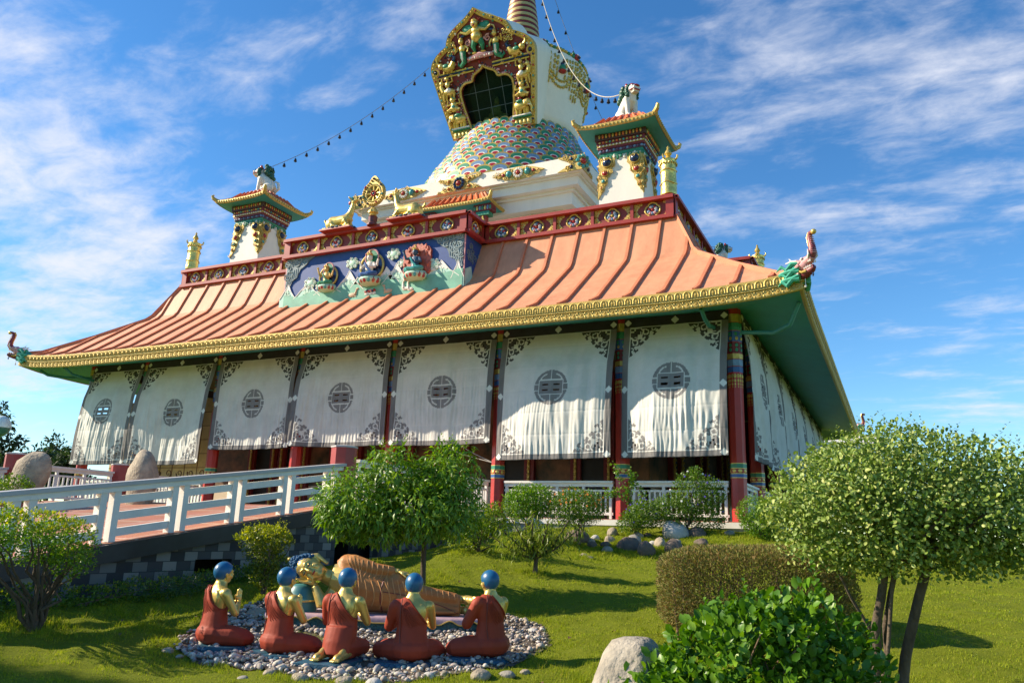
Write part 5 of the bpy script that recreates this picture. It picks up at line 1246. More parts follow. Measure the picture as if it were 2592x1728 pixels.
# ------------------------------------------------------------------ praying monk statues
m_robe = M('robe_red', (.31, .045, .02), .62, 0, .14, 3, .25, 18, spec=.25, dist=.012)
m_hair = M('hair_blue', (.012, .105, .23), .35, 0, .10, 5)
m_stone = M('base_teal', (.02, .09, .14), .5, 0, .35, 9, .5, 30)
m_line = M('robe_seam', (.17, .025, .015), .55)
m_fold = M('robe_highlight', (.42, .10, .06), .5)
def cap(mb, p, q, r0, r1, n=9, k=3): mb.tube([V3(*p)+(V3(*q)-V3(*p))*t for t in np.linspace(0, 1, k)], np.linspace(r0, r1, k), n); mb.ell(p, r0, nu=n, nv=6); mb.ell(q, r1, nu=n, nv=6)
def head(mb, c, tilt=0.):
    c = V3(*c); mb.ell(c+V3(0, -.006, .015), (.088, .106, .105)); mb.ell(c+V3(0, .022, -.04), (.07, .075, .085)); mb.ell(c+V3(0, .062, -.085), (.036, .03, .03))
    mb.tube([c+V3(0, .095, .012), c+V3(0, .116, -.022), c+V3(0, .108, -.034)], [.010, .017, .013], 7)
    for s in (-1, 1):
        mb.ell(c+V3(s*.036, .088, .022), (.026, .016, .008)); mb.ell(c+V3(s*.034, .086, .0), (.02, .014, .011)); mb.ell(c+V3(s*.04, .07, -.04), (.028, .03, .03))
        mb.ell(c+V3(s*.089, -.005, -.01), (.013, .026, .042), rotx(.15)); mb.ell(c+V3(s*.087, .004, -.056), (.011, .014, .026))
    mb.ell(c+V3(0, .094, -.058), (.024, .014, .009)); mb.tube([c+V3(0, -.015, -.07), c+V3(0, -.012, -.16)], [.064, .068], 14)
def hands(mb, c, up=.0):
    """two palms pressed together, five separate fingers each"""
    c = V3(*c)
    for s in (-1, 1):
        mb.ell(c+V3(s*.014, .0, .0), (.014, .034, .045))
        for i, L in enumerate((.058, .072, .068, .05)): y = -.024+.017*i; cap(mb, c+V3(s*.012, y, .035), c+V3(s*.008, y+.004, .045+L), .0085, .006, 6)
        cap(mb, c+V3(s*.016, -.03, .0), c+V3(s*.012, -.052, .042), .0095, .007, 6)
def make_monk(name, kneel=False):
    t = thing(name, '', 'statue', (0, 0, 0), 'praying monk statues')
    H = .10 if kneel else 0.
    mb = MB()   # gold body: head, neck, trunk, arms, hands, feet - one skin
    head(mb, (0, .025, .80+H*.25)); z = H*.25
    mb.loft([[(r*math.cos(a), cy+d*math.sin(a), q+z) for a in np.arange(16)*2*PI/16] for q, r, d, cy in ((.10, .15, .11, -.02), (.25, .155, .115, -.02), (.38, .145, .10, -.02), (.50, .175, .115, -.015), (.58, .185, .10, -.012), (.625, .155, .078, -.012), (.66, .09, .066, -.006), (.70, .066, .06, .0))], 0)
    for s in (-1, 1):
        mb.ell((s*.175, -.012, .578+z), (.065, .065, .06)); cap(mb, (s*.19, -.01, .565+z), (s*.235, .10, .36+z), .056, .043); cap(mb, (s*.235, .10, .36+z), (s*.045, .235, .46+z), .043, .026)
        mb.ell((s*.085, -.085, .52+z), (.07, .03, .09))
    hands(mb, (0, .25, .50+z))
    for s in (-1, 1):   # legs hidden under the robe keep the skin in one piece
        if kneel: mb.tube([(s*.08, -.03, .15), (s*.12, .22, .10), (s*.115, -.1, .07), (s*.115, -.27, .06)], .045, 8)
        else: mb.tube([(s*.08, -.02, .14), (s*.30, .2, .10), (s*.14, .27, .13), (s*.1, .25, .155)], [.06, .05, .04, .022], 8)
    for s in (-1, 1):
        if kneel:
            c = V3(s*.115, -.30, .055); mb.ell(c, (.05, .08, .045)); cap(mb, c+V3(0, .02, .0), c+V3(0, .1, .05), .04, .035)
            for i in range(5): cap(mb, c+V3((i-2)*.019, -.06, -.01), c+V3((i-2)*.022, -.105+.006*abs(i-2), -.022), .014, .012, 7)
        else:
            c = V3(s*.1, .25, .165); mb.ell(c, (.09, .035, .022), rotz(s*.5))
            for i in range(5): cap(mb, c+V3(s*.075, (i-2)*.013, .002), c+V3(s*.10, (i-2)*.014, .002), .0085, .007, 6)
    remesh(mb, 'body', m_gold_b, t, .0075, 4)
    g = .014
    mb = MB()   # robe round trunk and legs
    mb.loft([[(r*math.cos(a), cy+d*math.sin(a), q+z) for a in np.arange(20)*2*PI/20] for q, r, d, cy in ((.05 if not kneel else .0, .20 if not kneel else .16, .15 if not kneel else .11, -.035), (.15, .205 if not kneel else .165, .155 if not kneel else .125, -.03), (.28, .172, .135, -.022), (.38, .160+g*.3, .118, -.02), (.50, .178+g, .122+g*.5, -.018), (.575, .195+g, .108+g, -.012), (.63, .165, .092, -.012), (.665, .11, .075, -.008))], 0)
    mb.ell((-.175, -.012, .575+z), (.083, .08, .075)); cap(mb, (-.195, -.01, .56+z), (-.245, .10, .35+z), .072, .062); cap(mb, (-.245, .1, .35+z), (-.14, .18, .40+z), .06, .045)
    if kneel:
        mb.tube([(0, -.08, .10), (0, .2, .09), (0, .3, .08)], [.13, .15, .11], 12)
        for s in (-1, 1): mb.tube([(s*.085, -.13, .14), (s*.10, .1, .12), (s*.12, .3, .1)], [.085, .105, .09], 10)
        mb.loft([[(r*math.cos(a), cy+d*math.sin(a), q) for a in np.arange(20)*2*PI/20] for q, r, d, cy in ((.07, .155, .11, -.15), (.2, .168, .13, -.10), (.35, .172, .13, -.04))])
    else:
        mb.ell((0, -.03, .13), (.225, .185, .135))
        for s in (-1, 1):
            mb.tube([(s*.10, -.03, .12), (s*.24, .09, .115), (s*.335, .20, .095), (s*.33, .26, .085)], [.12, .115, .095, .07], 12); mb.ell((s*.34, .225, .085), (.075, .08, .075))
            mb.tube([(s*.33, .25, .08), (s*.16, .30, .085), (-s*.04, .29, .10)], [.075, .07, .055], 10)
        mb.ell((0, .15, .09), (.26, .16, .07))
    r_ = remesh(mb, 'robe', m_robe, t, .009, 10, cut=[((-.065, 0, .665+z), (.77, .0, .64))])
    mb = MB()   # seam hanging down the back and drapery lines
    back = lambda x, q: -.02-np.interp(q, [.05, .15, .28, .38, .5, .6, .68], [.15, .155, .135, .12, .13, .11, .07])*math.sqrt(max(.05, 1-(x/np.interp(q, [.05, .3, .6], [.21, .18, .2]))**2))
    def line(P, r): mb.tube([(x, back(x, q)-.004, q+z) for x, q in P], r, 6)
    xs = np.linspace(.09, .66, 12)
    line([(-.115-.02*math.sin((q-.1)*4)+.06*max(0, q-.55)*4*.4, q) for q in xs], .0065)
    mb.build('robe_seam', m_line, r_)
    mb = MB()
    line([(-.06+.022*i, .66-.0262*i) for i in range(11)], .008)
    for k in range(5): line([(-.085-.007*k+(.012+.006*(4-k))*i*.55+.0015*i*i, .60-.012*k-.034*i) for i in range(7)], .0036)
    mb.build('robe_hem', m_robe, r_)
    # hair cap: front cut away along the hairline
    c = V3(0, .02, .815+z); mb = MB(); mb.ell(c, (.102, .119, .115), None, 28, 20)
    v = np.concatenate(mb.v)-c; 
    mb2 = MB(); mb2.add(v+c, mb.f)
    import bmesh
    ob = mb2.build('hair', m_hair, t, True, None)
    bm = bmesh.new(); bm.from_mesh(ob.data); go = bm.verts[:]+bm.edges[:]+bm.faces[:]
    bmesh.ops.bisect_plane(bm, geom=go, plane_co=c+V3(0, .052, .015), plane_no=(0, .80, -.60), clear_outer=True)
    bmesh.ops.bisect_plane(bm, geom=bm.verts[:]+bm.edges[:]+bm.faces[:], plane_co=c+V3(0, 0, -.083), plane_no=(0, .35, -1), clear_outer=True)
    ed = [e for e in bm.edges if e.is_boundary]
    bmesh.ops.holes_fill(bm, edges=ed, sides=0); bm.to_mesh(ob.data); bm.free(); ob.data.set_sharp_from_angle(angle=R(50))
    mb = MB()
    if kneel:
        mb.box((0, -.12, -.035), (.46, .72, .09)); mb.box((-.05, -.34, -.01), (.46, .36, .05)); mb.build('stone_base', m_stone, t, False)
    else:
        P = []
        for i in range(40):
            a = i*2*PI/40; P.append((.40*math.cos(a)*(1+.04*math.sin(5*a)), .07+.31*math.sin(a)*(1+.05*math.cos(4*a))))
        mb.prism(P, V3(0, 0, -.10), V3(1, 0, 0), V3(0, 1, 0), V3(0, 0, 1), .11)
        for i in range(34):
            x, y = P[i]; mb.ell((x*.97, y*.97, -.03), (.05, .05, .035), nu=7, nv=5)
        mb.build('stone_base', m_stone, t)
    return t
m_gold_b = M('statue_gold', (.66, .47, .13), .36, .6, .10, 5, .05, 60)
MK = [((-3.82, -12.97, -1.83), -18, 'praying monk statue farthest left, face turned in profile to the right'),
      ((-2.9, -12.91, -1.85), -5, 'praying monk statue second from left, in front of the teal pillow'),
      ((-2.1, -12.83, -1.85), 11, 'kneeling monk statue in the middle with bare soles on a square slab'),
      ((-1.46, -12.45, -1.86), 34, 'praying monk statue second from right, seen squarely from behind'),
      ((-.76, -11.94, -1.81), 66, 'praying monk statue farthest right, by the golden feet, turned left')]
mk0 = make_monk('monk_statue'); mk1 = make_monk('monk_statue', True)
first = True
for i, (p, a, lab) in enumerate(MK):
    p = (p[0]+.03, p[1], p[2]+.035)
    if i == 2: mk1.location = p; mk1.rotation_euler = (0, 0, R(a)); mk1['label'] = lab; mk1['org'] = p; continue
    if first: mk0.location = p; mk0.rotation_euler = (0, 0, R(a)); mk0['label'] = lab; first = False
    else: dup(mk0, p, R(a), lab)

# ------------------------------------------------------------------ reclining statue (head to -x, looking along -y, local frame)
m_brobe = M('robe_ochre', (.44, .185, .05), .5, 0, .12, 4, .2, 25, spec=.3, dist=.01, col2=(.35, .13, .035))
m_bfold = M('robe_fold_light', (.52, .245, .075), .5)
m_teal2 = M('pillow_teal', (.05, .20, .20), .45, 0, .12, 4)
m_curl = M('curl_blue', (.012, .075, .16), .6, 0, .2, 8, spec=.2)
BO = V3(-2.98, -10.86, -1.545); BA = R(26.4)
bud = thing('reclining_statue', 'golden reclining statue in an ochre robe, head resting on its hand', 'statue', (0, 0, 0))
hc = V3(-.945, -.06, .60)
cu = nrm(V3(-.90, .0, .36)); fw = nrm(V3(.02, -1, -.06)); fw = nrm(fw-cu*(fw@cu)); sd = np.cross(fw, cu)   # crown, face, side(+ = lower cheek?)
if sd[2] > 0: sd = -sd
HR = np.stack([sd, fw, cu], 1)     # local head axes: x towards the lower cheek, y face, z crown
hp = lambda x, y, z: hc+HR@V3(x, y, z)
mb = MB(); k = 1.85
mb.ell(hp(0, -.01, .03), (.165, .185, .185), HR, 16, 12); mb.ell(hp(0, .04, -.08), (.135, .14, .15), HR, 14, 10); mb.ell(hp(0, .12, -.17), (.06, .05, .05), HR)
mb.tube([hp(0, .175, .03), hp(0, .215, -.045), hp(0, .195, -.062)], [.016, .03, .022], 8)
for s in (-1, 1):
    mb.tube([hp(s*.02, .185, .05), hp(s*.065, .178, .07), hp(s*.12, .135, .05)], [.012, .012, .008], 6); mb.ell(hp(s*.065, .165, .012), (.036, .022, .016), HR); mb.ell(hp(s*.075, .12, -.07), (.05, .06, .06), HR)
    mb.tube([hp(s*.165, -.01, .07), hp(s*.195, -.03, .0), hp(s*.18, .0, -.09), hp(s*.16, .02, -.19)], [.03, .045, .03, .026], 8)
mb.ell(hp(0, .182, -.095), (.042, .02, .014), HR); mb.ell(hp(0, .176, -.118), (.034, .02, .014), HR)
mb.tube([hp(0, -.02, -.12), V3(-.74, -.02, .50), V3(-.62, 0, .46)], [.105, .10, .13], 14)
# chest, lower arm holding the head
mb.tube([V3(-.66, .0, .47), V3(-.5, .02, .45), V3(-.3, .03, .42), V3(.0, .03, .36)], [.20, .28, .27, .24], 14)
mb.tube([V3(-.58, -.05, .30), V3(-.66, -.16, .16), V3(-.70, -.22, .09)], [.11, .09, .085], 10)
mb.tube([V3(-.70, -.22, .09), V3(-.76, -.20, .22), V3(-.84, -.17, .36)], [.085, .075, .05], 10)
mb.ell(V3(-.90, -.155, .405), (.085, .05, .035), roty(.25)); 
for i, L in enumerate((.13, .15, .14, .11)):
    b = V3(-.95, -.20+.028*i, .405+.004*i); cap(mb, b, b+V3(-L*.55, -.005, .012), .017, .015, 7); cap(mb, b+V3(-L*.55, -.005, .012), b+V3(-L, -.0, .045), .015, .011, 7)
cap(mb, V3(-.86, -.20, .40), V3(-.87, -.22, .47), .018, .015, 7); cap(mb, V3(-.87, -.22, .47), V3(-.91, -.21, .52), .015, .012, 7)
# resting hand on the hip
mb.tube([V3(.17, -.06, .60), V3(.26, -.10, .60)], [.045, .04], 9); mb.ell(V3(.33, -.12, .575), (.09, .05, .032), roty(.25))
for i, L in enumerate((.14, .16, .15, .12)):
    b = V3(.39, -.165+.03*i, .56); cap(mb, b, b+V3(L*.55, -.004, -.03), .017, .014, 7); cap(mb, b+V3(L*.55, -.004, -.03), b+V3(L, -.01, -.085), .014, .010, 7)
cap(mb, V3(.30, -.165, .57), V3(.37, -.20, .52), .018, .015, 7); cap(mb, V3(.37, -.20, .52), V3(.43, -.205, .475), .015, .011, 7)
# feet
for zc, x0 in ((.225, 1.08), (.075, 1.08)):
    mb.tube([V3(x0-.06, 0, zc), V3(x0+.06, 0, zc)], [.062, .058], 10); mb.ell(V3(x0+.10, -.03, zc), (.075, .085, .068)); mb.ell(V3(x0+.15, -.09, zc+.0), (.06, .13, .065), rotz(.35))
    for i in range(5): b = V3(x0+.19, -.17-.012*(2-abs(i-2)), zc-.05+.026*i); cap(mb, b, b+V3(.03, -.035, 0), .016, .014, 7)
mb.tube([V3(-.1, .02, .36), V3(.4, 0, .26), V3(.8, 0, .18), V3(1.05, 0, .15)], [.2, .14, .09, .06], 10); mb.tube([V3(-.3, .03, .5), V3(-.2, -.06, .64), V3(.1, -.08, .61), V3(.2, -.07, .60)], .04, 8)
for zc in (.225, .075): mb.tube([V3(.8, 0, .16), V3(1.05, 0, zc)], .045, 8)
remesh(mb, 'body', m_gold_b, bud, .012, 4)
mb = MB()   # robe: trunk, upper arm, legs
def bel(x, y, z, rx, ry, sh=0.): return [V3(x-sh*math.sin(a), y+ry*math.cos(a), z+rx*math.sin(a)) for a in np.arange(18)*2*PI/18]
mb.loft([bel(-.44, .03, .43, .30, .24, .17), bel(-.38, .02, .41, .345, .272, .15), bel(-.26, .02, .37, .36, .275, .08), bel(-.05, .0, .32, .31, .27), bel(.12, -.01, .29, .28, .27), bel(.30, .0, .27, .255, .245), bel(.45, .0, .235, .225, .22), bel(.65, .0, .195, .185, .175), bel(.85, .0, .165, .16, .14), bel(1.02, .0, .15, .145, .115), bel(1.09, .0, .15, .145, .11)])
mb.tube([V3(-.48, .0, .70), V3(-.36, -.06, .70), V3(-.2, -.1, .66), V3(-.05, -.12, .62), V3(.08, -.1, .61), V3(.19, -.07, .60)], [.115, .12, .105, .09, .08, .062], 12)
mb.ell((-.45, .0, .69), (.14, .15, .13)); mb.ell((.25, -.02, .46), (.2, .2, .13)); mb.tube([V3(.30, -.10, .39), V3(.6, -.1, .30), V3(1.04, -.05, .235)], [.14, .115, .08], 10)
mb.tube([V3(.25, -.16, .2), V3(.6, -.12, .12), V3(1.05, -.06, .08)], [.14, .12, .08], 10)
mb.ell((.80, -.1, .06), (.3, .16, .05)); mb.loft([[V3(.75, -.16, .12), V3(.75, -.02, .12), V3(.75, -.02, .03), V3(.75, -.16, .03)], [V3(1.09, -.14, .14), V3(1.09, .0, .14), V3(1.09, .0, -.01), V3(1.09, -.14, -.01)]])
br_ = remesh(mb, 'robe', m_brobe, bud, .013, 7)
mb = MB()
def onrobe(x, z, push=.004):
    d = 9.
    return x, z
import mathutils
bvh = mathutils.bvhtree.BVHTree.FromPolygons([v.co.copy() for v in br_.data.vertices], [tuple(p.vertices) for p in br_.data.polygons])
def drape(P, r, m_=0):
    """pull a line of (x,z) onto the front of the robe"""
    Q = []
    for x, z in P:
        hit = bvh.ray_cast(Vector((x, -2, z)), Vector((0, 1, 0)))
        if hit[0] is not None: Q.append(np.array(hit[0])+V3(0, -.001, 0))
    if len(Q) > 2: mb.tube(Q, r, 5, m_)
for i in range(6): x = -.24+i*.07; drape([(x+.012*math.sin(t*3)-.03*t*t, .75-.22*t-.02*i*.5) for t in np.linspace(0, 1, 9)], .008)     # sleeve rings
for i in range(4): drape([(-.46+.05*i+.1*t, .80-.22*t-.05*i*t) for t in np.linspace(0, 1, 9)], .008)
for i in range(5): x = -.26+.085*i; drape([(x+(.05+.02*i)*math.sin(t*2.2)-.05*t, .47-(.30+.03*i)*t) for t in np.linspace(0, 1, 12)], .009)    # belly folds
for i in range(5): x = .10+.075*i; drape([(x+.06*t, .53-.02*i-.22*t-.0*i) for t in np.linspace(0, 1, 9)], .008)      # hip folds
for i in range(7): x = .55+.075*i; drape([(x+.02*t, .40-.1*(x-.5)*1.5-.10*t) for t in np.linspace(0, 1, 6)], .007)
mb.build('robe_fold', m_bfold, br_)
mb = MB()
drape([(.08-.13*t+.12*t*t, .50-.46*t) for t in np.linspace(0, 1, 16)], .008); drape([(.08+.35*t, .32-.05*t+.0*t) for t in np.linspace(0, 1, 12)], .007); drape([(.45+.62*t, .22-.02*t-.16*t*t) for t in np.linspace(0, 1, 14)], .007)
mb.build('robe_seam', m_line, br_)
mb = MB()   # snail curls and topknot
for i in range(230):
    z = 1-2*(i+.5)/230; a = i*2.39996; q = V3(math.sqrt(1-z*z)*math.cos(a), math.sqrt(1-z*z)*math.sin(a), z)
    if q[1] > .42+.35*max(0, -q[2])-.25*q[2]*0 and q[2] < .80: continue
    if q[2] < -.35 or (q[2] < .1 and q[1] > .1): continue
    mb.ell(hp(q[0]*.178, q[1]*.195-.01, q[2]*.20+.03), .026, None, 8, 6)
mb.ell(hp(0, -.02, .045), (.17, .18, .185), HR, 14, 10)
for i in range(26):
    z = 1-(i+.5)/26; a = i*2.39996; mb.ell(hp(.08*math.sqrt(1-z*z)*math.cos(a), .08*math.sqrt(1-z*z)*math.sin(a)-.03, .21+.08*z), .024, None, 7, 5)
for s in range(1): pass
hair = mb.build('hair', m_curl, bud)
mb = MB(); mb.ell(hp(0, -.03, .315), .03, mi=0); mb.build('topknot_jewel', m_gold, bud)
mb = MB()
for s in (-1, 1): mb.tube([hp(s*.035, .193, .006), hp(s*.065, .192, .0), hp(s*.098, .172, .008)], .0065, 5, 0); mb.tube([hp(s*.022, .2, .066), hp(s*.065, .192, .083), hp(s*.118, .152, .064)], .005, 5, 0)
mb.tube([hp(-.034, .197, -.103), hp(0, .205, -.106), hp(.034, .197, -.103)], [.006, .013, .006], 6, 1)
mb.build('painted_face', [m_navy, m_gred], bud)
pil = MB(); pil.lathe([(.21, .0), (.215, .1), (.22, .13), (.245, .155), (.20, .19), (.175, .27), (.15, .34), (.12, .37), (.0, .38)], (-1.04, .0, -.0), 28); po = pil.build('pillow', m_teal2, bud, True, 60)
mb = MB(); mb.tube([(-1.04+.236*math.cos(a), .236*math.sin(a), .152) for a in np.arange(28)*2*PI/28], .014, 6, closed=True); mb.build('pillow_band', m_gold, po)
# pedestal: rock with a draped scalloped cloth
PX = 1.42; yf, yk = -.36, .36
mb = MB(); v, f = None, None
ring = lambda s, z, w: [V3(math.copysign(abs(math.cos(a))**.45, math.cos(a))*PX*s*(1+w*math.sin(9*a)), math.copysign(abs(math.sin(a))**.6, math.sin(a))*yk*1.08*s*(1+w*math.cos(7*a+1)), z) for a in np.arange(72)*2*PI/72]
mb.loft([ring(1.02, -.34, .035), ring(1.04, -.26, .03), ring(1.0, -.16, .025), ring(.97, -.05, .01), ring(.97, -.02, 0)])
mb.build('pedestal_rock', m_stone2 if 'm_stone2' in globals() else M('rock_teal', (.015, .085, .085), .4, 0, .4, 14, .9, 35, dist=.02), bud, True, 60)
mb = MB(); A = np.arange(420)*2*PI/420; rows = []
def rp_(a, s): return V3(math.copysign(abs(math.cos(a))**.45, math.cos(a))*PX*s, math.copysign(abs(math.sin(a))**.6, math.sin(a))*yk*1.08*s, 0)
L_ = np.array([rp_(a, 1.0) for a in A]); arc = np.concatenate([[0], np.cumsum(np.linalg.norm(np.diff(L_, axis=0), axis=1))]); sc_ = .5+.5*np.cos(arc/arc[-1]*2*PI*24)
for s, z0, amp in ((.0, .0, 0), (.9, .003, 0), (1.0, -.010, 0), (1.035, -.022, .010), (1.05, -.032, .040), (1.055, -.036, .056)):
    rows.append(np.array([rp_(a, s)+V3(0, 0, z0-amp*c) for a, c in zip(A, sc_)]))
mb.loft(rows, 0, cap=False); cl = mb.build('pedestal_cloth', M('cloth_mauve', (.42, .28, .30), .6, 0, .12, 5, .2, 20), bud, True, None)
mb = MB(); mb.tube(rows[-1]-V3(0, 0, .004), .010, 5, closed=True); mb.build('piping', m_gold, cl)
bud.scale = (1.02, .95, .93); bud.location = BO; bud.rotation_euler = (0, 0, BA)
# ------------------------------------------------------------------ ground
GP = np.array([(3.5, -20.3, -2.03), (3.0, -17, -2.0), (-3.9, -12.6, -1.83), (-1, -11.7, -1.80), (-2.3, -12.5, -1.84), (-3.0, -12.5, -1.84), (-1.7, -13.8, -1.88), (-5.2, -11, -1.66), (-1.7, -9.5, -1.64), (-.6, -10.2, -1.70),
  (-2.95, -10.9, -1.74), (-6.3, -13.4, -1.52), (-6.6, -16, -1.56), (-6.4, -10.3, -1.42), (-6, -9.6, -1.30), (-3.4, -9.1, -1.36), (-2.24, -7.3, -1.07), (-3.8, -6.6, -.78), (-6.4, -2.3, -.75), (-6.4, -6, -1.12),
  (-4.6, -8, -1.0), (-5.4, -10.9, -1.36), (-4.9, -9.9, -1.2), (-3.1, -3.0, -.60), (-1.2, -1.5, -.38), (-.8, -3.35, -.78), (-2.3, -4.7, -.92), (-.2, -.7, -.24), (-4.5, -1, -.26), (-3.9, -4, -.42), (-1.5, -.3, -.16), (1, -1.6, -.34), (3, 0, -.34), (3, 6, -.4), (10, 0, -.7),
  (.7, -10.1, -1.62), (2.7, -9.4, -1.52), (.3, -6, -1.10), (-.2, -8, -1.35), (3.3, -11.3, -1.86), (2.4, -14, -1.93), (0, -15, -1.95), (6, -8, -1.42), (8, -3, -1.05), (12, -10, -1.5), (12, -18, -2), (-3, -16, -1.86), (-4, -20, -1.95),
  (-20, -20, -1.7), (-30, 0, -.8), (-25, -8, -1.1), (20, 20, -.6), (-12, 12, -.4), (-12, 40, -.6), (-45, 30, -.7), (30, 50, -.7), (5, 25, -.4), (5, 15, -.4), (-60, -40, -1.2), (40, -40, -1.5)])
def _tps():
    P = GP[:, :2]/10; n = len(P); d2 = ((P[:, None]-P[None])**2).sum(-1); K = .5*d2*np.log(d2+1e-9)+np.eye(n)*.012
    A = np.zeros((n+3, n+3)); A[:n, :n] = K; A[:n, n] = 1; A[:n, n+1:] = P; A[n:, :n] = A[:n, n:].T
    return np.linalg.solve(A, np.concatenate([GP[:, 2], np.zeros(3)]))
GW = _tps()
def gz(x, y):
    """height of the lawn: smooth surface through surveyed points, level far away"""
    x = np.asarray(x, float); y = np.asarray(y, float); r = np.hypot(x+8, y); k = np.clip((55-r)/25, 0, 1); k = k*k*(3-2*k)
    s = np.minimum(1, 55/np.maximum(r, 1e-6)); xx, yy = ((x+8)*s-8)/10, y*s/10
    d2 = (xx[..., None]-GP[:, 0]/10)**2+(yy[..., None]-GP[:, 1]/10)**2; n = len(GP)
    z = (.5*d2*np.log(d2+1e-9)*GW[:n]).sum(-1)+GW[n]+GW[n+1]*xx+GW[n+2]*yy
    return z*k-.9*(1-k)
RING = np.array([(-3.2, -13.72), (-3.95, -13.42), (-4.42, -12.8), (-4.9, -11.8), (-5.1, -11.0), (-4.3, -10.25), (-3, -9.75), (-1.7, -9.45), (-1.05, -9.7), (-.5, -10.8), (-.38, -12.0), (-.85, -13.1), (-1.7, -13.72)])
def inpoly(x, y, P):
    r = np.zeros(np.shape(x), bool)
    for (x0, y0), (x1, y1) in zip(P, np.roll(P, -1, 0)): r ^= ((y0 > y) != (y1 > y)) & (x < (x1-x0)*(y-y0)/(y1-y0+1e-12)+x0)
    return r
def axis(lo, hi, st, far):
    a = list(np.arange(lo, hi+1e-6, st)); s = st; q = a[-1]
    while q < far: s *= 1.22; q += s; a.append(q)
    s = st; q = a[0]
    while q > -far: s *= 1.22; q -= s; a.insert(0, q)
    return np.array(a)
AX, AY = axis(-9, 9, .12, 2500), axis(-20, 1, .12, 2500)
GX, GY = np.meshgrid(AX, AY, indexing='ij'); GZ = np.empty_like(GX)
for i in range(len(AX)): GZ[i] = gz(GX[i], GY[i])
near = (np.abs(GX) < 12) & (np.abs(GY+9) < 14)
GZ += near*.014*(np.sin(GX*3.1+GY*1.7)+np.sin(GX*1.3-GY*4.3+1)+.8*np.sin(GX*7.7+GY*5.1)+.8*np.sin(GX*5.-GY*9.3)+.6*np.sin(GX*11.3+GY*13.1)+.5*np.sin(GX*15.1-GY*8.7))
nx, ny = GX.shape; I, J = np.meshgrid(np.arange(nx-1), np.arange(ny-1), indexing='ij')
Q = np.stack([I*ny+J, (I+1)*ny+J, (I+1)*ny+J+1, I*ny+J+1], -1).reshape(-1, 4)
m_lawn, nt, b = _mat('lawn_turf'); L = nt.links; tc = N(nt, 'ShaderNodeTexCoord')
n1 = N(nt, 'ShaderNodeTexNoise', Scale=.9, Detail=5.); n2 = N(nt, 'ShaderNodeTexNoise', Scale=22., Detail=6., Roughness=.7); n3 = N(nt, 'ShaderNodeTexNoise', Scale=130., Detail=4.)
for n in (n1, n2, n3): L.new(tc.outputs['Object'], n.inputs['Vector'])
c1 = mix(nt, n1.outputs['Fac'], (.15, .20, .010), (.22, .25, .016)); c2 = mix(nt, n2.outputs['Fac'], (.08, .11, .008), (.28, .31, .026))
c3 = mix(nt, .6, c1, c2); L.new(c3, b.inputs['Base Color']); b.inputs['Roughness'].default_value = .9; b.inputs['Specular IOR Level'].default_value = .1
ad = N(nt, 'ShaderNodeMath', operation='ADD'); L.new(n2.outputs['Fac'], ad.inputs[0]); L.new(n3.outputs['Fac'], ad.inputs[1])
bp = N(nt, 'ShaderNodeBump', Strength=.8, Distance=.05); L.new(ad.outputs[0], bp.inputs['Height']); L.new(bp.outputs[0], b.inputs['Normal'])
lawn = fastmesh('lawn', np.stack([GX, GY, GZ], -1).reshape(-1, 3), Q, m_lawn, smooth=True); tag(lawn, 'mown green lawn rising towards the temple', 'lawn', kind='structure')
def gzz(x, y): return gz(x, y)+.014*(np.sin(x*3.1+y*1.7)+np.sin(x*1.3-y*4.3+1)+.8*np.sin(x*7.7+y*5.1)+.8*np.sin(x*5.-y*9.3)+.6*np.sin(x*11.3+y*13.1)+.5*np.sin(x*15.1-y*8.7))
# soil bed under the pebbles
g = .06; xs = np.arange(-5.4, -.1, g); ys = np.arange(-14, -9.2, g); A, B = np.meshgrid(xs, ys, indexing='ij'); ins = inpoly(A, B, RING)
V = np.stack([A, B, gzz(A, B)+.012], -1).reshape(-1, 3); I, J = np.meshgrid(np.arange(len(xs)-1), np.arange(len(ys)-1), indexing='ij'); k = len(ys)
Qs = np.stack([I*k+J, (I+1)*k+J, (I+1)*k+J+1, I*k+J+1], -1)[ins[:-1, :-1]]
ids, inv = np.unique(Qs, return_inverse=True)
tag(fastmesh('soil_bed', V[ids], inv.reshape(-1, 4), M('soil', (.09, .07, .05), .95, 0, .3, 12, .5, 40), smooth=True), 'bare soil bed under the pebbles', 'soil', kind='structure')
PATCH = [(-2.92, -12.0, .34), (-1.95, -11.62, .24), (-3.35, -11.95, .3)]
def inpatch(x, y): return np.logical_or.reduce([np.hypot(x-a, (y-b)*1.4) < r for a, b, r in PATCH])
# pebbles: one mass of stones
n = 8000; X = rng.uniform(-5.3, -.2, n*2); Y = rng.uniform(-14, -9.3, n*2); ok = inpoly(X, Y, RING) & ~inpatch(X, Y)
X, Y = X[ok][:5200], Y[ok][:5200]; n = len(X)
tm = MB(); tm.ell((0, 0, 0), 1, None, 8, 5); tv = np.concatenate(tm.v); tq = [q if len(q) == 4 else (q[0], q[1], q[2], q[2]) for q in tm.f]; tf = np.array([q for q in tm.f if len(q) == 3]); tf4 = np.array([q for q in tm.f if len(q) == 4])
tri = np.concatenate([tf, tf4[:, [0, 1, 2]], tf4[:, [0, 2, 3]]])
s = rng.uniform(.009, .027, n)*(1+.9*(rng.random(n) < .14)); sc3 = np.stack([s*rng.uniform(.9, 1.5, n), s*rng.uniform(.7, 1.1, n), s*rng.uniform(.5, .85, n)], 1)
ang = rng.uniform(0, 2*PI, n); tl = rng.uniform(-.5, .5, n)
v = tv[None]*sc3[:, None]; v = v*(1+.12*np.sin(tv[None]*3+rng.uniform(0, 6, (n, 1, 3))))
x = v[..., 0]*np.cos(tl)[:, None]-v[..., 2]*np.sin(tl)[:, None]; z = v[..., 0]*np.sin(tl)[:, None]+v[..., 2]*np.cos(tl)[:, None]
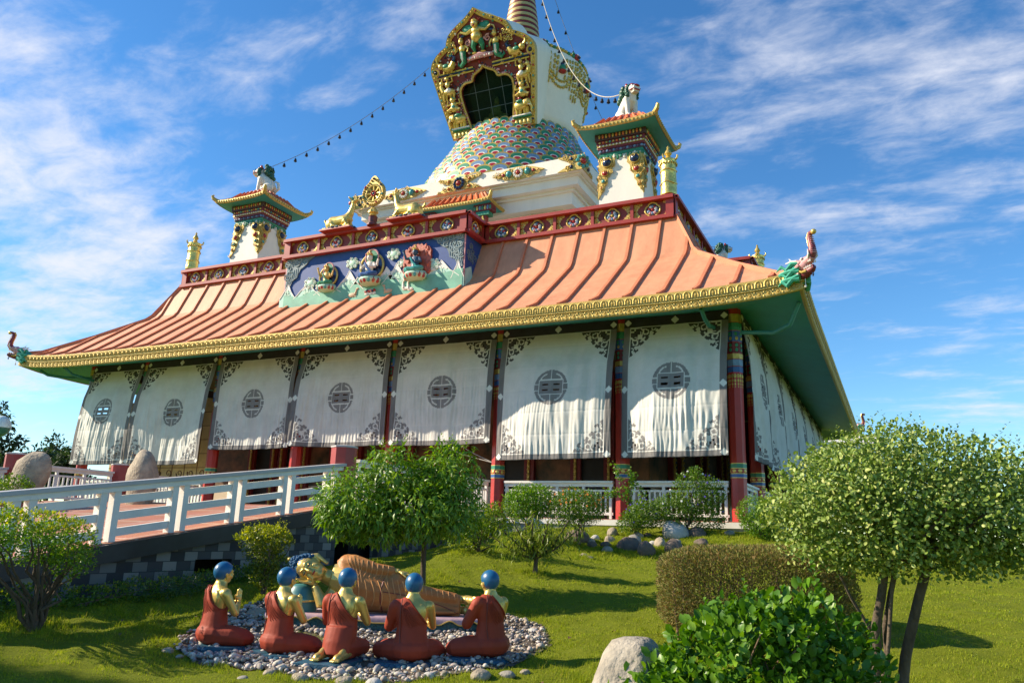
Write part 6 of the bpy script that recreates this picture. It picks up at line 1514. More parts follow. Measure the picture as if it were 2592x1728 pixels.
x, y = x*np.cos(ang)[:, None]-v[..., 1]*np.sin(ang)[:, None], x*np.sin(ang)[:, None]+v[..., 1]*np.cos(ang)[:, None]
v = np.stack([x+X[:, None], y+Y[:, None], z+(gzz(X, Y)+.012+s*.35+rng.uniform(0, .018, n))[:, None]], -1)
m_peb, nt, b = _mat('pebble'); ge = N(nt, 'ShaderNodeNewGeometry'); rp = N(nt, 'ShaderNodeValToRGB'); e = rp.color_ramp.elements; e[0].color = (.68, .63, .55, 1); e[1].color = (.10, .09, .085, 1)
for p, c in ((.22, (.34, .26, .17, 1)), (.42, (.56, .50, .42, 1)), (.6, (.20, .165, .13, 1)), (.8, (.40, .365, .33, 1))): q = e.new(p); q.color = c
nz = N(nt, 'ShaderNodeTexNoise', Scale=60., Detail=4.); tc = N(nt, 'ShaderNodeTexCoord'); nt.links.new(tc.outputs['Object'], nz.inputs['Vector']); mm = N(nt, 'ShaderNodeMix'); mm.data_type = 'RGBA'; mm.blend_type = 'OVERLAY'; mm.inputs[0].default_value = .5
nt.links.new(ge.outputs['Random Per Island'], rp.inputs[0]); nt.links.new(rp.outputs[0], mm.inputs[6]); nt.links.new(nz.outputs['Color'], mm.inputs[7]); nt.links.new(mm.outputs[2], b.inputs['Base Color']); b.inputs['Roughness'].default_value = .75
tag(fastmesh('gravel', v.reshape(-1, 3), (tri[None]+np.arange(n)[:, None, None]*len(tv)).reshape(-1, 3), m_peb, smooth=True), 'loose grey and tan river pebbles round the statues', 'gravel', kind='stuff')
# border stones round the bed
BS = [(-3.82, -13.60, .071, 't', 'flat tan stone in the lawn at the left tip of the pebble bed'), (-3.56, -13.67, .042, 't', 'small tan stone in the grass at the left front of the bed'), (-4.07, -13.04, .056, 'g', 'grey stone at the left edge, beside the leftmost monk'), (-4.61, -11.41, .15, 't', 'large tan boulder at the back left of the pebbles, behind the monks'), (-4.66, -11.83, .072, 't', 'tan stone just in front of the large back boulder'),
      (-2.33, -14.00, .055, 'g', 'half sunk stone at the front edge, below the second monk'), (-2.19, -13.80, .066, 't', 'tan stone in the front grass left of the middle monk'), (-1.83, -13.77, .10, 't', 'wide flat tan stone in the front grass under the middle monk'), (-1.37, -13.69, .088, 't', 'oval tan stone at the front edge, right of the middle monk'), (-1.16, -13.49, .10, 'w', 'pale oval stone at the front edge below the fourth monk'), (-.66, -13.58, .062, 't', 'tan stone at the front right corner of the bed'),
      (-.42, -12.70, .13, 't', 'large smooth tan stone in the grass at the right front'), (-.25, -12.45, .085, 'g', 'grey stone right of the large smooth one'), (-.14, -12.25, .06, 't', 'rightmost tan stone of the front edge'), (-1.02, -10.07, .08, 'w', 'white stone at the far right tip of the pebble bed'), (-1.30, -11.75, .088, 't', 'round tan stone between the two right monks'), (-.87, -12.98, .08, 'w', 'pale stone on the front pebbles below the right monk'), (-.50, -11.40, .05, 'g', 'small grey stone right of the right monk'), (-3.72, -12.95, .06, 't', 'tan stone lying at the foot of the leftmost monk')]
for i, (x, y, w, c, lab) in enumerate(BS):
    rock('border_stone', (x, y, float(gzz(x, y))+w*.18), (w*1.05, w*.8, w*.55), 100+i, {'t': m_rockt, 'g': m_rock, 'w': m_rockw}[c], lab, 'stone', 'stones edging the pebble bed', rotz(i*1.3), .07)
RK = [(-3.11, -3.02, .237, .138, 'b', 'big dark brown rock at the left end of the rockery'), (-2.84, -2.52, .091, .06, 'w', 'small white rock right of the big left rock'), (-2.60, -1.95, .145, .11, 't', 'rounded tan rock near the veranda kerb, left of the red column'), (-2.00, -2.03, .11, .09, 't', 'tan rock in front of the left red column foot'), (-1.82, -1.80, .08, .06, 'b', 'small brown rock near the middle of the upper row'), (-1.20, -1.6, .33, .19, 'w', 'largest pale boulder at the top of the rockery'), (-.73, -1.5, .19, .14, 'b', 'round brown rock right of the largest pale boulder'),
      (-2.79, -3.00, .09, .06, 't', 'small tan rock beside the big left rock'), (-2.35, -3.21, .11, .06, 'b', 'flat brown rock in the middle of the slope'), (-2.47, -2.62, .125, .09, 't', 'tan rock in the second row, left part'), (-1.82, -3.19, .24, .16, 'b', 'long tilted dark rock in the lower row'), (-1.32, -3.60, .16, .17, 'b', 'upright dark rock lowest in the middle'), (-.80, -3.35, .21, .18, 'b', 'upright dark rock at the lower right'), (-1.31, -2.62, .125, .1, 't', 'tan rock in the second row, middle'), (-2.15, -3.72, .10, .07, 'g', 'grey rock low on the left slope'),
      (-2.34, -4.65, .075, .04, 't', 'flat tan stone on the lawn below the rockery'), (-2.20, -4.68, .075, .035, 't', 'second flat tan stone on the lawn, right of the first'), (-1.49, -2.52, .08, .05, 'w', 'little pale rock between the middle rocks'), (-.05, -1.2, .10, .06, 't', 'tan rock at the right end under the corner column'), (-1.0, -2.5, .15, .08, 't', 'flat tan rock below the largest pale boulder'), (-.45, -2.4, .17, .08, 'b', 'flat brown rock at the right of the rockery'), (-1.9, -2.55, .13, .11, 'g', 'grey tilted rock above the long dark one'), (-2.6, -3.4, .1, .06, 'b', 'brown rock at the foot of the left slope')]
for i, (x, y, a, h, c, lab) in enumerate(RK):
    rock('garden_rock', (x, y, float(gz(x, y))+h*.45), (a*1.22, a*.98, h*1.3), 200+i, {'t': m_rockt, 'g': m_rock, 'w': m_rockw, 'b': m_rockb}[c], lab, 'rock', 'rocks of the rockery below the veranda', rotz(i*.9)@rotx(.2*math.sin(i)), .10)
m_rockf = M('boulder_pale', (.33, .29, .225), .9, 0, .28, 7, 1., 22, dist=.025)
rock('boulder', (1.58, -13.95, -1.64), (.40, .34, .40), 301, m_rockf, 'big pale boulder in the foreground beside the glossy bush', 'boulder', None, rotz(.5)@roty(.2), .13)

# grass blades
m_grass = leafmat('grass_blade', (.14, .205, .012), (.31, .36, .025), (.40, .36, .07), .7, .35, .15)
CAM = V3(3.4918, -20.25897, -.43368)
def blades(n, hmin, hmax, sel=None, XY=None, lean=.5):
    if XY is None:
        an = R(26)+rng.uniform(-.66, .66, n); d = rng.uniform(4.3, 22, n); X = CAM[0]-np.sin(an)*d; Y = CAM[1]+np.cos(an)*d
    else: X, Y = XY; n = len(X)
    ok = ((X > -6.6) | (Y > 1)) & (Y < -.55) & (~inpoly(X, Y, RING) | inpatch(X, Y))
    if sel is not None: ok &= sel(X, Y)
    X, Y = X[ok], Y[ok]; n = len(X); Z = gzz(X, Y)-.004; d = np.hypot(X-CAM[0], Y-CAM[1])
    cl = .8+.55*np.sin(X*5.3+2*np.sin(Y*3.1))*np.sin(Y*6.1+X*2)+.35*np.sin(X*13+Y*4)*np.sin(Y*17-X*3); h = rng.uniform(hmin, hmax, n)*np.clip(cl, .3, 1.7); w = .0022*np.clip(d/7, .8, 3)*rng.uniform(.8, 1.5, n); a = rng.uniform(0, 2*PI, n); l = h*rng.uniform(.1, 1, n)*lean*1.6
    bx, by = np.cos(a)*w, np.sin(a)*w; b2 = rng.uniform(0, 2*PI, n)
    v = np.stack([np.stack([X-bx, Y-by, Z], -1), np.stack([X+bx, Y+by, Z], -1), np.stack([X+np.cos(b2)*l, Y+np.sin(b2)*l, Z+h], -1)], 1)
    return v.reshape(-1, 3)
def edge(X, Y): # ring outside, close to its rim
    c = RING.mean(0); return inpoly(c[0]+(X-c[0])/1.16, c[1]+(Y-c[1])/1.16, RING)
n = 40000; EX = rng.uniform(-5.8, .4, n); EY = rng.uniform(-14.6, -9, n)
RX = np.array([q[0] for q in RK]); RY = np.array([q[1] for q in RK]); n2 = 26000; i2 = rng.integers(0, len(RX), n2); QX = RX[i2]+rng.normal(0, .3, n2); QY = RY[i2]+rng.normal(0, .3, n2)
n3 = 24000; BPT = np.array([(-5.4, -14.1), (-5.1, -10.8), (-3.5, -8.9), (-2.25, -7.28), (1.58, -13.95), (3.18, -11.33), (3.42, -11.22), (2.45, -13.95), (1.0, -10.0), (2.6, -9.4), (.75, -1.7), (-3.8, -6.6), (-2.7, -3.9), (-1., -1.6), (-4.9, -12.9), (.6, -12.2), (-5.8, -12.5)]); i3 = rng.integers(0, len(BPT), n3); TX = BPT[i3, 0]+rng.normal(0, .26, n3); TY = BPT[i3, 1]+rng.normal(0, .26, n3)
gv = np.concatenate([blades(0, .03, .085, None, (TX, TY), .7), blades(420000, .014, .040), blades(0, .03, .085, edge, (EX, EY), .7), blades(0, .03, .09, None, (QX, QY), .7)])
tag(fastmesh('grass', gv, np.arange(len(gv)).reshape(-1, 3), m_grass), 'short green grass of the lawn', 'grass', kind='stuff')
# ------------------------------------------------------------------ plants
def leafgeo(P, D, Nn, L, W, curl=.15):
    """folded leaves: 6 vertices, 4 triangles each"""
    n = len(P); D = D/np.linalg.norm(D, axis=1, keepdims=True); S = np.cross(D, Nn); S /= np.linalg.norm(S, axis=1, keepdims=True)+1e-9; Nn = np.cross(S, D)
    L = np.broadcast_to(L, (n,))[:, None]; W = np.broadcast_to(W, (n,))[:, None]
    mid = P+D*L*.45+Nn*L*curl*.6; tip = P+D*L-Nn*L*curl*.35
    v = np.stack([P, mid-S*W*.5+Nn*W*.12, mid, mid+S*W*.5+Nn*W*.12, tip], 1)
    f = np.array([[0, 2, 1], [0, 3, 2], [1, 2, 4], [2, 3, 4]]); q = (f[None]+np.arange(n)[:, None, None]*5).reshape(-1, 3)
    return v.reshape(-1, 3), q
def leafround(P, D, Nn, L, W, curl=.15):
    """rounded leaves: 8 vertices"""
    n = len(P); D = D/np.linalg.norm(D, axis=1, keepdims=True); S = np.cross(D, Nn); S /= np.linalg.norm(S, axis=1, keepdims=True)+1e-9; Nn = np.cross(S, D)
    L = np.broadcast_to(L, (n,))[:, None]; W = np.broadcast_to(W, (n,))[:, None]
    a = P+D*L*.30+Nn*L*curl*.5; b = P+D*L*.68+Nn*L*curl*.55; tip = P+D*L+Nn*L*curl*.1; k = Nn*W*.14
    v = np.stack([P, a-S*W*.44+k, a, a+S*W*.44+k, b-S*W*.46+k, b, b+S*W*.46+k, tip], 1)
    f = np.array([[0, 2, 1], [0, 3, 2], [1, 2, 5], [1, 5, 4], [2, 3, 6], [2, 6, 5], [4, 5, 7], [5, 6, 7]]); q = (f[None]+np.arange(n)[:, None, None]*8).reshape(-1, 3)
    return v.reshape(-1, 3), q
def unit(n): v = rng.normal(size=(n, 3)); return v/np.linalg.norm(v, axis=1, keepdims=True)
def cloud_pts(blobs, n, clump=.0, nclump=0, shell=.55, low=-1.):
    """points in the outer shell of several ellipsoids; returns points and outward directions"""
    vol = np.array([b[1][0]*b[1][1]+b[1][0]*b[1][2] for b in blobs]); k = rng.choice(len(blobs), n, p=vol/vol.sum())
    C = np.array([b[0] for b in blobs])[k]; Rr = np.array([b[1] for b in blobs])[k]; U = unit(n)
    if nclump:
        cu = unit(nclump); ck = rng.integers(0, nclump, n); U = cu[ck]+rng.normal(0, clump, (n, 3)); U /= np.linalg.norm(U, axis=1, keepdims=True)
    U[:, 2] = np.where(U[:, 2] < low, -U[:, 2], U[:, 2])
    r = 1-(1-shell)*rng.random(n)**1.6; bump = 1+.09*np.sin(U[:, 0]*7+U[:, 1]*5)*np.sin(U[:, 2]*6+U[:, 1]*4)+.05*rng.normal(size=n)
    return C+U*Rr*(r*bump)[:, None], U
def foliage(root, name, mat, blobs, n, L, W, droop=0., up=.35, out=.6, rnd=.6, curl=.15, geo=None, **kw):
    P, U = cloud_pts(blobs, n, **kw); D = U*out+rng.normal(0, rnd, (n, 3)); D[:, 2] += up-droop
    Nn = U+rng.normal(0, .5, (n, 3)); Nn[:, 2] += .5; l = L*rng.uniform(.65, 1.2, n)
    v, q = (geo or leafgeo)(P, D, Nn, l, l*W/L, curl); o = fastmesh(name, v, q, mat, root, smooth=geo is not None); return P
def sprigs(root, name, mat, S, L, W, n=9, h=.25, spread=.3, name2=None):
    """upright shoots with leaves along them; S = list of start points"""
    Pv, Pq, k = [], [], 0
    for s in S:
        d = nrm(V3(rng.normal()*spread, rng.normal()*spread, 1)); hh = h*rng.uniform(.5, 1.2)
        t = np.linspace(.1, 1, n); P = s+np.outer(t*hh, d); a = np.arange(n)*2.4+rng.random()*6
        D = np.stack([np.cos(a), np.sin(a), .6+0*a], 1); l = L*(1.1-.5*t); v, q = leafround(P, D, np.tile(V3(0, 0, 1), (n, 1)), l, l*W/L); Pv.append(v); Pq.append(q+k); k += len(v)
    fastmesh(name, np.concatenate(Pv), np.concatenate(Pq), mat, root)
def stems(root, name, mat, base, tops, r0, r1, wob=.06):
    mb = MB()
    for tp in tops:
        b = V3(*base)+V3(rng.normal()*.02, rng.normal()*.02, 0); tp = V3(*tp); t = np.linspace(0, 1, 7); P = b+np.outer(t, tp-b); P[1:-1] += rng.normal(0, wob, (5, 3))*np.array([1, 1, .3])
        P[:, :2] = P[:, :2]-(tp-b)[:2]*(t*(1-t)*.5)[:, None]; mb.tube(P, np.linspace(r0, r1, 7)*rng.uniform(.7, 1.1), 7)
    return mb.build(name, mat, root)
m_bark = M('bark_brown', (.10, .075, .05), .95, 0, .4, 10, .8, 30, dist=.02, streak=(1, 1, .25))
m_twig = M('twig_brown', (.16, .10, .06), .9, 0, .3, 10)
LG = lambda nm, *c, **k: leafmat(nm, *c, **k)
l_var = LG('leaf_variegated', (.085, .16, .018), (.25, .335, .055), (.52, .54, .18), rough=.5, trans=.18)
l_gls = LG('leaf_glossy', (.045, .125, .010), (.115, .24, .016), (.22, .36, .03), rough=.38, trans=.25, spec=.3)
l_brn = LG('leaf_dry_hedge', (.24, .15, .055), (.15, .19, .035), (.38, .30, .10), rough=.8, trans=.25)
l_pea = LG('leaf_peach', (.07, .16, .010), (.18, .31, .022), (.32, .44, .04), rough=.38, trans=.30)
l_pea2 = LG('leaf_willow', (.08, .13, .015), (.18, .25, .03), (.28, .28, .05), rough=.4, trans=.4)
l_yel = LG('leaf_golden', (.14, .19, .015), (.32, .34, .02), (.48, .44, .03), rough=.45, trans=.4)
l_mid = LG('leaf_mid_green', (.045, .105, .010), (.12, .21, .018), (.21, .30, .03), rough=.45, trans=.35)
l_lime = LG('leaf_lime', (.07, .16, .012), (.15, .27, .02), (.22, .34, .03), rough=.4, trans=.4)
l_dark = LG('leaf_dark', (.018, .042, .012), (.04, .08, .02), (.07, .11, .03), rough=.6, trans=.2)

# clipped variegated tree on the right
t = thing('topiary_tree', 'round clipped tree with pale variegated leaves and bare forked stems, at the right', 'tree', (3.3, -11.3, -1.86))
BL = [((3.55, -11.6, -.02), (1.20, 1.15, .70)), ((3.05, -11.75, -.12), (.78, .8, .58)), ((4.1, -11.4, -.08), (.9, .9, .62)), ((4.5, -11.1, -.1), (.8, .8, .55)), ((3.5, -11.7, .18), (.8, .8, .50))]
foliage(t, 'crown', l_var, BL, 36000, .048, .030, geo=leafround, up=.3, out=.5, rnd=.7, shell=.5, nclump=120, clump=.17)
P, U = cloud_pts(BL, 700, shell=.98); P = P[(U[:, 2] > -.1)][:170]; sprigs(t, 'shoots', l_var, P, .042, .026, 8, .17, .45)
mb = MB()
for b, m, tp, r in (((3.18, -11.33), (3.22, -11.42, -1.2), (3.35, -11.56, -.6), .048), ((3.42, -11.22), (3.52, -11.3, -1.25), (3.72, -11.42, -.6), .052), ((3.28, -11.2), (3.30, -11.32, -1.2), (3.45, -11.5, -.6), .030), ((3.24, -11.4), (3.34, -11.45, -1.2), (3.42, -11.6, -.6), .02)):
    P = [V3(*b, -1.95), V3(*b, -1.7), V3(*m), V3(*tp)]; P = [P[0], P[1], (P[1]+P[2])/2+rng.normal(0, .012, 3), P[2], (P[2]+P[3])/2+rng.normal(0, .012, 3), P[3], P[3]+V3(.05, 0, .3)]; mb.tube(P, np.array([1.15, 1.05, 1, .95, .9, .85, .5])*r, 10)
for i in range(16): c = V3(3.45, -11.5, -.62); d = V3(np.clip(rng.normal()*.5, -.8, .8), np.clip(rng.normal()*.4, -.6, .6), .25+rng.random()*.4); mb.tube([c, c+d*.5+rng.normal(0, .04, 3), c+d], [.03, .018, .008], 6)
mb.tube([V3(3.2, -11.35, -1.3), V3(3.02, -11.5, -.95), V3(2.9, -11.6, -.65)], [.018, .014, .01], 6)
mb.build('trunk', m_bark, t)
# glossy bush
t = thing('glossy_bush', 'dark glossy leaved bush in the foreground beside the pale boulder', 'bush', (2.45, -13.95, -1.95))
BL = [((2.42, -13.95, -1.52), (.66, .6, .62)), ((2.85, -13.75, -1.42), (.5, .5, .6)), ((1.98, -14.05, -1.72), (.52, .45, .46)), ((1.75, -14.25, -1.8), (.36, .36, .36)), ((2.62, -13.95, -1.15), (.36, .36, .32))]
foliage(t, 'leaves', l_gls, BL, 7500, .086, .052, geo=leafround, up=.35, out=.65, rnd=.55, shell=.6, curl=.12, nclump=220, clump=.12)
P, U = cloud_pts(BL, 300, shell=.97); P = P[(U[:, 2] > .1)][:46]; sprigs(t, 'shoots', l_gls, P, .07, .042, 8, .17, .35); sprigs(t, 'tall_shoot', l_gls, [V3(2.93, -13.95, -.92), V3(2.96, -13.97, -.9), V3(2.45, -14.1, -.92)], .075, .045, 11, .32, .12)
stems(t, 'stems', m_twig, (2.45, -13.95, -1.98), [(q[0][0]+rng.normal()*.2, q[0][1]+rng.normal()*.2, q[0][2]+.1) for q in BL for _ in range(4)], .016, .006)
# dry clipped hedge
t = thing('clipped_hedge', 'broad clipped hedge of brownish dry foliage on the lawn', 'hedge', (1.7, -9.7, -1.62))
n = 52000; a = rng.uniform(-1, 1, (n, 3)); q = np.abs(a); bump = 1+.03*np.sin(a[:, 0]*9)*np.cos(a[:, 2]*6); rr = (q**5).sum(1)**.2; a = a/np.maximum(rr, 1e-3)[:, None]*(1-.35*rng.random(n)**2)[:, None]*bump[:, None]
u = nrm(V3(.94, .34, 0)); w = V3(-u[1], u[0], 0); P = V3(1.78, -9.55, -1.05)+np.outer(a[:, 0]*1.16, u)+np.outer(a[:, 1]*.62, w)+np.outer(a[:, 2]*(.54+.04*a[:, 0]), V3(0, 0, 1))
D = a+rng.normal(0, .55, (n, 3)); D[:, 2] += .5; v, q_ = leafgeo(P, D, a+rng.normal(0, .6, (n, 3)), .046*rng.uniform(.6, 1.3, n), .016); fastmesh('leaves', v, q_, l_brn, t)
mb = MB()
for i in range(60): s = V3(1.78, -9.55, -1.62)+u*rng.uniform(-1, 1)+w*rng.uniform(-.5, .5); mb.tube([s, s+V3(rng.normal()*.06, rng.normal()*.06, .5), s+V3(rng.normal()*.12, rng.normal()*.1, .98)], [.009, .007, .003], 5)
mb.build('twigs', m_twig, t)
# leafy peach tree in the middle
t = thing('peach_tree', 'bushy tree with bright drooping leaves standing behind the reclining statue', 'tree', (-3.5, -8.9, -1.36))
BL = [((-4.25, -9.85, -.02), (.62, .6, .50)), ((-3.75, -9.6, .42), (.46, .5, .48)), ((-2.95, -9.2, .42), (.48, .5, .52)), ((-3.4, -9.45, -.12), (.78, .65, .48)), ((-3.2, -9.35, .30), (.36, .4, .30)), ((-2.85, -9.15, -.05), (.42, .5, .5)), ((-3.9, -9.7, -.34), (.55, .45, .34)), ((-4.4, -9.95, -.25), (.42, .4, .34))]
foliage(t, 'crown', l_pea, BL, 10500, .145, .036, droop=.95, out=.55, rnd=.5, curl=.22, shell=.45, nclump=240, clump=.12)
P, U = cloud_pts(BL, 500, shell=.95); P = P[U[:, 2] > .3][:60]; sprigs(t, 'shoots', l_pea, P, .10, .028, 9, .2, .3)
tops = [(b[0][0], b[0][1], b[0][2]+.1) for b in BL]; mb = MB(); mb.tube([(-3.50, -8.9, -1.45), (-3.50, -8.92, -1.1), (-3.48, -8.97, -.7), (-3.45, -9.1, -.35)], [.052, .045, .042, .036], 10)
for tp in tops: p = V3(-3.45, -9.1, -.4); q = V3(*tp); mb.tube([p, p+(q-p)*.5+rng.normal(0, .05, 3), q], [.03, .02, .008], 7)
mb.build('trunk', m_bark, t)
# little peach tree on the slope
t = thing('peach_sapling', 'small open peach tree with long hanging leaves on the slope before the rockery', 'tree', (-2.25, -7.28, -1.07))
tops = [(-2.62, -7.75, -.15), (-2.5, -7.6, .0), (-2.2, -7.55, .05), (-2.0, -7.4, .02), (-1.75, -7.3, .0), (-2.3, -7.3, -.05), (-1.6, -7.2, -.1), (-2.7, -7.65, -.35), (-1.95, -7.6, -.1)]
mb = MB(); tops = [(x+(x+2.2)*.25, y, z-.2) for x, y, z in tops]; f = V3(-2.23, -7.29, -.85); mb.tube([(-2.25, -7.28, -1.12), (-2.24, -7.28, -1.0), f], [.05, .04, .035], 9)
Pv, Pq, k = [], [], 0
for tp in tops:
    q = V3(*tp); m = f+(q-f)*.45+V3(0, 0, -.08)+rng.normal(0, .03, 3); B = [f, m, q, q+V3(rng.normal()*.1, rng.normal()*.08, .06)]; mb.tube(B, [.022, .015, .009, .004], 7)
    n = 135; tt = rng.uniform(.25, 1, n); P = f+np.outer(tt, q-f)+rng.normal(0, .085, (n, 3)); D = rng.normal(0, .38, (n, 3)); D[:, 2] -= .75; v, g_ = leafgeo(P, D, rng.normal(0, 1, (n, 3)), .15*rng.uniform(.6, 1.2, n), .024, .2); Pv.append(v); Pq.append(g_+k); k += len(v)
fastmesh('crown', np.concatenate(Pv), np.concatenate(Pq), l_pea2, t); mb.build('trunk', m_bark, t)
# shrub by the ramp, left edge
t = thing('golden_shrub', 'many stemmed shrub with yellow green tips before the ramp rail, far left', 'shrub', (-5.4, -14.1, -1.62))
BL = [((-5.35, -14.4, -.65), (.50, .54, .30)), ((-5.1, -14.15, -.70), (.40, .36, .27)), ((-5.4, -14.85, -.6), (.46, .46, .32)), ((-5.05, -14.05, -.9), (.26, .26, .2))]
foliage(t, 'leaves', l_lime, BL, 6500, .042, .021, shell=.5, nclump=120, clump=.15)
P, U = cloud_pts(BL, 3200, shell=.93); k_ = U[:, 2] > .25; P = P[k_]; n = len(P); D = U[k_]+rng.normal(0, .5, (n, 3)); v, q_ = leafgeo(P, D, U[k_]+rng.normal(0, .5, (n, 3)), .045, .022); fastmesh('new_growth', v, q_, l_yel, t)
stems(t, 'stems', m_bark, (-5.38, -14.1, -1.68), [(b[0][0]+rng.normal()*.25, b[0][1]+rng.normal()*.25, b[0][2]-.05) for b in BL for _ in range(5)], .026, .008, .03)
# golden vase-shaped shrub by the wall
t = thing('golden_shrub', 'vase shaped golden yellow shrub against the grey block wall', 'shrub', (-5.1, -10.82, -1.38))
BL = [((-5.1, -10.87, -.66), (.38, .42, .21)), ((-5.1, -10.82, -.9), (.29, .31, .25)), ((-5.1, -10.82, -1.17), (.21, .23, .18))]
foliage(t, 'leaves', LG('leaf_olive_gold', (.06, .10, .01), (.16, .20, .015), (.26, .27, .02), trans=.35), BL, 3600, .045, .024, shell=.45, nclump=90, clump=.16)
P, U = cloud_pts(BL[:1], 1700, shell=.8); k_ = U[:, 2] > .0; P = P[k_]; n = len(P); D = U[k_]*.5+rng.normal(0, .5, (n, 3)); D[:, 2] += .5; v, q_ = leafgeo(P, D, U[k_]+rng.normal(0, .5, (n, 3)), .05, .026); fastmesh('new_growth', v, q_, l_yel, t)
P, U = cloud_pts(BL[:1], 100, shell=.95); sprigs(t, 'shoots', l_yel, P[U[:, 2] > .3][:26], .045, .024, 7, .16, .6)
stems(t, 'stems', m_bark, (-5.1, -10.82, -1.42), [(-5.1+rng.normal()*.2, -10.82+rng.normal()*.2, -.75) for _ in range(9)], .016, .006, .03)
# low hedge along the ramp wall
t = thing('low_hedge', 'low leafy hedge running along the foot of the ramp wall', 'hedge', (-6.35, -13, -1.5))
BL = [((-6.33+.05*math.sin(i*2), y, float(gz(-6.3, y))+.10), (.26, .36, .17+.03*math.sin(i*1.7))) for i, y in enumerate(np.arange(-17, -8.9, .42))]
foliage(t, 'leaves', l_mid, BL, 9500, .045, .024, shell=.6); P, U = cloud_pts(BL, 3000, shell=.95); k_ = U[:, 2] > .5; P = P[k_]; n = len(P); v, q_ = leafgeo(P, U[k_]+rng.normal(0, .5, (n, 3)), U[k_]+rng.normal(0, .4, (n, 3)), .045, .024); fastmesh('new_growth', v, q_, l_yel, t)
stems(t, 'stems', m_twig, (-6.35, -13, -1.6), [(-6.35, y, -1.3) for y in (-16, -14, -12, -11)], .012, .008)
t = thing('feathery_fern', 'feathery asparagus fern arching out of the low hedge by the wall', 'fern', (-6.05, -11.7, -1.45))
Pv, Pq, k = [], [], 0
for i in range(46):
    a = rng.uniform(0, 2*PI); r_ = rng.uniform(.15, .5); h = rng.uniform(.15, .42); s = V3(-6.05+rng.normal()*.22, -11.7+rng.normal()*.35, -1.46); tt = np.linspace(.1, 1, 40); P = s+np.stack([math.cos(a)*r_*tt**1.5, math.sin(a)*r_*tt**1.5, h*(tt*1.5-.6*tt**2)], 1); D = rng.normal(0, 1, (40, 3)); v, q_ = leafgeo(P, D, rng.normal(0, 1, (40, 3)), .06*(1.2-tt), .006); Pv.append(v); Pq.append(q_+k); k += len(v)
fastmesh('fronds', np.concatenate(Pv), np.concatenate(Pq), LG('leaf_fern', (.03, .08, .035), (.06, .13, .05), trans=.3), t)
# bushes below the veranda
def bush(name, label, mat, BL, n, L, W, base, nst=8, flowers=None, **kw):
    t = thing(name, label, 'bush', base, 'bushes below the veranda'); foliage(t, 'leaves', mat, BL, n, L, W, **kw)
    stems(t, 'stems', m_bark, base, [(BL[i % len(BL)][0][0]+rng.normal()*.15, BL[i % len(BL)][0][1]+rng.normal()*.15, BL[i % len(BL)][0][2]) for i in range(nst)], .018, .006, .04)
    for fm, k, r in flowers or ():
        P, U = cloud_pts(BL, k, shell=.98, low=-.1); mb = MB()
        for p in P:
            for i in range(5): a = i*2*PI/5; mb.ell(p+V3(math.cos(a)*r*.7, -.01, math.sin(a)*r*.7), (r*.6, r*.3, r*.6), None, 6, 4)
        mb.build('flowers', fm, t)
    return t
m_for, m_fvi, m_fwh, m_fpk = M('flower_orange', (.60, .20, .02), .6), M('flower_violet', (.10, .06, .42), .6), M('flower_white', (.8, .8, .76), .6), M('flower_pink', (.62, .04, .14), .6)
bush('golden_bush', 'yellow green bush left of the small peach tree, below the veranda', LG('leaf_yellow_green', (.07, .14, .01), (.17, .25, .015), (.30, .34, .02), trans=.4), [((-3.72, -6.7, -.22), (.52, .5, .36)), ((-3.95, -6.75, -.5), (.4, .4, .3)), ((-3.4, -6.5, -.18), (.34, .35, .3))], 6000, .048, .026, (-3.75, -6.6, -.80), shell=.55, nclump=110, clump=.15)
bush('clipped_bush', 'rounded bright green clipped bush between the golden bush and the lantana', l_lime, [((-3.95, -4.2, .22), (.42, .42, .38)), ((-3.65, -4.05, .26), (.40, .42, .36))], 6000, .05, .03, (-3.85, -4.1, -.45), shell=.6)
bush('lantana_bush', 'round dark green lantana bush dotted with orange flowers', l_mid, [((-2.75, -4.05, .16), (.52, .5, .40)), ((-2.5, -3.9, .16), (.38, .4, .36)), ((-3.0, -4.1, .08), (.36, .36, .4))], 7500, .042, .024, (-2.72, -3.9, -.62), shell=.55, flowers=[(m_for, 46, .02)])
bush('flowering_bush', 'tall loose bush with white and violet flowers beside the corner column', l_mid, [((-.85, -1.5, .55), (.48, .42, .58)), ((-.45, -1.25, .60), (.36, .36, .42)), ((-1.25, -1.6, .20), (.50, .42, .40)), ((-.55, -1.3, .05), (.45, .38, .38)), ((-1.75, -1.75, .12), (.48, .4, .34)), ((-.75, -1.5, 1.05), (.18, .18, .2))], 10500, .055, .028, (-1.0, -1.5, -.38), 14, [(m_fvi, 26, .018), (m_fwh, 14, .02)], shell=.4, nclump=200, clump=.15)
bush('creeping_bush', 'low dark bush with violet flowers right of the lantana', l_mid, [((-1.95, -2.0, .02), (.42, .4, .30)), ((-2.15, -2.1, -.15), (.3, .3, .22))], 3200, .05, .026, (-1.95, -1.95, -.45), 6, [(m_fvi, 10, .016)], shell=.5)
bush('clipped_bush', 'bright green box clipped bush just right of the corner column foot', l_lime, [((.62, -1.75, .16), (.40, .36, .38)), ((.95, -1.65, .14), (.36, .36, .36)), ((.75, -1.7, -.08), (.42, .36, .3))], 7000, .045, .026, (.75, -1.65, -.36), shell=.65)
t = thing('climbing_plant', 'thin climbing plant with pale leaves in front of the second red column from the right', 'plant', (-2.35, -1.2, -.3))
Pv, Pq, k = [], [], 0; mb = MB()
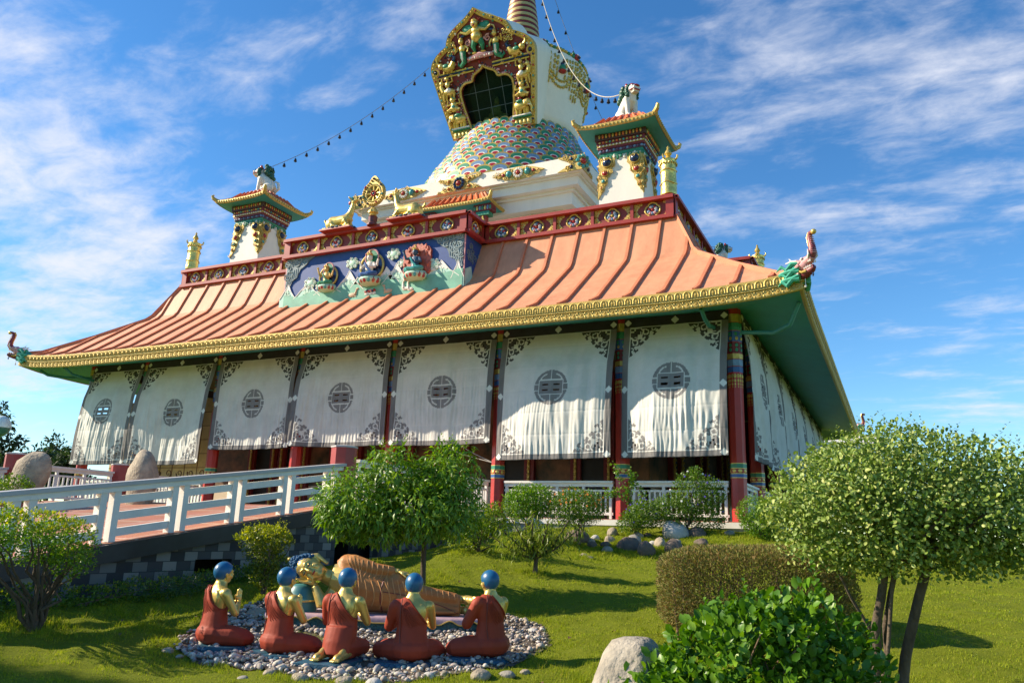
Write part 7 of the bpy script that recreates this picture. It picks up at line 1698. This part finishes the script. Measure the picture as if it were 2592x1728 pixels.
for pts in ([(-2.3, -1.25, -.4), (-2.25, -1.3, .15), (-2.42, -1.35, .6), (-2.62, -1.5, 1.0), (-2.72, -1.55, 1.28)], [(-2.25, -1.3, .2), (-2.5, -1.4, .55), (-2.75, -1.5, .62), (-2.95, -1.55, .55)], [(-2.3, -1.3, .0), (-2.05, -1.35, .4), (-2.1, -1.35, .7)], [(-2.42, -1.35, .6), (-2.3, -1.35, .85), (-2.35, -1.4, 1.1)]):
    pts = np.array(pts); tt = np.linspace(0, len(pts)-1, 24); C = np.stack([np.interp(tt, range(len(pts)), pts[:, i]) for i in range(3)], 1); mb.tube(C, .010, 5); n = 170; P = C[rng.integers(2, 24, n)]+rng.normal(0, .055, (n, 3)); v, q_ = leafgeo(P, rng.normal(0, 1, (n, 3))+V3(0, 0, -.2), rng.normal(0, 1, (n, 3)), .085*rng.uniform(.5, 1.2, n), .05); Pv.append(v); Pq.append(q_+k); k += len(v)
fastmesh('leaves', np.concatenate(Pv), np.concatenate(Pq), l_lime, t); mb.build('stems', m_twig, t)
# planter shrubs on the ramp
bush('planter_shrub', 'golden green shrub in the ramp planter, in front of the balustrade', l_lime, [((-14.6, -8.6, .12), (.62, .5, .34))], 2600, .06, .034, (-14.6, -8.6, -.12), 5)['group'] = 'shrubs in the ramp planter'
bush('planter_shrub', 'leafy shrub by the left boulder with a pink blossom', l_mid, [((-14.6, -9.75, .10), (.45, .4, .42)), ((-13.6, -9.4, .1), (.4, .4, .36))], 2600, .07, .035, (-14.4, -9.6, -.12), 5, [(m_fpk, 5, .07)])['group'] = 'shrubs in the ramp planter'
bush('planter_shrub', 'dark low shrub at the left end of the ramp planter', l_mid, [((-15.6, -9.6, .05), (.6, .5, .3))], 2200, .07, .035, (-15.6, -9.6, -.12), 5)['group'] = 'shrubs in the ramp planter'

# trees
def tree(name, label, group, base, h, blobs, n, L, mat, rt=.16, lim=8):
    t = thing(name, label, 'tree', base, group); foliage(t, 'crown', mat, blobs, n, L, L*.55, up=.1, out=.4, rnd=.8, shell=.25, nclump=int(n/28), clump=.17)
    mb = MB(); b = V3(*base); c = np.mean([q[0] for q in blobs], 0); mb.tube([b-V3(0, 0, .3), b+(c-b)*.3+V3(.05, 0, 0), b+(c-b)*.65, c], [rt, rt*.8, rt*.6, rt*.3], 9)
    for i in range(lim): q = V3(*blobs[i % len(blobs)][0])+rng.normal(0, .3, 3)*np.array(blobs[i % len(blobs)][1]); s = b+(c-b)*rng.uniform(.4, .8); mb.tube([s, (s+q)/2+rng.normal(0, .1, 3), q], [rt*.4, rt*.25, rt*.08], 6)
    mb.build('trunk', m_bark, t); return t
def far_tree(label, x, y, gzv, w, h, n, L, mat, seed, group='far trees on the left'):
    r = np.random.default_rng(seed); B = []
    for i in range(9):
        a = r.uniform(0, 2*PI); q = r.uniform(0, .6)*w; zz = gzv+h*r.uniform(.45, .85); s = w*r.uniform(.28, .5); B.append(((x+q*math.cos(a), y+q*math.sin(a), zz), (s, s, s*.8)))
    B.append(((x, y, gzv+h*.86), (w*.4, w*.4, h*.14)))
    return tree('far_tree', label, group, (x, y, gzv), h, B, n, L, mat, .22)
far_tree('tallest dark far tree at the left edge behind the lamp', -44, 8.0, -1, 2.3, 7.2, 2600, .30, l_dark, 1)
far_tree('broad dark far tree right of the tallest one', -42, 9.6, -1, 2.2, 4.6, 2400, .30, l_dark, 2)
far_tree('open airy far tree in the middle of the far row', -47, 14.0, -1, 1.9, 6.1, 1500, .28, l_dark, 3)
far_tree('dark round far tree nearest the left curtain', -38.5, 9.6, -1, 1.9, 4.7, 2400, .26, l_dark, 4)
far_tree('low far tree filling the gap beside the round one', -45, 11.6, -1, 2.0, 4.2, 2000, .28, l_dark, 5)
far_tree('low dark far tree behind the left red pillar', -40, 5.2, -1, 2.2, 4.0, 2000, .28, l_dark, 6)
far_tree('dark tree at the right edge beyond the clipped tree', 10.2, 27.5, -.5, 1.8, 4.4, 2200, .20, l_dark, 7, 'far trees on the right')
far_tree('dark tree farther out beyond the right edge', 14.5, 33, -.5, 3.0, 5.5, 2600, .26, l_dark, 8, 'far trees on the right')
far_tree('low dark tree beyond the far end of the right wall', 6.2, 33, -.5, 2.0, 3.0, 2000, .22, l_dark, 9, 'far trees on the right')
# trees standing left of the garden, beyond the ramp; their shade falls across the lawn
far_tree('garden tree left of the ramp shading the foreground lawn', -20.3, -22.4, -1.7, 1.8, 13., 5200, .16, l_mid, 21, 'garden trees beside the ramp')
far_tree('taller garden tree behind, beside the ramp foot', -26.5, -25.0, -1.7, 2.4, 17., 5200, .18, l_mid, 22, 'garden trees beside the ramp')
# street lamp and white canopy
t = thing('garden_lamp', 'globe garden lamp at the left edge before the far trees', 'lamp', (-20.96, -5.46, -1.0))
mb = MB(); mb.lathe([(.09, -1.2), (.09, -.7), (.05, -.6), (.045, 1.9), (.1, 1.95)], (-20.96, -5.46, 0), 12); mb.build('post', m_pgreen, t)
mb = MB(); mb.lathe([(.1, 1.95), (.24, 2.05), (.29, 2.2)], (-20.96, -5.46, 0), 18, 0); mb.lathe([(.29, 2.2), (.28, 2.34), (.2, 2.48), (.08, 2.56), (0, 2.57)], (-20.96, -5.46, 0), 18, 1); mb.build('globe', [M('lamp_green', (.02, .14, .11), .3), M('lamp_white', (.62, .74, .70), .3)], t)
t = thing('white_canopy', 'white pitched canopy beyond the far end of the right wall', 'canopy', (.4, 44.9, -.5))
mb = MB(); U = nrm(V3(.95, .45, 0)); W_ = V3(-U[1], U[0], 0); c = V3(.4, 44.9, 0); q = lambda a, b, z: c+U*a+W_*b+V3(0, 0, z)
mb.loft([[q(-2.4, -1.5, 6.0), q(2.4, -1.5, 6.0), q(2.4, 1.5, 6.0), q(-2.4, 1.5, 6.0)], [q(-2.4, -1.5, 6.9), q(2.4, -1.5, 6.9), q(2.4, 1.5, 6.9), q(-2.4, 1.5, 6.9)], [q(-2.2, -.05, 7.7), q(2.2, -.05, 7.7), q(2.2, .05, 7.7), q(-2.2, .05, 7.7)]]); mb.build('roof_cloth', m_wpaint, t, False)
mb = MB()
for a in (-2.2, 2.2):
    for b_ in (-1.3, 1.3): mb.tube([q(a, b_, -.6), q(a, b_, 6.1)], .06, 8)
mb.build('pole', m_wpaint, t)
m_fl = M('dry_leaf', (.13, .06, .03), .8, 0, .4, 20)
fl0 = None
for x, y in [(-5.6, -14.1), (-5.2, -13.1), (-4.9, -12.2), (-5.5, -12.4), (-4.6, -13.6), (-.3, -10.6), (.15, -10.2), (-3.0, -8.6), (-2.6, -8.2), (-.9, -8.6), (.2, -12.6), (4.6, -10.6), (4.9, -8.4), (5.4, -9.6), (-4.1, -11.6)]:
    if fl0 is None:
        v, q = leafround(np.array([[-.03, 0, .012]]), np.array([[1., 0, .1]]), np.array([[0, 0, 1.]]), .07, .045, .3); o = fl0 = fastmesh('fallen_leaf', v, q, m_fl, smooth=True); tag(o, 'small dry brown leaf lying on the lawn', 'leaf', 'fallen leaves on the lawn')
    else: o = fl0.copy(); COL.objects.link(o)
    o.location = (x, y, float(gzz(x, y))+.014); o.rotation_euler = (random.uniform(-.3, .3), random.uniform(-.3, .3), random.uniform(0, 6))
# hose / cable hanging under the curtains
mb = MB(); mb.tube([V3(-8.4, -.1, 2.0), V3(-7.9, -.1, 1.78), V3(-7.3, -.08, 1.62), V3(-6.8, -.12, 1.5)], .012, 5); mb.tube([V3(-7.9, -.1, 2.0), V3(-7.4, -.1, 1.75), V3(-6.85, -.12, 1.52)], .010, 5)
tag(mb.build('curtain_rope', M('rope_pale', (.4, .38, .34), .8)), 'thin pale ropes tied from a curtain hem to a red column', 'rope')

# ------------------------------------------------------------------ light, sky, camera
SUN_EL, SUN_AZ = R(31), R(21.5)
to_sun = V3(-math.cos(SUN_AZ)*math.cos(SUN_EL), -math.sin(SUN_AZ)*math.cos(SUN_EL), math.sin(SUN_EL))
sl = bpy.data.lights.new('sun', 'SUN'); sl.energy = 4.9; sl.angle = R(.55); sl.color = (1., .86, .66)
so = bpy.data.objects.new('sun', sl); COL.objects.link(so); so.rotation_euler = Vector(to_sun).to_track_quat('Z', 'Y').to_euler()
w = bpy.data.worlds.new('World'); SC.world = w; w.use_nodes = True; nt = w.node_tree; L = nt.links; bg = nt.nodes['Background']
sky = N(nt, 'ShaderNodeTexSky', sky_type='NISHITA', sun_disc=False, sun_elevation=SUN_EL, air_density=1.0, dust_density=.12, ozone_density=1.6, altitude=200.)
sky.sun_rotation = math.atan2(to_sun[0], to_sun[1])
tc = N(nt, 'ShaderNodeTexCoord'); sx = N(nt, 'ShaderNodeSeparateXYZ'); L.new(tc.outputs['Generated'], sx.inputs[0])
def mt(op, a, b=None, c=None):
    n = N(nt, 'ShaderNodeMath', operation=op)
    for i, q in enumerate((a, b, c)):
        if q is None: continue
        if hasattr(q, 'node'): L.new(q, n.inputs[i])
        else: n.inputs[i].default_value = q
    return n.outputs[0]
# flat cloud layer: direction projected on a plane overhead
zc = mt('ADD', mt('MAXIMUM', sx.outputs[2], 0.), .16)
cv = N(nt, 'ShaderNodeCombineXYZ'); L.new(mt('DIVIDE', sx.outputs[0], zc), cv.inputs[0]); L.new(mt('DIVIDE', sx.outputs[1], zc), cv.inputs[1])
def layer(rot, scl, loc, ns, det, rough, lo, hi, dist=.6):
    mp = N(nt, 'ShaderNodeMapping'); mp.inputs['Rotation'].default_value = (0, 0, R(rot)); mp.inputs['Scale'].default_value = scl; mp.inputs['Location'].default_value = loc; L.new(cv.outputs[0], mp.inputs[0])
    nz = N(nt, 'ShaderNodeTexNoise', Scale=ns, Detail=det, Roughness=rough, Distortion=dist); L.new(mp.outputs[0], nz.inputs['Vector'])
    mr = N(nt, 'ShaderNodeMapRange', interpolation_type='SMOOTHSTEP'); mr.inputs['From Min'].default_value = lo; mr.inputs['From Max'].default_value = hi; L.new(nz.outputs['Fac'], mr.inputs[0]); return mr.outputs[0]
def cap_mask(d, r0, r1, k):
    """soft round bank of cloud about direction d"""
    d = nrm(V3(*d)); n = N(nt, 'ShaderNodeVectorMath', operation='DOT_PRODUCT'); L.new(tc.outputs['Generated'], n.inputs[0]); n.inputs[1].default_value = tuple(d)
    mr = N(nt, 'ShaderNodeMapRange', interpolation_type='SMOOTHSTEP'); mr.inputs['From Min'].default_value = math.cos(r0); mr.inputs['From Max'].default_value = math.cos(r1); mr.inputs['To Max'].default_value = k; L.new(n.outputs['Value'], mr.inputs[0]); return mr.outputs[0]
def raw(rot, scl, loc, ns, det, rough, dist):
    mp = N(nt, 'ShaderNodeMapping'); mp.inputs['Rotation'].default_value = (0, 0, R(rot)); mp.inputs['Scale'].default_value = scl; mp.inputs['Location'].default_value = loc; L.new(cv.outputs[0], mp.inputs[0])
    nz = N(nt, 'ShaderNodeTexNoise', Scale=ns, Detail=det, Roughness=rough, Distortion=dist); L.new(mp.outputs[0], nz.inputs['Vector']); return nz.outputs['Fac']
fld = mt('ADD', mt('MULTIPLY', raw(-32, (.7, 1.6, 1), (.3, .6, 0), 2.0, 10., .6, .5), .62), mt('MULTIPLY', raw(15, (1, 1.5, 1), (4.2, 1.3, 0), 7.5, 9., .62, .3), .38))
bank = mt('MAXIMUM', mt('MAXIMUM', cap_mask((-.83, .46, .33), .30, .02, .22), cap_mask((-.78, .53, .27), .2, .02, .16)), mt('MAXIMUM', cap_mask((.06, .86, .52), .42, .08, .13), mt('MAXIMUM', cap_mask((-.56, .60, .56), .22, .03, .11), cap_mask((.16, .95, .20), .22, .05, .10))))
dn = N(nt, 'ShaderNodeMapRange', interpolation_type='SMOOTHSTEP'); dn.inputs['From Min'].default_value = .55; dn.inputs['From Max'].default_value = .86; dn.inputs['To Max'].default_value = .95; L.new(mt('ADD', fld, bank), dn.inputs[0])
cl = dn.outputs[0]
gm = N(nt, 'ShaderNodeMix'); gm.data_type = 'RGBA'; gm.blend_type = 'MULTIPLY'; gm.inputs[0].default_value = 1.; hs = N(nt, 'ShaderNodeHueSaturation', Saturation=1.28, Value=1.); L.new(sky.outputs[0], hs.inputs['Color']); L.new(hs.outputs[0], gm.inputs[6]); gm.inputs[7].default_value = (.84, 1.02, 1.12, 1)
cmx = N(nt, 'ShaderNodeMix'); cmx.data_type = 'RGBA'; L.new(cl, cmx.inputs[0]); L.new(gm.outputs[2], cmx.inputs[6]); cmx.inputs[7].default_value = (5.0, 5.15, 5.7, 1)
L.new(cmx.outputs[2], bg.inputs['Color']); bg.inputs['Strength'].default_value = .098

cam = bpy.data.cameras.new('camera'); co = bpy.data.objects.new('camera', cam); COL.objects.link(co); SC.camera = co
cam.sensor_width = 36.; cam.lens = 36.*1990.86/2592; cam.clip_end = 8000; cam.clip_start = .05
yaw, pit, rol = R(25.985), R(13.6785), R(1.837)
f_ = V3(-math.sin(yaw)*math.cos(pit), math.cos(yaw)*math.cos(pit), math.sin(pit)); r0 = V3(math.cos(yaw), math.sin(yaw), 0); u0 = np.cross(r0, f_)
r_ = r0*math.cos(rol)+u0*math.sin(rol); u_ = -r0*math.sin(rol)+u0*math.cos(rol)
co.matrix_world = Matrix(((r_[0], u_[0], -f_[0], CAM[0]), (r_[1], u_[1], -f_[1], CAM[1]), (r_[2], u_[2], -f_[2], CAM[2]), (0, 0, 0, 1)))
SC.view_settings.view_transform = 'Standard'; SC.view_settings.look = 'None'; SC.view_settings.gamma = 1.; SC.view_settings.exposure = .88
SC.render.engine = 'CYCLES'; SC.cycles.max_bounces = 6; SC.cycles.diffuse_bounces = 3; SC.cycles.transparent_max_bounces = 8; SC.cycles.use_denoising = True
